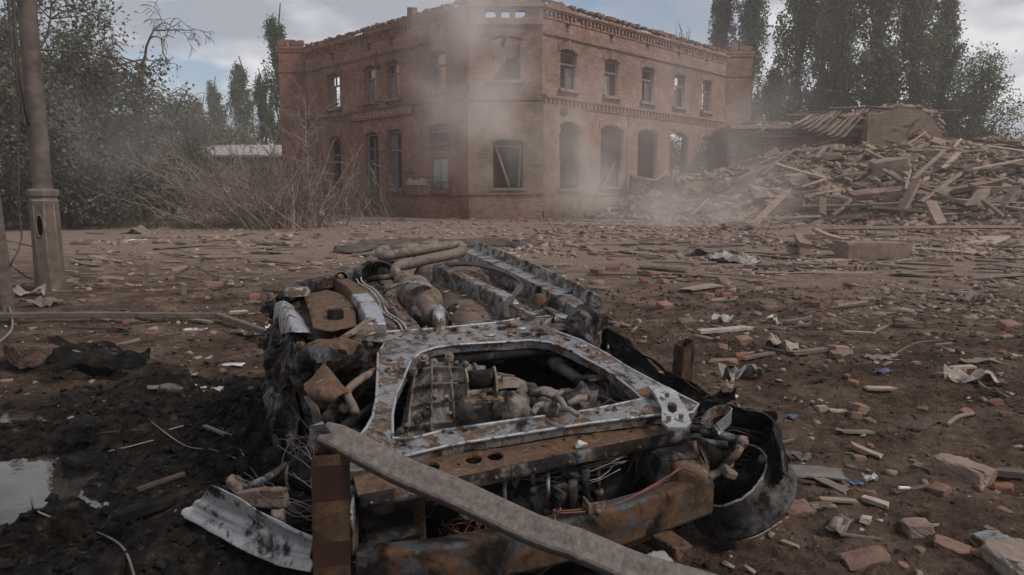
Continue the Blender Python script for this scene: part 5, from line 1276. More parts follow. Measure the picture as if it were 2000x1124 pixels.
part(loft([[SF(592, 756, .0), SF(615, 738, .02), SF(636, 712, .05)], [SF(606, 778, .0), SF(628, 768, .045), SF(655, 738, .05)], [SF(630, 800, -.04), SF(650, 782, .01), SF(676, 768, .02)]], 30, 26, .006, 9, 5, .004, .005), 'torn_plate', 'steel_rusty', solid=.006)
part(loft([[LW(590, 770, .40), LW(602, 772, .41)], [LW(606, 800, .38), LW(622, 800, .39)], [LW(612, 835, .30), LW(632, 838, .31)]], 6, 14, .005, 9, 6), 'torn_strip', 'arm_brown', solid=.005)
part(MB().tube(smooth([SF(742, 722, -.02), SF(715, 735, -.02), SF(690, 752, -.02), SF(678, 768, -.03), SF(690, 795, -.05), SF(694, 805, -.05)], 22), .015, 10), 'stabiliser_bar', 'arm_brown')
b = MB(); b.tube([SF(735, 790, -.08), SF(700, 815, -.08), SF(672, 835, -.08)], .015, 10); b.tube([SF(690, 820, -.08), SF(668, 838, -.08)], .019, 10); part(b, 'track_rod', 'steel_black')
b = MB(); b.tube([LW(548, 948, .20), LW(600, 885, .30), LW(655, 800, .42)], [.020, .020, .019], 12); b.tube([LW(640, 822, .40), LW(662, 790, .43)], .027, 12); b.tube([LW(655, 796, .43), LW(650, 786, .46)], .024, 6); part(b, 'strut', 'steel_dark')
b = MB(); b.tube([LW(672, 800, .42), LW(690, 796, .43)], .03, 14); b.tube([LW(670, 800, .43), LW(668, 798, .45)], .018, 10); part(b, 'ball_joint', 'steel_dark')
b = MB(); b.tube([LW(452, 944, .17), LW(464, 940, .185)], .022, 14); b.tube([LW(443, 940, .17), LW(455, 942, .175)], .007, 8); b.tube([LW(462, 946, .175), LW(470, 960, .16), LW(482, 975, .14)], [.020, .024, .016], 10); b.lathe([(.012, .01), (.026, .008), (.027, -.008)], 16, Matrix.Translation(LW(458, 940, .19)) @ Matrix.Rotation(.9, 4, 'Y')); part(b, 'knuckle', 'arm_brown')
part(MB().tube([LW(478, 955, .20), LW(520, 935, .24), LW(562, 908, .27)], .013, 8), 'tie_rod', 'steel_grey')
part(MB().sweep(smooth([LW(466, 976, .19), LW(490, 973, .20), LW(525, 972, .21), LW(560, 972, .22)], 10), [(-.012, -.030), (.012, -.030), (.014, -.024), (.010, 0), (.014, .024), (.012, .030), (-.012, .030), (-.014, 0)], scale=[.85, .9, .95, 1, 1.05, 1.1, 1.1, 1.1, 1.1, 1.05]), 'control_arm', 'arm_brown', bevel=.003)
b = MB(); p = LW(468, 978, .19); b.lathe([(0, .02), (.009, .02), (.010, .006), (.020, .004), (.022, -.02)], 14, Matrix.Translation(p) @ Matrix.Rotation(R(65), 4, 'X')); part(b, 'arm_bush', 'arm_brown')
part(MB().tube([LW(590, 925, .22), LW(625, 935, .22)], .062, 18), 'damper', 'steel_black'); part(MB().lathe([(.055, 0), (.062, .006), (.068, 0), (.062, -.006), (.055, 0)], 22, Matrix.Translation(LW(578, 935, .24)) @ Matrix.Rotation(R(75), 4, 'Y') @ Matrix.Rotation(.4, 4, 'X')), 'brake_ring', 'steel_dark')
lump('brake_caliper', 'steel_black', (575, 1030), (.055, .05, .06), 31, fn=lambda x, y, o: LW(x, y, .12), off=0); lump('brake_caliper', 'cast_alloy', (545, 1012), (.022, .018, .025), 32, fn=lambda x, y, o: LW(x, y, .17), off=0)
lump('charred_lump', 'ash_black', (640, 905), (.06, .05, .06), 33, fn=lambda x, y, o: LW(x, y, .25), off=0)
rimp = [(.150, .16), (.154, .15), (.158, .10), (.165, .055), (.183, .045), (.184, .034), (.190, .028), (.205, .018), (.209, .006), (.206, .0), (.198, .0), (.192, .010), (.180, .02), (.176, .03), (.158, .045), (.150, .09), (.146, .15), (.150, .16)]
rl = loft([[LW(354, 1010, 0.065), LW(400, 1033, 0.065), LW(470, 1073, 0.060), LW(540, 1103, 0.055), LW(606, 1117, 0.055)], [LW(354, 999, 0.080), LW(402, 1022, 0.080), LW(472, 1060, 0.075), LW(542, 1092, 0.070), LW(610, 1106, 0.065)],
           [LW(362, 992, 0.090), LW(406, 1014, 0.085), LW(475, 1050, 0.085), LW(546, 1082, 0.080), LW(611, 1096, 0.075)], [LW(374, 989, 0.095), LW(412, 1007, 0.090), LW(479, 1042, 0.090), LW(549, 1074, 0.085), LW(606, 1088, 0.080)],
           [LW(380, 980, 0.115), LW(415, 999, 0.115), LW(482, 1033, 0.105), LW(552, 1064, 0.100), LW(607, 1079, 0.095)], [LW(392, 974, 0.130), LW(424, 990, 0.130), LW(489, 1020, 0.125), LW(556, 1052, 0.115), LW(609, 1070, 0.110)],
           [LW(402, 960, 0.175), LW(434, 974, 0.175), LW(496, 1008, 0.165), LW(560, 1039, 0.145), LW(614, 1060, 0.135)], [LW(412, 949, 0.215), LW(448, 964, 0.210), LW(505, 999, 0.195), LW(566, 1030, 0.175), LW(618, 1054, 0.155)],
           [LW(425, 951, 0.205), LW(462, 971, 0.195), LW(515, 1004, 0.185), LW(572, 1036, 0.165), LW(620, 1058, 0.145)]], 60, 40, .0025, 12, 12, .0)
part(rl, 'wheel_rim', 'rim_alloy', solid=.006)
# --- right front corner
part(loft([[FL(1172, 598, .03), FL(1190, 610, .0), FL(1186, 626, -.02)], [FL(1150, 594, .05), FL(1172, 612, .02), FL(1178, 640, -.08)], [FL(1122, 600, .05), FL(1140, 622, .03), FL(1172, 668, -.14)], [SF(1112, 640, .02), SF(1130, 650, .0), SF(1168, 690, -.10)], [SF(1108, 668, -.04), SF(1130, 676, -.08), SF(1150, 705, -.2)]], 40, 50, .014, 12, 41, .01, .014), 'wheel_house', 'steel_dark', solid=.005)
part(loft([[FL(1178, 606, .0), FL(1150, 598, .01)], [FL(1196, 622, -.04), FL(1168, 616, -.03)], [FL(1190, 626, -.06), FL(1172, 622, -.05)]], 8, 10, .008, 12, 42, .01), 'sill_flap', 'steel_pale', solid=.004)
fen0 = [LY(1185, 645, 2.95), LY(1240, 680, 2.85), LY(1320, 735, 2.75), LY(1400, 785, 2.62), LY(1455, 802, 2.52), LY(1500, 815, 2.45), LY(1515, 850, 2.38), LY(1530, 920, 2.30)]
fen1 = [LY(1184, 690, 2.95), LY(1235, 725, 2.85), LY(1310, 765, 2.76), LY(1390, 812, 2.64), LY(1440, 830, 2.54), LY(1478, 850, 2.52), LY(1492, 890, 2.46), LY(1520, 950, 2.36)]
fen2 = [LY(1178, 740, 2.9), LY(1225, 770, 2.8), LY(1295, 800, 2.74), LY(1370, 850, 2.62), LY(1420, 880, 2.55), LY(1440, 900, 2.55), LY(1450, 930, 2.5), LY(1500, 970, 2.4)]
fen3 = [LY(1190, 800, 2.7), LY(1240, 830, 2.65), LY(1300, 870, 2.6), LY(1370, 920, 2.5), LY(1420, 960, 2.45), LY(1440, 985, 2.45), LY(1460, 1000, 2.42), LY(1490, 1000, 2.36)]
part(loft([fen0, fen1, fen2, fen3], 100, 44, .022, 8, 44, .02, .016), 'front_wing', 'steel_black', solid=.004)
part(loft([[q + Vector((.0, .0, .006)) for q in fen0], [q + Vector((.035, .02, -.03)) for q in fen0]], 90, 5, .010, 9, 45, .012, .006), 'wing_edge', 'steel_dark', solid=.004)
b = MB(); b.tube([LW(1320, 850, .36), LW(1328, 856, .355), LW(1336, 862, .348), LW(1344, 867, .342), LW(1352, 872, .336), LW(1360, 878, .33)], [.038, .034, .037, .032, .034, .028], 16); b.tube([LW(1366, 882, .325), LW(1396, 892, .30)], [.046, .046], 20); b.tube([LW(1388, 889, .306), LW(1392, 890, .303)], .050, 20); b.tube([LW(1352, 866, .34), LW(1357, 872, .335)], .042, 18); part(b, 'cv_joint', 'steel_black')
part(MB().lathe([(.046, 0), (.05, .008), (.046, .014)], 18, Matrix.Translation(LW(1366, 890, .34)) @ Matrix.Rotation(R(55), 4, 'Y') @ Matrix.Rotation(.5, 4, 'X')), 'boot_clamp', 'arm_brown')
part(MB().tube([LW(1350, 840, .37), LW(1400, 850, .36), LW(1440, 862, .35)], .020, 10), 'upper_arm', 'steel_dark'); part(MB().tube([LW(1350, 860, .36), LW(1420, 870, .35)], .013, 8), 'tie_rod', 'steel_dark')
b = MB(); b.tube([LW(1450, 862, .37), LW(1440, 885, .34), LW(1420, 905, .30)], [.016, .014, .013], 12); b.tube([LW(1444, 862, .37), LW(1457, 865, .37)], .021, 14); b.tube([LW(1440, 862, .37), LW(1461, 866, .37)], .010, 8); part(b, 'knuckle', 'arm_brown')
b = MB(); b.tube([LW(1432, 903, .29), LW(1402, 922, .26), LW(1375, 938, .24)], [.012, .014, .018], 10); b.tube([LW(1412, 915, .27), LW(1404, 920, .265)], .020, 12); b.box(LW(1425, 925, .26), (.05, .035, .03), rot=(.3, .4, .3)); part(b, 'lower_arm', 'arm_brown', bevel=.006)
part(MB().sweep(smooth([SF(1392, 850, -.12), SF(1402, 838, -.09), SF(1424, 818, -.06), SF(1426, 806, -.05), SF(1405, 802, -.05), SF(1385, 812, -.06), SF(1374, 830, -.09)], 24), [(-.002, -.02), (.002, -.02), (.002, .02), (-.002, .02)]), 'torn_bracket', 'steel_grey')
part(MB().tube([LW(1485, 895, .25), LW(1512, 908, .24)], .017, 12, cap=False), 'tube_stub', 'galv_sheet', solid=.003)
#lump('charred_lump', 'steel_dark', (1450, 800), (.05, .04, .03), 51, fn=lambda x, y, o: LW(x, y, .36), off=0)
c = LW(1438, 950, .15); ax = Vector((-.58, -.06, .80)).normalized()
M = Matrix.Translation(c) @ ax.to_track_quat('Z', 'Y').to_matrix().to_4x4() @ Matrix.Translation((0, 0, -.05)) @ Matrix.Scale(.98, 4) @ Matrix.Scale(.74, 4, (0, 0, 1))
rr_ = MB(); rr_.lathe(rimp, 72, M, 0, 2 * math.pi, True, lambda a, r, z: (r, z + .02 * float(fbm(a * 2.5, 1.1, 2)) * (z > .1))); part(rr_, 'wheel_rim', 'rim_black')
part(MB().lathe([(.0, .03), (.05, .03), (.07, .02), (.10, .0), (.13, .01)], 30, M), 'brake_disc', 'steel_black')
b = MB(); b.tube([M @ Vector((.150 * math.cos(t), .150 * math.sin(t), .16 + .02 * float(fbm(t * 2.5, 1.1, 2)) + .012 * float(fbm(t * 9, 4.1, 2)))) for t in [i * math.pi / 40 for i in range(81)]], .004, 6, cap=False); part(b, 'torn_rim_edge', 'rim_alloy')
# --- crushed body sides down to the roof
def skirt(top, seed, mat, dx):
    rows = [top, [p + Vector((dx * .03, 0, -.10)) for p in top], [Vector((p.x + dx * .06, p.y, p.z * .45)) for p in top], [Vector((p.x + dx * .02, p.y, .0)) for p in top]]
    return part(loft(rows, 64, 40, .045, 7, seed, .03, .035), 'crushed_side', mat, solid=.004)
skirt([FL(604, 672, -.02), FL(560, 640, -.02), FL(540, 600, -.02), FL(548, 584, -.02), FL(600, 562, -.02), FL(690, 535, -.02)], 61, 'steel_dark', -1)
skirt([FL(1180, 618, -.04), FL(1085, 568, -.02), FL(1000, 525, -.02), FL(918, 492, -.02)], 62, 'steel_dark', 1)
part(loft([[FL(690, 538, -.02), FL(745, 517, -.02), FL(830, 508, -.02), FL(918, 492, -.02)], [FL(690, 538, -.3), FL(745, 517, -.3), FL(830, 508, -.3), FL(918, 492, -.3)], [FL(690, 538, -.7), FL(745, 517, -.7), FL(830, 508, -.7), FL(918, 492, -.7)]], 20, 12, .04, 6, 63), 'crushed_side', 'steel_dark', solid=.004)
for k, (q, w) in enumerate((((540, 640), .40), ((530, 670), .30), ((545, 700), .25), ((560, 620), .5), ((535, 600), .5))):
    b = loft([[LW(q[0] - 14, q[1] - 16, w), LW(q[0] + 16, q[1] - 8, w + .04)], [LW(q[0] - 18, q[1] + 4, w - .02), LW(q[0] + 8, q[1] + 8, w + .05)], [LW(q[0] - 8, q[1] + 26, w - .08), LW(q[0] + 18, q[1] + 22, w - .05)]], 26, 24, .030, 14, 70 + k, .02, .018); part(b, 'torn_scrap', ('steel_rusty', 'steel_dark', 'arm_brown')[k % 3], solid=.004)

# --- more torn skin and harness round both front corners
tr = random.Random(12)
for k, (x, y, w, sz, m) in enumerate(((575, 720, .42, .09, 'steel_dark'), (560, 760, .30, .10, 'steel_rusty'), (590, 820, .22, .09, 'steel_black'), (610, 870, .18, .08, 'arm_brown'), (650, 690, .56, .07, 'steel_rusty'), (700, 700, .54, .06, 'steel_dark'), (545, 660, .45, .08, 'steel_black'), (640, 840, .30, .07, 'steel_dark'),
                                     (1400, 830, .34, .09, 'steel_dark'), (1470, 840, .32, .10, 'steel_grey'), (1500, 900, .22, .09, 'steel_dark'), (1360, 900, .28, .06, 'steel_rusty'), (1390, 790, .42, .07, 'steel_black'), (1440, 830, .30, .07, 'steel_dark'), (1250, 740, .40, .07, 'steel_dark'), (1230, 690, .48, .07, 'steel_rusty'))):
    c = LW(x, y, w); J = lambda: Vector((tr.uniform(-1, 1), tr.uniform(-1, 1), tr.uniform(-1, 1))) * sz * .5
    d1 = Vector((tr.uniform(-1, 1), tr.uniform(-.6, .6), tr.uniform(-.5, .5))).normalized() * sz; d2 = Vector((tr.uniform(-.4, .4), tr.uniform(-.8, .8), tr.uniform(-1, -.2))).normalized() * sz
    b = loft([[c - d1 + d2 * i + J() * .5, c + d2 * i + J() * .7, c + d1 + d2 * i + J() * .5] for i in (-.6, 0, .7)], 24, 22, .016, 16, 90 + k, .016, .010); part(b, 'torn_scrap', m, solid=.003)
wires('charred_wires', 'wire_black', (560, 700), (640, 860), .4, .25, 16, .07, .003, .03); wires('charred_wires', 'wire_black', (1340, 830), (1500, 880), .34, .26, 16, .06, .003, .02); wires('charred_wires', 'wire_black', (850, 760), (1200, 800), .42, .44, 12, .05, .003, .02); wires('charred_wires', 'wire_grey', (900, 930), (1220, 900), .33, .36, 8, .03, .0015, .03); wires('charred_wires', 'wire_black', (780, 1010), (1250, 950), .12, .2, 18, .08, .0035, .03)
# ------------------------------------------------------------------ lamp post, posts, rails, cables
base = T(100, 568); lp_ = empty('lamp_post', base, R(8))
tag(lp_, 'tall round lamp post on an octagonal cast base with an open hatch', 'lamp post')
nside = 8; r0, r1, hb = .155, .138, 1.06
for k in range(nside):
    a0, a1 = (k - .5) * math.pi / 4 - math.pi / 2, (k + .5) * math.pi / 4 - math.pi / 2
    wid = 2 * r0 * math.sin(math.pi / 8)
    hl = [ell(0, .80, .036, .125, 18)] if k == 0 else []
    me = flat_shape([[(-wid / 2, -.2), (wid / 2, -.2), (wid / 2 * r1 / r0, hb), (-wid / 2 * r1 / r0, hb)]] + hl, .022)
    am = (a0 + a1) / 2
    def mp(x, y, z, am=am):
        rad = (r0 + (r1 - r0) * y / hb) * math.cos(math.pi / 8) + z
        return Vector((rad * math.cos(am) - x * math.sin(am), rad * math.sin(am) + x * math.cos(am), y))
    pn = link('base_panel', map_mesh(me, mp), MAT['cast_base'], lp_)
    if k == 0:
        b = MB(); c = [mp(.042 * math.cos(t), .80 + .135 * math.sin(t), .012) for t in [i * math.pi / 12 for i in range(25)]]; b.tube(c, .009, 6, cap=False); link('hatch_rim', b.mesh('hatch_rim'), MAT['cast_base'], pn)
b = MB()
for k in range(nside):
    a = (k + .5) * math.pi / 4; b.tube([(r0 * math.cos(a), r0 * math.sin(a), -.2), (r1 * math.cos(a), r1 * math.sin(a), hb)], .014, 6)
link('corner_ribs', b.mesh('corner_ribs'), MAT['cast_base'], lp_)['kind'] = 'stuff'
M8 = Matrix.Rotation(math.pi / 8, 4, 'Z')
b = MB(); b.lathe([(.125, 1.04), (.152, 1.06), (.160, 1.10), (.146, 1.12), (.146, 1.14), (.164, 1.16), (.170, 1.20), (.170, 1.225), (.155, 1.235), (.12, 1.245), (.105, 1.25)], 8, M8, smooth=False); link('collar', b.mesh('collar'), MAT['cast_base'], lp_)
b = MB(); b.lathe([(.108, 1.24), (.106, 1.35), (.100, 3.0), (.090, 5.5), (.08, 9.0), (0, 9.0)], 20); link('pole', b.mesh('pole'), MAT['pole_paint'], lp_)
b = MB(); b.tube(smooth([(0, 0, 8.8), (.05, -.2, 9.3), (.25, -.7, 9.5), (.5, -1.3, 9.5)], 16), .035, 8); b.lathe([(.0, .05), (.13, .03), (.16, -.06), (0, -.08)], 14, Matrix.Translation((.55, -1.45, 9.48))); link('lamp_head', b.mesh('lamp_head'), MAT['pole_paint'], lp_)
def cable(pts, rad, mat, label, y=None, n=40, group='loose cables'):
    b = MB(); b.tube(smooth(pts, n), rad, 6); me = b.mesh('cable'); o0 = Vector(pts[-1])
    for v in me.vertices: v.co -= o0
    o = link('cable', me, mat and MAT[mat]); o.location = o0; tag(o, label, 'cable', group); return o
cy0 = base.y
cable([at_y(22, -160, cy0 - .1), at_y(27, 20, cy0 - .2), at_y(36, 130, cy0 - .25), at_y(52, 225, cy0 - .15), at_y(62, 262, cy0)], .022, 'wire_black', 'thick black cable hanging down the left side of the lamp post', group=None)
cable([at_y(10, -160, cy0 - .3), at_y(18, 40, cy0 - .3), at_y(30, 140, cy0 - .3), at_y(44, 215, cy0 - .2), at_y(42, 240, cy0 - .2), at_y(50, 250, cy0 - .1)], .014, 'wire_black', 'thin black cable looping at mid height of the lamp post', group=None)
cable([at_y(30, 60, cy0 - .3), at_y(36, 260, cy0 - .3), at_y(37, 400, cy0 - .4), at_y(42, 470, cy0 - .4), at_y(20, 520, cy0 - .5), Vector(T(14, 540, .03))], .009, 'wire_black', 'black cable falling past the lamp base to the ground', group=None)
cable([Vector(T(12, 505, .02)), Vector(at_y(30, 525, cy0 - .8)), Vector(T(60, 545, .02)), Vector(T(82, 551, .02))], .010, 'wire_black', 'short black cable on the ground left of the lamp base', group=None)
cable([Vector(T(0, 572, .02)), Vector(T(18, 600, .03)), Vector(T(24, 640, .02)), Vector(T(0, 668, .02))], .010, 'wire_grey', 'pale cable curling round the foot of the thin rusty post', group=None)
# thin rusty post at the left border
p = T(12, 606); pt = MB().box((0, 0, .75), (.10, .10, 1.7), rot=(0.02, -.03, .5)).obj('rusty_post', MAT['rail_brown'], bevel=.006); pt.location = p + Vector((-.02, .03, 0)); tag(pt, 'thin rusty square post at the left border of the photo', 'post')
# fallen long rail on the left with its bent end
pa, pb, pc_ = T(-90, 618, .06), T(430, 617, .06), T(535, 655, .10)
b = MB(); b.sweep([pa, pa.lerp(pb, .5) + Vector((0, 0, .01)), pb], [(-.025, -.026), (.025, -.026), (.025, .026), (-.025, .026)]); b.sweep([pb + Vector((-.02, 0, 0)), pb.lerp(pc_, .5), pc_], [(-.024, -.025), (.024, -.025), (.024, .025), (-.024, .025)])
me = b.mesh('fallen_rail'); o = link('fallen_rail', me, MAT['rail_brown'], bevel=.006)
for v in me.vertices: v.co -= pb
o.location = pb; tag(o, 'long square steel rail lying level on the left, its end bent towards the wreck', 'rail')
# foreground barrier: rusty channel post with a flattened grey rail torn off its top
fpz = Vector((-.432, 1.60, 0)); fb = empty('broken_barrier', fpz, R(12)); tag(fb, 'rusty square post with a bent grey rail across the front of the wreck', 'barrier')
def tube_sq(w, t, z0, z1): return [[(-w, -w), (w, -w), (w, w), (-w, w)], [(-w + t, -w + t), (w - t, -w + t), (w - t, w - t), (-w + t, w - t)]]
me = flat_shape(tube_sq(.042, .005, 0, 1), .80, None)
rp = random.Random(2); map_mesh(me, lambda x, y, z: Vector((x + .012 * (z < .3) * 0 + z * .02, y, z + .20 + (.012 * math.sin(x * 90 + y * 50) if z > .3 else 0))))
po = link('post', me, MAT['post_rust'], fb, bevel=.003)
t = NT('post_paint'); MAT['post_paint'] = t.pbr(t.ramp(t.noise(14, 5), [(.35, (.020, .010, .007)), (.6, (.036, .014, .010)), (.75, (.03, .017, .010))]), .6)
for z0, z1 in ((.50, .585), (.34, .40)):
    b = MB(); b.lathe([(.0602, z0), (.0602, z1)], 4, Matrix.Translation(((z0 + z1) * .01 - .004, 0, 0)) @ Matrix.Rotation(math.pi / 4, 4, 'Z'), smooth=False); link('painted_band', b.mesh('painted_band'), MAT['post_paint'], po)
wl = lambda p: Vector((Matrix.Rotation(-R(12), 3, 'Z') @ (Vector(p) - fpz)))
A0 = [Vector(at_y(632, 842, 1.62)), Vector(at_y(648, 846, 1.61)), Vector(at_y(700, 878, 1.585)), Vector(at_y(800, 925, 1.54)), Vector(at_y(900, 968, 1.49)), Vector(at_y(1000, 1012, 1.44)), Vector(at_y(1100, 1055, 1.39)), Vector(at_y(1200, 1096, 1.35)), Vector(at_y(1330, 1140, 1.30)), Vector((.62, 1.22, .40)), Vector((.9, 1.15, .30)), Vector((1.6, 1.02, .02))]
prof = [(a * .9, c * .9) for a, c in [(-.034, .012), (-.030, .020), (-.012, .022), (.014, .020), (.032, .022), (.037, .014), (.037, -.014), (.030, -.020), (-.028, -.020), (-.034, -.012)]]
b = MB(); path = [q + Vector((0, .006 * float(vnoise(i * .5, 2.2)), .010 * float(vnoise(i * .45, 7.1)))) for i, q in enumerate(smooth([wl(q) for q in A0], 46))]
upv = wl(fpz + Vector((.12, -.72, .68))) 
b.sweep(path, prof, up=upv, smooth=False, scale=[.85 if i == 0 else .95 if i == 1 else 1 for i in range(46)])
link('rail', b.mesh('rail'), MAT['rail_grey'], fb, bevel=.004)
b = MB(); q0 = wl(at_y(636, 850, 1.62))
b.add([q0 + Vector(v) for v in ((-.03, -.02, .03), (0, -.03, .035), (.02, -.02, .0), (.015, 0, -.03), (-.02, 0, -.04), (-.035, -.01, 0), (-.01, .03, .02), (.01, .03, -.03))], [(0, 1, 2, 3), (0, 3, 4, 5), (1, 6, 7, 2), (0, 5, 6, 1)])
link('torn_weld', b.mesh('torn_weld'), MAT['steel_grey'], fb, solid=.005)
# stub post right of the wreck
p = T(1330, 756); b = MB(); me = flat_shape(tube_sq(.045, .006, 0, 1), .36, None); map_mesh(me, lambda x, y, z: Vector((x, y, z + .10 + .03 * math.sin(x * 60)))); o = link('stub_post', me, MAT['post_rust'], bevel=.003); o.location = p; o.rotation_euler = (.05, .03, .5); tag(o, 'short rusty post stub just behind the right wing of the wreck', 'post')
for (x, y, h, lab) in ((287, 552, .28, 'short grey stake standing between the lamp post and the wreck'), (463, 560, .16, 'low stub of a stake standing left of the wreck'), (360, 575, .12, 'broken stump of a stake near the fallen rail')):
    p = T(x, y); b = MB(); b.box((0, 0, h / 2 - .03), (.05, .05, h + .06), rot=(.06, .08, .4), jit=.006); o = b.obj('stake', MAT['plank_grey']); o.location = p; tag(o, lab, 'stake')
# standpipe with a blue-white cap beside the sapling
p = T(628, 444); st = empty('standpipe', p); tag(st, 'small standpipe with a pale blue cap by the sapling before the facade', 'pipe')
b = MB(); b.tube([(0, 0, -.1), (0, 0, .32)], .06, 10); link('pipe', b.mesh('pipe'), MAT['galv_sheet'], st)
b = MB(); b.tube([(-.18, 0, .38), (.18, .02, .42)], .10, 10); b.lathe([(0, .16), (.11, .12), (.14, 0), (.10, -.08)], 12, Matrix.Translation((0, 0, .45))); link('valve_cap', b.mesh('valve_cap'), MAT['shutter_blue'], st)
# low shed, sheet and wall far left
sh = empty('low_shed', Vector((-19, 52, 0))); tag(sh, 'low pale shed with a bright sheet roof behind the dead brush', 'shed')
def spart(b, name, mat):
    me = b.mesh(name)
    for v in me.vertices: v.co -= Vector((-19, 52, 0))
    return link(name, me, MAT[mat], sh)
b = MB(); b.box((-20, 53, 1.7), (13, 5, 4.2)); spart(b, 'wall', 'white_wall')
b = MB(); b.add([(-27, 49.8, 3.9), (-13.4, 49.8, 3.9), (-13.4, 56, 5.0), (-27, 56, 5.0), (-27, 49.8, 3.78), (-13.4, 49.8, 3.78)], [(0, 1, 2, 3), (4, 5, 1, 0)]); spart(b, 'roof', 'roof_sheet')
for k, x in enumerate((-24.5, -21.5, -17.5)):
    b = MB(); b.box((x, 50.46, 2.3), (1.4, .1, 1.3)); f = spart(b, 'window', 'glass'); b = MB()
    for dx, dz, sx, sz in ((0, .7, 1.6, .1), (0, -.7, 1.6, .1), (-.75, 0, .1, 1.3), (.75, 0, .1, 1.3), (0, 0, .06, 1.3)): b.box((x + dx, 50.4, 2.3 + dz), (sx, .1, sz))
    me = b.mesh('frame')
    for v in me.vertices: v.co -= Vector((-19, 52, 0))
    link('frame', me, MAT['window_wood'], f)
me = flat_shape([[(0, 0), (1.0, 0), (.75, 1.35), (-.15, 1.35)]], 0, (.05, 3)); p = T(342, 424)
o = link('metal_sheet', map_mesh(me, lambda x, y, z: Vector((x, y * .35 + .02 * math.sin(x * 40), y))), MAT['galv_sheet'], solid=.006); o.location = p; tag(o, 'upright pale corrugated sheet leaning by the dusty trees on the left', 'metal sheet')
p = Vector((-17.0, 40, 0)); b = MB(); b.box((-3, 0, .8), (9, .25, 1.6)); o = b.obj('low_wall', MAT['white_wall']); o.location = p; tag(o, 'low pale wall half hidden behind the dusty trees', 'wall')
# ------------------------------------------------------------------ trees and brush
rr = random.Random(41)
def leaf_mesh(P, size, rs, name='crown', aspect=.75):
    """P (n,3) leaf-clump centres -> bent leaf quads"""
    n = len(P); M = euler_mats(np.stack([rs.uniform(-1.2, 1.2, n), rs.uniform(-1.2, 1.2, n), rs.uniform(0, 6.28, n)], 1))
    base = np.array([(-.5, 0, 0), (0, -.5 * aspect, .08), (.5, 0, 0), (0, .5 * aspect, .08)])
    W = np.einsum('nij,nkj->nki', M, base[None] * size[:, None, None]) + P[:, None, :]
    return np_mesh(name, W.reshape(-1, 3), np.arange(n * 4).reshape(-1, 4))
def branch(b, rnd, p, d, L, r, depth, tips, droop=0.0, spread=.6, kids=3, sides=5, wob=.18, up=0.0, minr=.004, shrink=.62):
    pts = [p]; n = 5; q = p.copy(); dd = d.normalized()
    for i in range(n):
        dd = (dd + Vector((rnd.uniform(-wob, wob), rnd.uniform(-wob, wob), rnd.uniform(-wob, wob) - droop + up))).normalized()
        q = q + dd * L / n; pts.append(q.copy())
    b.tube(pts, [max(minr, r * (1 - .55 * i / n)) for i in range(n + 1)], sides if r > .03 else 3, cap=False)
    tips.append(pts)
    if depth <= 0: return
    for k in range(kids):
        i = rnd.randint(2, n); s = pts[i]; t = (pts[i] - pts[i - 1]).normalized()
        v = Vector((rnd.gauss(0, 1), rnd.gauss(0, 1), rnd.gauss(0, .7))); v = (v - t * v.dot(t)).normalized()
        branch(b, rnd, s, t * (1 - spread * .5) + v * spread, L * shrink * rnd.uniform(.75, 1.2), max(minr, r * .55), depth - 1, tips, droop * 1.3, spread, kids, sides, wob, up, minr, shrink)
def poplar(seed, H, W, leafn, leafs, mat):
    """trunk mesh and crown mesh of a columnar poplar"""
    rnd = random.Random(seed); rs = np.random.RandomState(seed); b = MB()
    trunk = [Vector((rnd.uniform(-.1, .1) * i, rnd.uniform(-.1, .1) * i, H * i / 8)) for i in range(9)]
    b.tube(trunk, [.34 * (1 - i / 9.5) + .02 for i in range(9)], 7, cap=False)
    P = []
    nb = 46
    for k in range(nb):
        z0 = H * (.06 + .80 * (k / nb) ** .9); a = rnd.uniform(0, 6.28); L = (H - z0) * rnd.uniform(.20, .40) + 1.4
        lean = rnd.uniform(.16, .36); d = Vector((math.cos(a) * lean, math.sin(a) * lean, 1)).normalized()
        p = Vector((trunk[min(8, int(8 * z0 / H))].x, trunk[min(8, int(8 * z0 / H))].y, z0)); pts = [p]; q = p.copy()
        for i in range(6):
            q = q + d * L / 6; d = (d + Vector((rnd.uniform(-.1, .1), rnd.uniform(-.1, .1), .06))).normalized(); pts.append(q.copy())
        mxr = W / 2 * (1 - .35 * z0 / H)
        b.tube(pts, [.07 * (1 - i / 8) for i in range(7)], 3, cap=False)
        m = int(leafn / nb); t = rs.rand(m) ** .8 * 5.99; i0 = t.astype(int); f = t - i0
        A = np.array([tuple(x) for x in pts]); C = A[i0] * (1 - f)[:, None] + A[i0 + 1] * f[:, None]
        sp = (.15 + .26 * np.sin(np.pi * np.clip(t / 6, 0, 1))) * W / 4.2
        C = C + rs.normal(0, 1, (m, 3)) * sp[:, None] * np.array([1, 1, 1.3])
        keep = rs.rand(m) < .5 + 1.6 * (fbm(C[:, 0] * 1.1 + C[:, 1], C[:, 2] * .5, 2) + .12)
        P.append(C[keep])
    P = np.concatenate(P)
    return b.mesh('trunk'), leaf_mesh(P, leafs * rs.uniform(.6, 1.3, len(P)), rs)
POP = [poplar(1, 27, 4.8, 30000, .27, 0), poplar(2, 25, 4.6, 28000, .27, 0), poplar(3, 28, 5.2, 30000, .27, 0)]
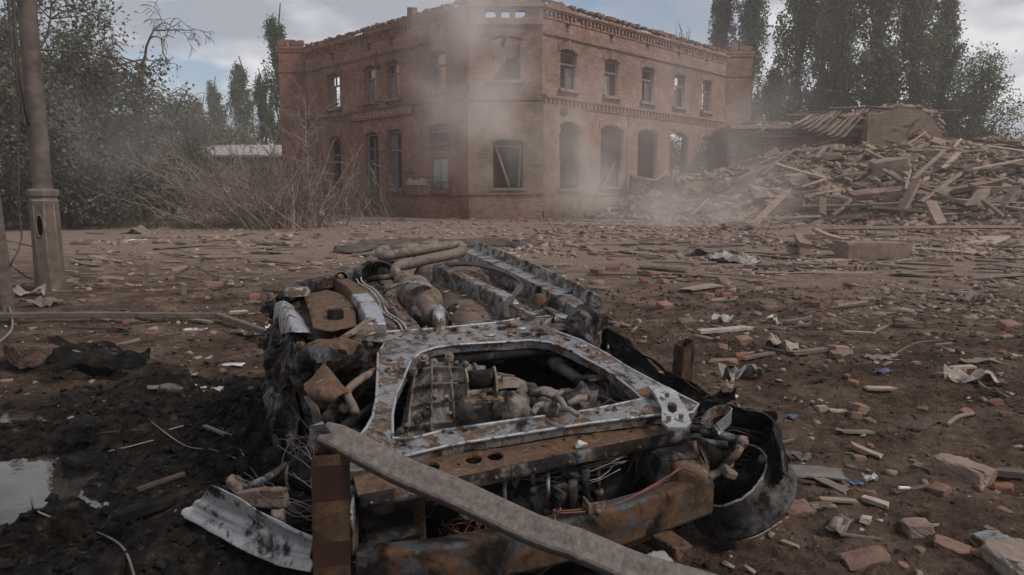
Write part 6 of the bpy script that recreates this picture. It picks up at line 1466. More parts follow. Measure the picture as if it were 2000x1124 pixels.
def put_poplar(px, y, var, H, lab, mat='leaf_poplar', group=None, wide=1.0, rot=0.0):
    p = at_y(px, 380, y); o = empty('poplar_tree', (p[0], y, 0), rot); tag(o, lab, 'tree', group)
    k = H / [27, 25, 28][var]
    tm, cm = POP[var]; tm = tm.copy() if not tm.materials else tm
    t_ = bpy.data.objects.new('trunk', tm); c_ = bpy.data.objects.new('crown', cm)
    if not tm.materials: tm.materials.append(MAT['bark'])
    if not cm.materials: cm.materials.append(MAT['leaf_poplar'])
    for q in (t_, c_): COL.objects.link(q); q.parent = o
    for q in (c_,):
        q.material_slots[0].link = 'OBJECT'; q.material_slots[0].material = MAT[mat]
    o.scale = (k * wide, k * wide, k)
    return o
for a in ((1395, 72, 1, 25, 'slim poplar farthest left of the right-hand row, thin topped', 'leaf_dusty', .8), (1452, 70, 0, 25, 'poplar just right of the facade end pier', 'leaf_poplar', .9), (1548, 64, 2, 27, 'tall poplar, second full one right of the brick building', 'leaf_poplar', 1.0),
          (1632, 62, 0, 29, 'tallest dense poplar above the collapsed annex roof', 'leaf_poplar', 1.0), (1702, 61, 1, 29, 'bright green poplar above the left edge of the masonry gable', 'leaf_poplar', 1.05), (1768, 60, 2, 24, 'broad poplar above the masonry gable', 'leaf_poplar', 1.1), (1826, 60, 1, 18.5, 'low leaning poplar at the right end of the row', 'leaf_poplar', 1.0),
          (1595, 70, 1, 24, 'poplar standing back between the two tall poplars', 'leaf_poplar', 1.1), (1505, 66, 1, 13, 'short young poplar in front of the row behind the slab', 'leaf_poplar', 1.3),
          (556, 66, 0, 18.0, 'green poplar rising behind the left end pier of the facade', 'leaf_bright', 1.0), (482, 82, 1, 16.4, 'far poplar right of the two left of the facade', 'leaf_poplar', 1.2), (432, 84, 2, 14.6, 'far poplar left of the two left of the facade', 'leaf_poplar', 1.1), (400, 80, 0, 12.0, 'low far poplar behind the bare weeping tree', 'leaf_poplar', 1.4), (522, 72, 2, 13.5, 'dark poplar close to the left end of the facade', 'leaf_bright', 1.2)):
    put_poplar(*a[:5], mat=a[5], group='columnar poplars behind the ruins', wide=a[6], rot=rr.uniform(0, 6))
def leafy(name, seed, px, base_y, y, H, W, leafn, leafs, mat, lab, cat='tree', depth=3, droop=.02, kids=4, bark='twig_grey', clump=.5, trunk_r=.22, n_main=6, thin=0.0, group=None, zb=.18):
    """round-headed tree: limbs by recursion, leaf clumps gathered round the outer twigs"""
    rnd = random.Random(seed); rs = np.random.RandomState(seed); p = at_y(px, 380, y); o = empty(name, (p[0], y, float(hgt(p[0], y))))
    b = MB(); tips = []; b.tube([(0, 0, -.3), (rnd.uniform(-.2, .2), rnd.uniform(-.2, .2), H * zb), (rnd.uniform(-.3, .3), rnd.uniform(-.3, .3), H * .45)], [trunk_r, trunk_r * .8, trunk_r * .5], 8, cap=False)
    for k in range(n_main):
        a = 6.28 * k / n_main + rnd.uniform(-.4, .4); s = W / 2 / (H * .6)
        branch(b, rnd, Vector((0, 0, H * rnd.uniform(zb * .7, .48))), Vector((math.cos(a) * s, math.sin(a) * s, rnd.uniform(.7, 1.2))), H * rnd.uniform(.36, .52), trunk_r * .5, depth, tips, droop, .75, kids, 5, .16, 0, .006, .58)
    mt = link('trunk', b.mesh('trunk'), MAT[bark], o)
    if leafn:
        A = np.array([tuple(q) for t in tips[n_main // 2:] for q in t[2:]]); w = np.ones(len(A)); pick = rs.randint(0, len(A), leafn)
        P = A[pick] + rs.normal(0, clump, (leafn, 3)); keep = rs.rand(leafn) < .5 + 1.3 * (fbm(P[:, 0] * .8 + P[:, 1] * .6, P[:, 2] * .9, 2) + .15 - thin); P = P[keep]; P = P[P[:, 2] > .2]
        link('crown', leaf_mesh(P, leafs * rs.uniform(.6, 1.3, len(P)), rs), MAT[mat], o)
    tag(o, lab, cat, group); return o
DG = 'dusty trees on the left'
leafy('dusty_tree', 11, 40, 0, 30, 8.8, 6, 25299, 0.164, 'leaf_dusty', 'big dusty tree at the far left behind the lamp post', clump=.40, thin=.1, group=DG)
leafy('dusty_tree', 12, 108, 0, 34, 8.4, 3.6, 25299, 0.176, 'leaf_poplar', 'dusty green tree just right of the lamp post', clump=.36, thin=.05, group=DG)
leafy('dusty_tree', 13, -60, 0, 25, 8.0, 6, 18400, 0.151, 'leaf_dusty', 'dusty tree cut by the left border', clump=.4, thin=.1, group=DG)
leafy('dusty_tree', 14, 265, 0, 33, 3.9, 4.6, 27599, 0.151, 'leaf_dusty', 'low dusty bushy tree under the bare weeping tree', clump=.42, zb=.06, group=DG)
leafy('dusty_tree', 15, 335, 0, 40, 4.7, 4.6, 23000, 0.190, 'leaf_poplar', 'dusty bushy tree right of the bare weeping tree', clump=.45, zb=.08, group=DG)
leafy('dusty_tree', 16, 180, 0, 40, 5.2, 5, 25299, 0.190, 'leaf_dusty', 'dusty tree behind the low bushy tree on the left', clump=.5, zb=.1, group=DG)
leafy('dusty_tree', 17, 120, 0, 26, 3.6, 4.5, 20700, 0.126, 'leaf_dusty', 'low dusty shrub right behind the lamp base', clump=.36, zb=.05, group=DG)
leafy('dusty_tree', 18, 400, 0, 58, 7.2, 7, 20700, 0.252, 'leaf_dusty', 'hazy bushy tree behind the shed roof', clump=.6, zb=.08, group=DG)
leafy('dusty_tree', 19, 20, 0, 44, 9.5, 7, 20700, 0.227, 'leaf_poplar', 'taller hazy tree behind the trees at far left', clump=.55, zb=.1, group=DG)
leafy('ragged_tree', 21, 1888, 0, 58, 10.0, 2.7, 26000, .19, 'leaf_poplar', 'ragged dark tree with a forked top right of the poplars', clump=.40, droop=-.10, n_main=10, depth=2, kids=3, zb=.10)
leafy('bushy_tree', 22, 1948, 0, 62, 6.2, 4.0, 9000, .2, 'leaf_dusty', 'small rounded tree behind the sheet roof at right', clump=.42, zb=.1, depth=2)
leafy('bushy_tree', 23, 2010, 0, 56, 5.2, 4.0, 8000, .2, 'leaf_poplar', 'rounded tree cut by the right border', clump=.42, zb=.1, depth=2)
leafy('bushy_tree', 24, 1500, 0, 56, 5.0, 5, 8000, .2, 'leaf_dusty', 'low dusty bush behind the annex slab', clump=.5, zb=.05, depth=2)
leafy('bushy_tree', 25, 1850, 0, 64, 6.5, 5.5, 9000, .2, 'leaf_dusty', 'low dusty bush filling the gap under the ragged dark tree', clump=.55, zb=.05, depth=2)
leafy('bushy_tree', 26, 1700, 0, 66, 8, 8, 9000, .22, 'leaf_poplar', 'bushy growth at the foot of the tall poplars', clump=.6, zb=.05, depth=2)
leafy('bushy_tree', 27, 1330, 0, 66, 7.0, 6, 9000, .22, 'leaf_bright', 'green tree seen through the right-hand arches of the ruin', clump=.6, zb=.08, depth=2)
leafy('bushy_tree', 28, 740, 0, 66, 11.5, 6, 9000, .22, 'leaf_bright', 'green tree seen through the upper left windows', clump=.6, zb=.1, depth=2)
# bare weeping tree
rnd = random.Random(5); wp = at_y(285, 380, 36); ot = empty('bare_tree', (wp[0], 36, 0)); tag(ot, 'bare weeping tree with drooping twigs against the sky on the left', 'tree')
b = MB(); tips = []; b.tube([(0, 0, -.3), (.15, 0, 2.4), (-.2, 0, 5.4), (.3, 0, 7.6)], [.26, .22, .19, .12], 8, cap=False); tk = link('trunk', b.mesh('trunk'), MAT['bark'], ot)
b = MB()
for k in range(11):
    a = 6.28 * k / 11 + rnd.uniform(-.3, .3); z = 3.8 + 3.7 * k / 11
    branch(b, rnd, Vector((.05 * (z - 5), 0, z)), Vector((math.cos(a) * 1.1, math.sin(a) * 1.0, rnd.uniform(.7, 1.1))), rnd.uniform(1.8, 2.4), .085, 4, tips, .075, .75, 3, 5, .24, 0, .014, .66)
link('branches', b.mesh('branches'), MAT['twig_grey'], ot)
# dead brush piled before the left wing
def brush(name, px, y, n, H, reach, lean, seed, lab, mat='twig_dead', r0=.02, wide=1.5):
    rnd = random.Random(seed); p = at_y(px, 380, y); o = empty(name, (p[0], y, float(gh(p[0], y)))); b = MB()
    for k in range(n):
        s = Vector((rnd.gauss(0, wide), rnd.gauss(0, .6), -.05)); a = rnd.uniform(0, 6.28)
        d = Vector((math.cos(a) * reach + lean, math.sin(a) * reach * .6, rnd.uniform(.5, 1.3))).normalized(); L = H * rnd.uniform(.45, 1.25); pts = [s]
        for i in range(7): d = (d + Vector((rnd.uniform(-.16, .16) + lean * .05, rnd.uniform(-.16, .16), rnd.uniform(-.14, .06)))).normalized(); pts.append(pts[-1] + d * L / 7)
        r1 = r0 * rnd.uniform(.5, 1.6); b.tube(pts, [r1 * (1 - i / 8.5) + .003 for i in range(8)], 4, cap=False)
        for q in range(7):
            i = rnd.randint(2, 7); t = (pts[i] - pts[i - 1]).normalized(); v = t + Vector((rnd.gauss(0, .6), rnd.gauss(0, .6), rnd.gauss(.1, .5))); tw = [pts[i]]
            for j in range(4): v = (v + Vector((rnd.uniform(-.3, .3), rnd.uniform(-.3, .3), rnd.uniform(-.25, .2)))).normalized(); tw.append(tw[-1] + v * L * .07)
            b.tube(tw, [r1 * .45 + .002] * 3 + [.004, .003], 3, cap=False)
    link('twigs', b.mesh('twigs'), MAT[mat], o); tag(o, lab, 'brush'); return o
brush('dead_brush', 515, 26, 150, 3.4, .75, -.3, 1, 'tangled heap of dead brown brush before the left wing', wide=1.1); brush('dead_brush', 455, 29, 50, 2.2, .9, -.1, 2, 'low dead brush spreading left in front of the shed', wide=1.1)
brush('dead_brush', 590, 26.5, 26, 2.2, .6, .1, 3, 'dead twigs standing against the left wing wall', wide=.9); brush('dead_brush', 700, 38, 40, 2.2, .5, .0, 4, 'sparse dry twigs at the facade door', wide=1.2); brush('dead_brush', 810, 39, 25, 1.6, .5, .0, 5, 'dry twigs under the blue shutters', wide=.8)
brush('dead_brush', 1120, 36.3, 30, 1.5, .5, -.2, 7, 'dry twigs at the foot of the corner right side', wide=.5)
rnd = random.Random(9); p = at_y(603, 380, 27); o = empty('bare_sapling', (p[0], 27, 0)); tag(o, 'thin bare sapling in front of the left end of the facade', 'tree'); b = MB(); tips = []
b.tube([(0, 0, -.2), (.03, 0, 1.6), (-.05, 0, 3.2), (.0, 0, 4.9)], [.05, .042, .03, .01], 6, cap=False)
link('trunk', b.mesh('trunk'), MAT['twig_dead'], o); b = MB()
for k in range(34): branch(b, rnd, Vector((0, 0, rnd.uniform(.9, 4.7))), Vector((rnd.uniform(-1, 1), rnd.uniform(-1, 1), rnd.uniform(.3, 1.1))), rnd.uniform(.5, 1.5), .018, 1, tips, .0, .6, 4, 3, .16, 0, .005)
link('branches', b.mesh('branches'), MAT['twig_dead'], o)
# sprigs growing on the broken wall top
for k, (s, h) in enumerate(((12.4, 1.1), (13.2, .9))):
    b = MB(); c = PC + Vector((S2, S2, 0)) * s + Vector((-.2, .2, 0))
    for q in range(5): b.tube([Vector((rnd.uniform(-.2, .2), 0, 0)), Vector((rnd.uniform(-.25, .25), 0, h * .5)), Vector((rnd.uniform(-.3, .3), 0, h * rnd.uniform(.7, 1.1)))], [.02, .015, .008], 3)
    o = b.obj('sprig', MAT['twig_grey']); o.location = c + Vector((0, 0, TOP + .1)); tag(o, ('taller' if k == 0 else 'shorter') + ' bare sprig growing on the right wing wall top', 'plant')
# grass: thin patches, nobody could count it
rs = np.random.RandomState(3)
def grass(name, lab, spots, n, h):
    V = []
    for cx, cy, rx, ry in spots:
        a = rs.uniform(0, 6.28, n); q = np.sqrt(rs.rand(n)); x = cx + rx * q * np.cos(a); y = cy + ry * q * np.sin(a)
        k = fbm(x * 2.2, y * 2.2, 3) > -.02; x, y = x[k], y[k]; z = gh(x, y); m = len(x)
        hh = h * rs.uniform(.3, 1.2, m); an = rs.uniform(0, 6.28, m); ln = rs.uniform(.3, 1.3, m) * hh; w = .002 + .0003 * np.hypot(x, y)
        b0 = np.stack([x - w * np.sin(an), y + w * np.cos(an), z - .01], 1); b1 = np.stack([x + w * np.sin(an), y - w * np.cos(an), z - .01], 1); t_ = np.stack([x + ln * np.cos(an), y + ln * np.sin(an), z + hh], 1)
        V.append(np.stack([b0, b1, t_], 1).reshape(-1, 3))
    V = np.concatenate(V); o = link(name, np_mesh(name, V, np.arange(len(V)).reshape(-1, 3)), MAT['grass_dry'], kind='stuff'); tag(o, lab, 'grass')
grass('dry_grass', 'sparse trampled olive grass on the dirt right of the wreck', [(2.6, 5.6, 1.5, 1.2), (4.0, 5.5, 1.5, 1.5), (2.2, 4.1, .9, .6), (3.3, 3.9, .9, .9), (4.5, 8.5, 2.5, 1.8), (1.4, 5.8, .7, .6), (6.5, 7.5, 1.6, 1.6), (2.4, 3.0, .5, .4)], 2400, .022)
grass('thin_grass', 'thin dusty grass between the lamp post and the wreck', [(-3.6, 7.0, 1.5, .7), (-5.6, 11.5, 1.6, 1.6), (-9, 17, 4, 3), (-2.6, 6.6, .8, .5)], 1500, .03)
grass('verge_grass', 'green grass verge under the dusty trees at far left', [(-20, 30, 6, 4), (-13, 27, 5, 2.5), (-24, 34, 6, 4)], 5000, .28)
# ------------------------------------------------------------------ things strewn over the dirt
dr = random.Random(99); rs = np.random.RandomState(21)
def px_m(p): return (Vector(p) - Vector(CAM)).length / FPX          # metres per pixel there
def lay(o, p, lift, rot=None):
    o.location = Vector(p) + Vector((0, 0, lift)); o.rotation_euler = rot or (dr.uniform(-.2, .2), dr.uniform(-.2, .2), dr.uniform(0, 6.28))
BRM = []
def rough_brick(seed, sx, sy, sz, n=7):
    """brick with worn, chipped edges and broken ends"""
    bm = bmesh.new(); bmesh.ops.create_cube(bm, size=2.0); bmesh.ops.subdivide_edges(bm, edges=bm.edges[:], cuts=n, use_grid_fill=True); so = seed * 5.3; r = random.Random(seed)
    cut = [(Vector((r.uniform(-1, 1), r.uniform(-1, 1), r.uniform(-1, 1))).normalized(), r.uniform(.95, 1.35)) for _ in range(5)]
    for v in bm.verts:
        c = v.co.copy()
        for d, k in cut:
            e = c.dot(d) - k * 1.05
            if e > 0: c -= d * e * .9
        k = 1 + .10 * float(fbm(c.x * 2.1 + so, c.y * 2.1 + c.z * 1.7, 3, gain=.6)); w = sum(abs(x) > .9 for x in v.co)
        if w >= 2: k -= .05 + .10 * max(0, float(fbm(c.x * 3 + so, c.z * 3 - c.y * 2, 2)))
        c = c * k + Vector((1, 1, 1)) * .04 * float(fbm(c.x * 5 + so, c.y * 5 - c.z * 4, 2))
        v.co = Vector((c.x * sx / 2, c.y * sy / 2, c.z * sz / 2))
    me = bpy.data.meshes.new('brick'); bm.to_mesh(me); bm.free(); return me
for k in range(10): BRM.append(rough_brick(500 + k, *[(.25, .12, .07), (.16, .12, .07), (.12, .11, .07), (.23, .12, .06), (.09, .075, .05)][k % 5]))
def brick(px, py, k, mat, lab, group=None, rz=None, sc=1.0, tip=0.0):
    p = T(px, py); me = BRM[k]
    if not me.materials: me.materials.append(MAT['brick_piece'])
    o = bpy.data.objects.new('brick', me); COL.objects.link(o); o.material_slots[0].link = 'OBJECT'; o.material_slots[0].material = MAT[mat]
    lay(o, p, .018 * sc, (dr.uniform(-.25, .25) + tip, dr.uniform(-.25, .25), dr.uniform(0, 6.28) if rz is None else rz)); o.scale = (sc,) * 3; tag(o, lab, 'brick', group); return o
for a in ((1413, 712, 0, 'brick_piece', 'whole brown brick just right of the rusty stub post', None, -.5, .75), (1448, 700, 4, 'brick_raw', 'orange brick fragment behind the crumpled plastic bag', None, 0), (1505, 607, 1, 'brick_piece', 'chunky dusty brick pair half, nearest of the mid-field bricks', None, .3, 1.0), (1594, 600, 2, 'brick_raw', 'dusty brick half with an orange broken end, mid field right', None, .9, 1.1),
          (1274, 540, 0, 'brick_piece', 'square-ended brown brick behind the wreck on the right', None, .7, 1.4), (1197, 528, 1, 'brick_raw', 'leftmost brick of the red cluster behind the wreck', None, 0, 1.3), (1165, 533, 2, 'brick_raw', 'dark red brick at the left of the brick cluster', None, 1, 1.3), (1413, 556, 1, 'brick_piece', 'tilted brown brick on the end of a flat board', None, .8, 1.3, .5),
          (1381, 583, 2, 'brick_piece', 'small upright brown brick left of an orange fragment', None, .1, 1.2), (1417, 580, 4, 'brick_raw', 'bright orange brick fragment right of the small upright brick', None, .1, 1.2), (1298, 603, 2, 'brick_piece', 'dark brick lump right behind the wheel house', None, .5, 1.2), (1340, 634, 1, 'brick_piece', 'brown brick left of the white pipe cover', None, .3, .95), (1452, 668, 1, 'brick_piece', 'brown brick left of the torn paper wrap', None, .3, .75),
          (1765, 636, 2, 'brick_piece', 'dusty half brick on grass at the right', None, .3, 1.2), (1824, 532, 2, 'brick_raw', 'red brick piece in the right mid field', None, .3, 1.3), (1970, 640, 1, 'brick_piece', 'flat brick near the right border', None, .2, 1.0), (1676, 803, 2, 'brick_piece', 'grey rounded brick right of the flat grey shard', None, .4, .8), (1258, 553, 4, 'brick_raw', 'small orange brick chip left of the square-ended brick', None, 0, 1.2),
          (1835, 964, 2, 'brick_piece', 'small brown brick alone on bare dirt, lower right', None, .6, .6), (1690, 1100, 0, 'brick_piece', 'dusty brick at the bottom edge right of centre', None, .2, .62), (1555, 1005, 1, 'brick_piece', 'dark red brick lump right of the black rim', None, .2, .75), (1860, 1075, 3, 'brick_piece', 'flat brown brick near the bottom right', None, -.5, .5), (1960, 960, 4, 'brick_raw', 'rounded orange brick piece near the right border', None, -.5, .7), (1690, 965, 3, 'brick_piece', 'pale flat brick above the white rubble stick', None, -.4, .35),
          (1296, 528, 2, 'brick_raw', 'red brick in the cluster behind the wreck, farthest right', None, .4, 1.3), (1360, 520, 4, 'brick_raw', 'red brick left of the metal sheet', None, .4, 1.5), (255, 632, 4, 'brick_raw', 'orange brick chip just behind the fallen rail', None, .2, 1.2), (497, 583, 4, 'brick_raw', 'small red brick chip just left of the wreck', None, .2, 1.2), (420, 560, 1, 'brick_piece', 'brown brick left of the stake stub', None, .2, 1.2)):
    brick(*a)
ZN = [((1190, 1995, 470, 560), 70, 'dusty brick piece strewn on the far dirt right of the wreck', 'bricks on the far right dirt'), ((1400, 1995, 560, 720), 36, 'dusty brick piece strewn on the grassy dirt right of the wreck', 'bricks on the grassy dirt'), ((1560, 1995, 720, 1115), 22, 'small brick piece on the bare dirt at lower right', 'bricks on the near right dirt'), ((130, 640, 470, 600), 50, 'brick chip strewn on the dirt left of the wreck', 'bricks on the left dirt')]
for (x0, x1, y0, y1), n, lab, grp in ZN:
    for k in range(n):
        y = y0 + (y1 - y0) * dr.random(); x = dr.uniform(x0, x1); brick(x, y, dr.choice([4, 4, 9, 2, 7, 1]), dr.choice(['brick_piece'] * 6 + ['brick_raw']), lab, grp, None, dr.uniform(.45, .95) * (1.15 if y < 560 else .62))
# boards on the open dirt
def board(x0, y0, x1, y1, w, mat, lab, grp=None, t=.025, lift=.03, roll=0.0): return plank(T(x0, y0, lift), T(x1, y1, lift), w, t, mat, lab, grp, roll=roll, name='board', cat='board')
for a in ((1362, 648, 1462, 640, .10, 'litter_pale', 'white plastic pipe cover lying right of the wheel house'), (1342, 566, 1405, 556, .16, 'plank_wood', 'flat board with a tilted brick on its end'), (1370, 535, 1500, 541, .05, 'plank_wood', 'thin batten lying level below the metal sheet'), (1880, 495, 1945, 462, .7, 'plaster', 'broad thin slab tilted up at the right of the dirt field'), (1583, 512, 1665, 505, .30, 'plank_wood', 'wide flat board left of the big block'), (1925, 542, 2010, 536, .10, 'plank_wood', 'narrow board at the right border in the mid field'),
          (1600, 470, 1650, 490, .35, 'plank_wood', 'short wide plank left of and above the big block'), (1950, 922, 2010, 925, .05, 'plank_grey', 'thin strip of wood at the right border, lower half'), (700, 470, 790, 468, .2, 'plank_grey', 'dusty flat board behind the dark strip on the far dirt'), (300, 486, 420, 478, .25, 'plank_grey', 'dusty board on the far dirt left of the brush'), (150, 505, 240, 512, .12, 'plank_grey', 'board on the dirt right of the lamp base'), (1545, 690, 1610, 682, .06, 'plank_grey', 'thin wood strip right of the torn paper wrap'), (1210, 490, 1290, 500, .2, 'plank_wood', 'dusty board right of the wreck tail')):
    board(*a)
for (x0, x1, y0, y1), n, lab, grp, sc in (((1180, 1995, 452, 545), 90, 'splintered dusty lath on the far dirt before the heap', 'laths on the far right dirt', 1.0), ((150, 900, 442, 520), 55, 'dusty splinter board on the far dirt left of the wreck', 'laths on the far left dirt', .8), ((1400, 1990, 545, 1100), 45, 'small wood splinter on the near dirt at right', 'splinters on the near right dirt', .35), ((120, 620, 520, 660), 40, 'small wood splinter on the dirt left of the wreck', 'splinters on the near left dirt', .35)):
    for k in range(n):
        c = T(dr.uniform(x0, x1), y0 + (y1 - y0) * dr.random()); a = dr.gauss(0, .5) + (math.pi if dr.random() < .5 else 0); L = sc * dr.uniform(.25, 1.25) * min(1, c.y / 7.5); p = c - Vector((math.cos(a), math.sin(a), 0)) * L / 2; q = c + Vector((math.cos(a), math.sin(a), 0)) * L / 2
        for v in (p, q): v.z = float(hgt(v.x, v.y)) + (.02 + dr.uniform(0, .03)) * min(1, c.y / 7.5)
        plank(p, q, dr.uniform(.03, .16) * (.5 + .5 * sc) * min(1, c.y / 7.5), .02 * min(1, c.y / 6), dr.choice(['plank_wood', 'plank_grey', 'plank_grey', 'plank_dark']), lab, grp, roll=dr.uniform(-.3, .3), name='board', cat='board')
# sheets, paper, plastic
def sheet(name, px, py, w, d, mat, lab, cat, cr=.3, seed=0, rz=0.0, h=.05, th=.004, fold=0.0, res=14):
    p = T(px, py); b = MB(); so = seed * 3.1
    def fn(s, t):
        x, y = (s - .5) * w, (t - .5) * d; e = .12 * float(fbm(s * 3 + so, t * 3, 3)); x += e * w * (abs(t - .5) + .3); y += .15 * float(fbm(t * 3 + 7 + so, s * 3, 3)) * d
        return Vector((x, y, h * (.5 + cr * 2.2 * float(fbm(s * 3.3 + so, t * 3.3 + so, 3))) + fold * abs(s - .5) * w))
    b.grid(res, res, fn, smooth=False); o = b.obj(name, MAT[mat], solid=th); o.location = p; o.rotation_euler = (0, 0, rz); tag(o, lab, cat); return o
sheet('torn_wrap', 1522, 680, .20, .26, 'litter_pale', 'torn pale paper wrap in the grass right of the wreck', 'wrapper', .9, 1, .6, .06)
sheet('plastic_bag', 1448, 740, .26, .12, 'galv_sheet', 'crumpled translucent plastic sheet on the dirt right of the stub post', 'plastic', .9, 2, .1, .08); sheet('torn_wrap', 1895, 745, .28, .15, 'litter_pale', 'large torn wrapping at the right, brown and crumpled', 'wrapper', .9, 3, -.3, .06); sheet('torn_wrap', 1910, 712, .24, .06, 'litter_pale', 'flat torn strip of wood-pale wrap above the crumpled wrapping', 'wrapper', .4, 4, -.15, .05)
sheet('plastic_scrap', 1508, 633, .12, .10, 'paper', 'small white plastic scrap right of the white pipe cover', 'plastic', .8, 5, 0, .06); sheet('plastic_scrap', 1408, 630, .20, .08, 'paper', 'white crumpled foil behind the white pipe cover', 'plastic', .8, 6, .1, .06); sheet('paper_sheet', 380, 645, .20, .10, 'paper', 'white paper sheet lying left of the wreck before the fallen rail', 'paper', .2, 7, .1, .015); sheet('paper_sheet', 453, 714, .16, .06, 'paper', 'small white paper strip left of the wreck near the soot', 'paper', .2, 8, .0, .015)
sheet('paper_sheet', 262, 472, .5, .3, 'paper', 'white paper on the far dirt below the folded sheet', 'paper', .3, 9, 0, .06); sheet('paper_scrap', 415, 761, .12, .05, 'paper', 'pale foil scrap on the scorched ground', 'paper', .6, 10, 0, .02); sheet('slate_shard', 1585, 928, .26, .12, 'slate', 'flat grey slate-like shard right of the black rim', 'shard', .1, 11, -.15, .03, .008)
sheet('slate_shard', 1558, 897, .12, .05, 'slate', 'small dark shard behind the flat grey shard', 'shard', .5, 12, 0, .04); sheet('pale_shard', 1637, 804, .10, .05, 'plaster', 'small pale flat shard left of the grey rounded brick', 'shard', .1, 13, 0, .02, .01); sheet('metal_scrap', 1395, 497, 1.1, .35, 'slate', 'bent metal sheet lying on the far dirt, back piece', 'metal sheet', .8, 14, .1, .12, .008); sheet('metal_scrap', 1430, 514, .9, .30, 'galv_sheet', 'bent pale metal sheet with a rolled end, front piece', 'metal sheet', .9, 15, .05, .14, .008)
sheet('folded_sheet', 272, 456, 1.1, .6, 'plank_grey', 'brown folded sheet standing like a tent on the far dirt', 'sheet', .4, 16, .2, .30, .01, -.35); sheet('blue_scrap', 1725, 730, .12, .04, 'plastic_blue', 'faded blue plastic scrap in the grass', 'plastic', .5, 17, .3, .03); sheet('blue_scrap', 1662, 946, .10, .03, 'plastic_blue', 'dark blue plastic scrap right of the flat shard', 'plastic', .5, 18, -.3, .02); sheet('blue_scrap', 1548, 815, .07, .05, 'plastic_blue', 'blue scrap near the wing tip of the wreck', 'plastic', .5, 19, .8, .02)
sheet('paper_scrap', 1700, 938, .05, .04, 'paper', 'tiny white crumpled paper above the white rubble stick', 'paper', .9, 20, 0, .02); sheet('white_flap', 1905, 590, .24, .12, 'litter_pale', 'curled pale flap in the right mid field', 'scrap', .6, 21, .3, .08); sheet('roof_felt', 1720, 702, .22, .12, 'plank_grey', 'flat brown felt scrap in the grass at right', 'scrap', .4, 22, .0, .03); sheet('roof_felt', 100, 560, .30, .22, 'litter_pale', 'pale torn felt right at the lamp base', 'scrap', .6, 23, .4, .08); sheet('roof_felt', 55, 578, .34, .2, 'litter_pale', 'dusty torn felt left of the lamp base', 'scrap', .6, 24, .2, .1); sheet('roof_felt', 85, 598, .34, .24, 'plank_grey', 'grey slab of felt before the lamp base', 'scrap', .5, 25, -.2, .08)
sheet('tin_lid', 540, 640, .16, .12, 'paper', 'pale scrap at the left flank of the wreck', 'scrap', .6, 26, .1, .04); sheet('pale_shard', 1640, 1030, .14, .06, 'slate', 'grey scrap with holes, lower right of the black rim', 'scrap', .4, 27, .9, .02); sheet('charred_sheet', 205, 740, .50, .14, 'ash_black', 'charred folded panel lying on the ash at the left', 'panel', .4, 28, .35, .16, .02, .3)
def stick(px, py, L, w, mat, lab, rz, cat='stick', lift=.02):
    p = T(px, py); me = plank_mesh(L, w, w * .6, px); o = link('stick', me, MAT[mat]); o.location = p + Vector((0, 0, lift)); o.rotation_euler = (.1, .05, rz); tag(o, lab, cat)
stick(1710, 990, .10, .03, 'plaster', 'white chalky rubble stick on the dirt at lower right', -.75); stick(1690, 1025, .05, .03, 'plaster', 'white crumbled plaster lump below the chalky stick', .9, 'plaster'); stick(1765, 962, .05, .012, 'paper', 'tiny white stick on bare dirt', .1); stick(318, 965, .20, .018, 'plank_dark', 'scorched splinter standing out of the black mud', 1.1, lift=.05); stick(425, 850, .22, .02, 'wire_grey', 'bent grey metal strip on the soot left of the wreck', -.6, 'metal strip'); stick(305, 1010, .30, .05, 'ash_black', 'charred board lying in the black mud at lower left', 1.0, 'board', .05)
# squared block in the far field
p = T(1702, 506); b = MB(); vs, fs = chunk(random.Random(4), 1.25, .55, .36, boxy=.92); b.add(vs, fs); o = b.obj('stone_block', MAT['rubble']); lay(o, p, .14, (0, .02, .1)); tag(o, 'big squared masonry block on the far dirt right of the metal sheets', 'block')
p = T(1755, 498); b = MB(); vs, fs = chunk(random.Random(5), .5, .5, .3, boxy=.6); b.add(vs, fs); o = b.obj('stone_block', MAT['rubble']); lay(o, p, .1, (0, .1, .5)); tag(o, 'broken lump touching the right end of the squared block', 'block')
for k, (x, y, s, m, lab) in enumerate(((1985, 1112, .14, 'plaster', 'pale stone at the bottom right corner'), (1945, 1075, .10, 'steel_grey', 'torn metal fitting at the bottom right'), (1790, 1040, .09, 'rubble', 'flat brown stone in the lower right dirt'), (1605, 800, .05, 'plaster', 'small pebble left of the pale shard'), (1640, 690, .12, 'rubble', 'round dusty stone in the grass'), (1880, 935, .16, 'rubble', 'broken clay slab near the right border'), (1310, 1075, .09, 'steel_rusty', 'rusty burnt lump below the bumper beam'), (1280, 1105, .07, 'rim_alloy', 'melted silver lump at the bottom under the wreck'), (335, 770, .10, 'steel_dark', 'charred coil spring lump on the soot'), (170, 915, .13, 'ash_black', 'charred lump with a round cap by the puddle'), (165, 845, .12, 'ash_black', 'dark clod at the edge of the soot'), (60, 700, .20, 'earth', 'brown clod at the left border of the soot'))):
    o = link('stone', rough_brick(700 + k, s * 1.3, s, s * .7, 9), MAT[m]); lay(o, T(x, y), s * .12); tag(o, lab, 'stone')
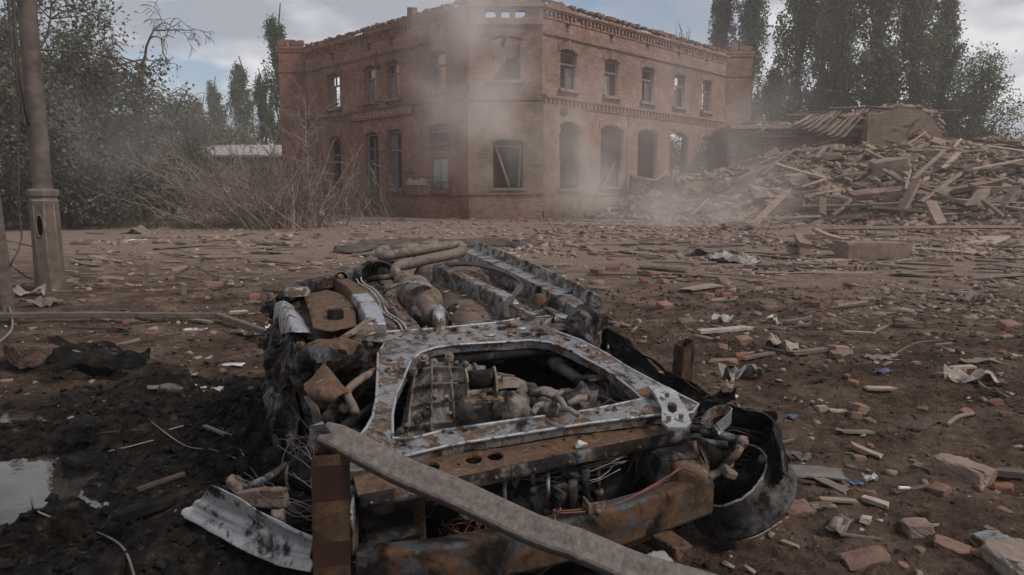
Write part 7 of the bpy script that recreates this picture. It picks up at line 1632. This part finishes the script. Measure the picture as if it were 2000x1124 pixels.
# long dark strip of sheet behind the wreck
b = MB(); up_ = [T(658, 486, .05), T(700, 478, .14), T(750, 470, .16), T(810, 465, .14), T(870, 468, .16), T(930, 466, .18), T(985, 467, .16), T(1010, 472, .12), T(1045, 460, .22)]
dn = [v + Vector((.05, -.42 - .2 * math.sin(i), -v.z + .02 + float(gh(v.x, v.y)))) for i, v in enumerate(up_)]
b = loft([up_, [a.lerp(c, .5) + Vector((0, 0, .05)) for a, c in zip(up_, dn)], dn], 50, 8, .04, 3, 9); me = b.mesh('dark_strip')
for v in me.vertices: v.co -= up_[4]
o = link('dark_strip', me, MAT['dark_cloth'], solid=.01); o.location = up_[4]; tag(o, 'long black crumpled strip of sheeting on the dirt behind the exhaust loop', 'sheeting')
# cables and twigs over the soot and puddles
for pts, rd, m, lab in (([(60, 960), (70, 995), (110, 1015), (190, 1040), (240, 1070), (262, 1124)], .004, 'wire_grey', 'pale hose curling from the puddle to the bottom edge'), ([(0, 905), (120, 895), (220, 880), (300, 860)], .003, 'wire_grey', 'thin wire crossing the soot above the puddle'), ([(300, 850), (370, 830), (430, 835), (470, 880), (480, 910)], .004, 'wire_grey', 'thin stalk arching over the soot left of the wreck'), ([(290, 820), (360, 870), (420, 880), (480, 905)], .003, 'wire_grey', 'lower thin stalk on the soot left of the wreck'), ([(60, 955), (110, 890), (180, 850), (280, 840)], .003, 'wire_black', 'black wire running up from the puddle'),
                        ([(330, 545), (380, 520), (420, 540), (500, 548)], .008, 'wire_black', 'dark wire on the dirt left of the wreck tail'), ([(1400, 1055), (1470, 1050), (1540, 1010)], .003, 'plank_wood', 'dry straw lying below the black rim'), ([(10, 470), (60, 480), (75, 490)], .02, 'rail_grey', 'pale pipe on the ground left of the lamp base'), ([(1750, 690), (1790, 670), (1840, 665)], .004, 'twig_dead', 'dry stalk in the grass at right'), ([(1850, 830), (1870, 815), (1900, 808)], .012, 'plank_grey', 'curved strip of rubber in the dead weeds')):
    q = [T(*a, rd * 1.2) for a in pts]; cable(q, rd, m, lab, n=30, group=None)
b = MB(); p = T(550, 850, .03)
for k in range(3): b.lathe([(.014, 0), (.019, .004), (.014, .008)], 10, Matrix.Translation(p + Vector((.012 * k, .01 * k, .006))) @ Matrix.Rotation(k, 4, 'X'))
me = b.mesh('orange_tape')
for v in me.vertices: v.co -= p
o = link('orange_tape', me, MAT['tape_orange']); o.location = p; tag(o, 'small bright orange coil on the soot beside the wreck', 'tape')
# ---------- fragments nobody could count
def field(name, lab, n, region, s0, s1, mat, pw=2.5, tilt=.35, avoid=True, cat='debris', kinds=None, dens=None):
    x0, x1, y0, y1 = region; u = rs.rand(n); v = rs.rand(n)
    y = y0 * (y1 / y0) ** v; x = x0 + (x1 - x0) * u
    k = 2.6 * fbm(x * .8 + 2, y * .8, 4, gain=.65) + rs.uniform(-.5, .5, n) > -.02
    if avoid: k &= scorch_at(x, y) < .75 + .3 * rs.rand(n)
    if dens is not None: k &= rs.rand(n) < dens(x, y)
    k &= ~((np.abs(x + .25 - (y - 3) * -.24) < .75) & (y > 1.9) & (y < 4.8))
    x, y = x[k], y[k]; s = s0 + (s1 - s0) * rs.rand(len(x)) ** pw; s = s * np.clip(y / 7, .45, 2.6)
    me = scatter_mesh(name, np.stack([x, y, hgt(x, y) + s * .05], 1), s, rs, kinds, tilt); tag(link(name, me, MAT[mat], kind='stuff'), lab, cat)
dfar = lambda x, y: np.clip(.30 + .07 * (x + 3), .22, 1) * np.clip(y / 8, .3, 1)
field('brick_fragments', 'small brick and mortar fragments strewn over the dirt', 75000, (-11, 16, 1.8, 36), .009, .12, 'rubble', 3.8, dens=dfar)
field('pale_fragments', 'pale plaster crumbs strewn over the dirt', 14000, (-10, 14, 1.8, 30), .006, .07, 'plaster', 3.4, dens=dfar)
field('dark_fragments', 'dark slate and charcoal flakes strewn over the dirt', 10000, (-8, 12, 1.6, 30), .012, .10, 'plank_dark', 2.5, kinds=[2, 6, 10, 3, 7], dens=dfar)
field('wood_fragments', 'wood splinters strewn over the dirt', 3600, (-10, 15, 2.0, 34), .05, .30, 'plank_grey', kinds=[3, 7, 11, 15, 19, 23], dens=dfar, tilt=.15)
field('white_crumbs', 'tiny white crumbs strewn over the dirt', 1500, (-5, 7, 1.8, 14), .006, .03, 'paper', avoid=False)
x = rs.normal(-1.7, 1.1, 12000); y = rs.normal(3.0, 1.0, 12000); k = (scorch_at(x, y) > .35) & (y > 1.2); x, y = x[k], y[k]; s = .006 + .045 * rs.rand(len(x)) ** 4
tag(link('ash_clods', scatter_mesh('ash_clods', np.stack([x, y, gh(x, y) + s * .1], 1), s, rs, None, .7), MAT['ash_black'], kind='stuff'), 'black ash clods and cinders on the scorched ground left of the wreck', 'ash')
n = 26000; x = rs.uniform(-4, 6, n); y = 1.3 * (9 / 1.3) ** rs.rand(n); k = scorch_at(x, y) < .5; x, y = x[k], y[k]; n = len(x); s = (.006 + .03 * rs.rand(n) ** 3) * np.clip(y / 4, .5, 2)
tag(link('soil_crumbs', scatter_mesh('soil_crumbs', np.stack([x, y, gh(x, y) + s * .05], 1), s, rs, None, .7), MAT['earth'], kind='stuff'), 'loose soil crumbs on the dirt round the wreck', 'soil')
# ------------------------------------------------------------------ dust in the air
hz = MB(); hz.box((0, 60, 15.4), (260, 200, 34)); me = hz.mesh('haze')
t = NT('haze'); pv = t.n('ShaderNodeVolumePrincipled'); pv.inputs['Color'].default_value = (.88, .83, .80, 1); pv.inputs['Density'].default_value = .0019; pv.inputs['Anisotropy'].default_value = .2
t.l(pv.outputs[0], t.out.inputs['Volume']); o = link('haze', me, t.m, kind='stuff'); tag(o, 'thin brown dust haze hanging over the whole site', 'haze')
def dust(name, lab, c, rad, dens, scale, col=(.80, .68, .62), seed=0.0, lo=.42, hi=.75, tilt=(0, 0, 0)):
    bm = bmesh.new(); bmesh.ops.create_icosphere(bm, subdivisions=3, radius=1); me = bpy.data.meshes.new(name); bm.to_mesh(me); bm.free()
    t = NT(name); pv = t.n('ShaderNodeVolumePrincipled'); pv.inputs['Color'].default_value = (*col, 1); pv.inputs['Anisotropy'].default_value = .2
    ln = t.n('ShaderNodeVectorMath', operation='LENGTH'); t.l(t.coord(), ln.inputs[0])
    nw = t.noise(1.6, 3, .55, off=(seed, 3, 1)); lv = t.math('ADD', ln.outputs['Value'], t.math('MULTIPLY', t.math('SUBTRACT', nw, .5), .9))
    fall = t.ramp(lv, [(.0, 1.0), (.35, .42), (.62, .12), (.86, 0.0)])
    edge = t.ramp(ln.outputs['Value'], [(.7, 1.0), (.99, 0.0)]); fall = t.math('MULTIPLY', fall, edge)
    mp = t.n('ShaderNodeMapping'); mp.inputs['Scale'].default_value = rad; mp.inputs['Location'].default_value = (seed, seed * 2, seed * .7); t.l(t.coord(), mp.inputs[0])
    nz = t.noise(scale, 4, .55, vec=mp.outputs[0], dist=.6)
    d = t.math('MULTIPLY', t.math('MULTIPLY', t.ramp(nz, [(lo, 0.0), (hi, 1.0)]), fall), dens)
    t.l(d, pv.inputs['Density']); t.l(pv.outputs[0], t.out.inputs['Volume'])
    o = link(name, me, t.m, kind='stuff'); o.location = c; o.scale = rad; o.rotation_euler = tilt; tag(o, lab, 'dust'); return o
DC = (.97, .90, .87)
dust('dust_cloud', 'pale dust plume rising over the upper corner of the brick building', (-1.4, 31.5, 8.4), (5.0, 2.6, 5.6), .95, .30, DC, 1.0, .36, .70, (0, -.35, 0))
dust('dust_cloud', 'dust column drifting in front of the lower corner of the building', (-1.0, 31.0, 4.0), (5.4, 2.6, 4.6), .85, .34, DC, 2.3, .36, .70, (0, .3, 0))
dust('dust_cloud', 'dust puff rising beside the first arch of the right wing', (3.2, 31.5, 3.0), (3.6, 2.4, 4.2), .9, .34, DC, 3.1, .34, .70, (0, .2, 0))
dust('dust_cloud', 'dust drifting low over the left foot of the rubble heap', (6.2, 26.5, .9), (7.5, 3.0, 2.8), .62, .40, DC, 4.0, .36, .72)
dust('dust_cloud', 'thin dust veil before the right wing', (8.0, 34, 4.5), (9.5, 3.0, 5.5), .42, .22, DC, 7.0, .32, .75)
dust('dust_cloud', 'grey dust drifting among the dusty trees on the left', (-12.5, 24.5, 3.0), (5.0, 2.2, 3.2), .5, .3, (.90, .87, .85), 9.0, .34, .75)
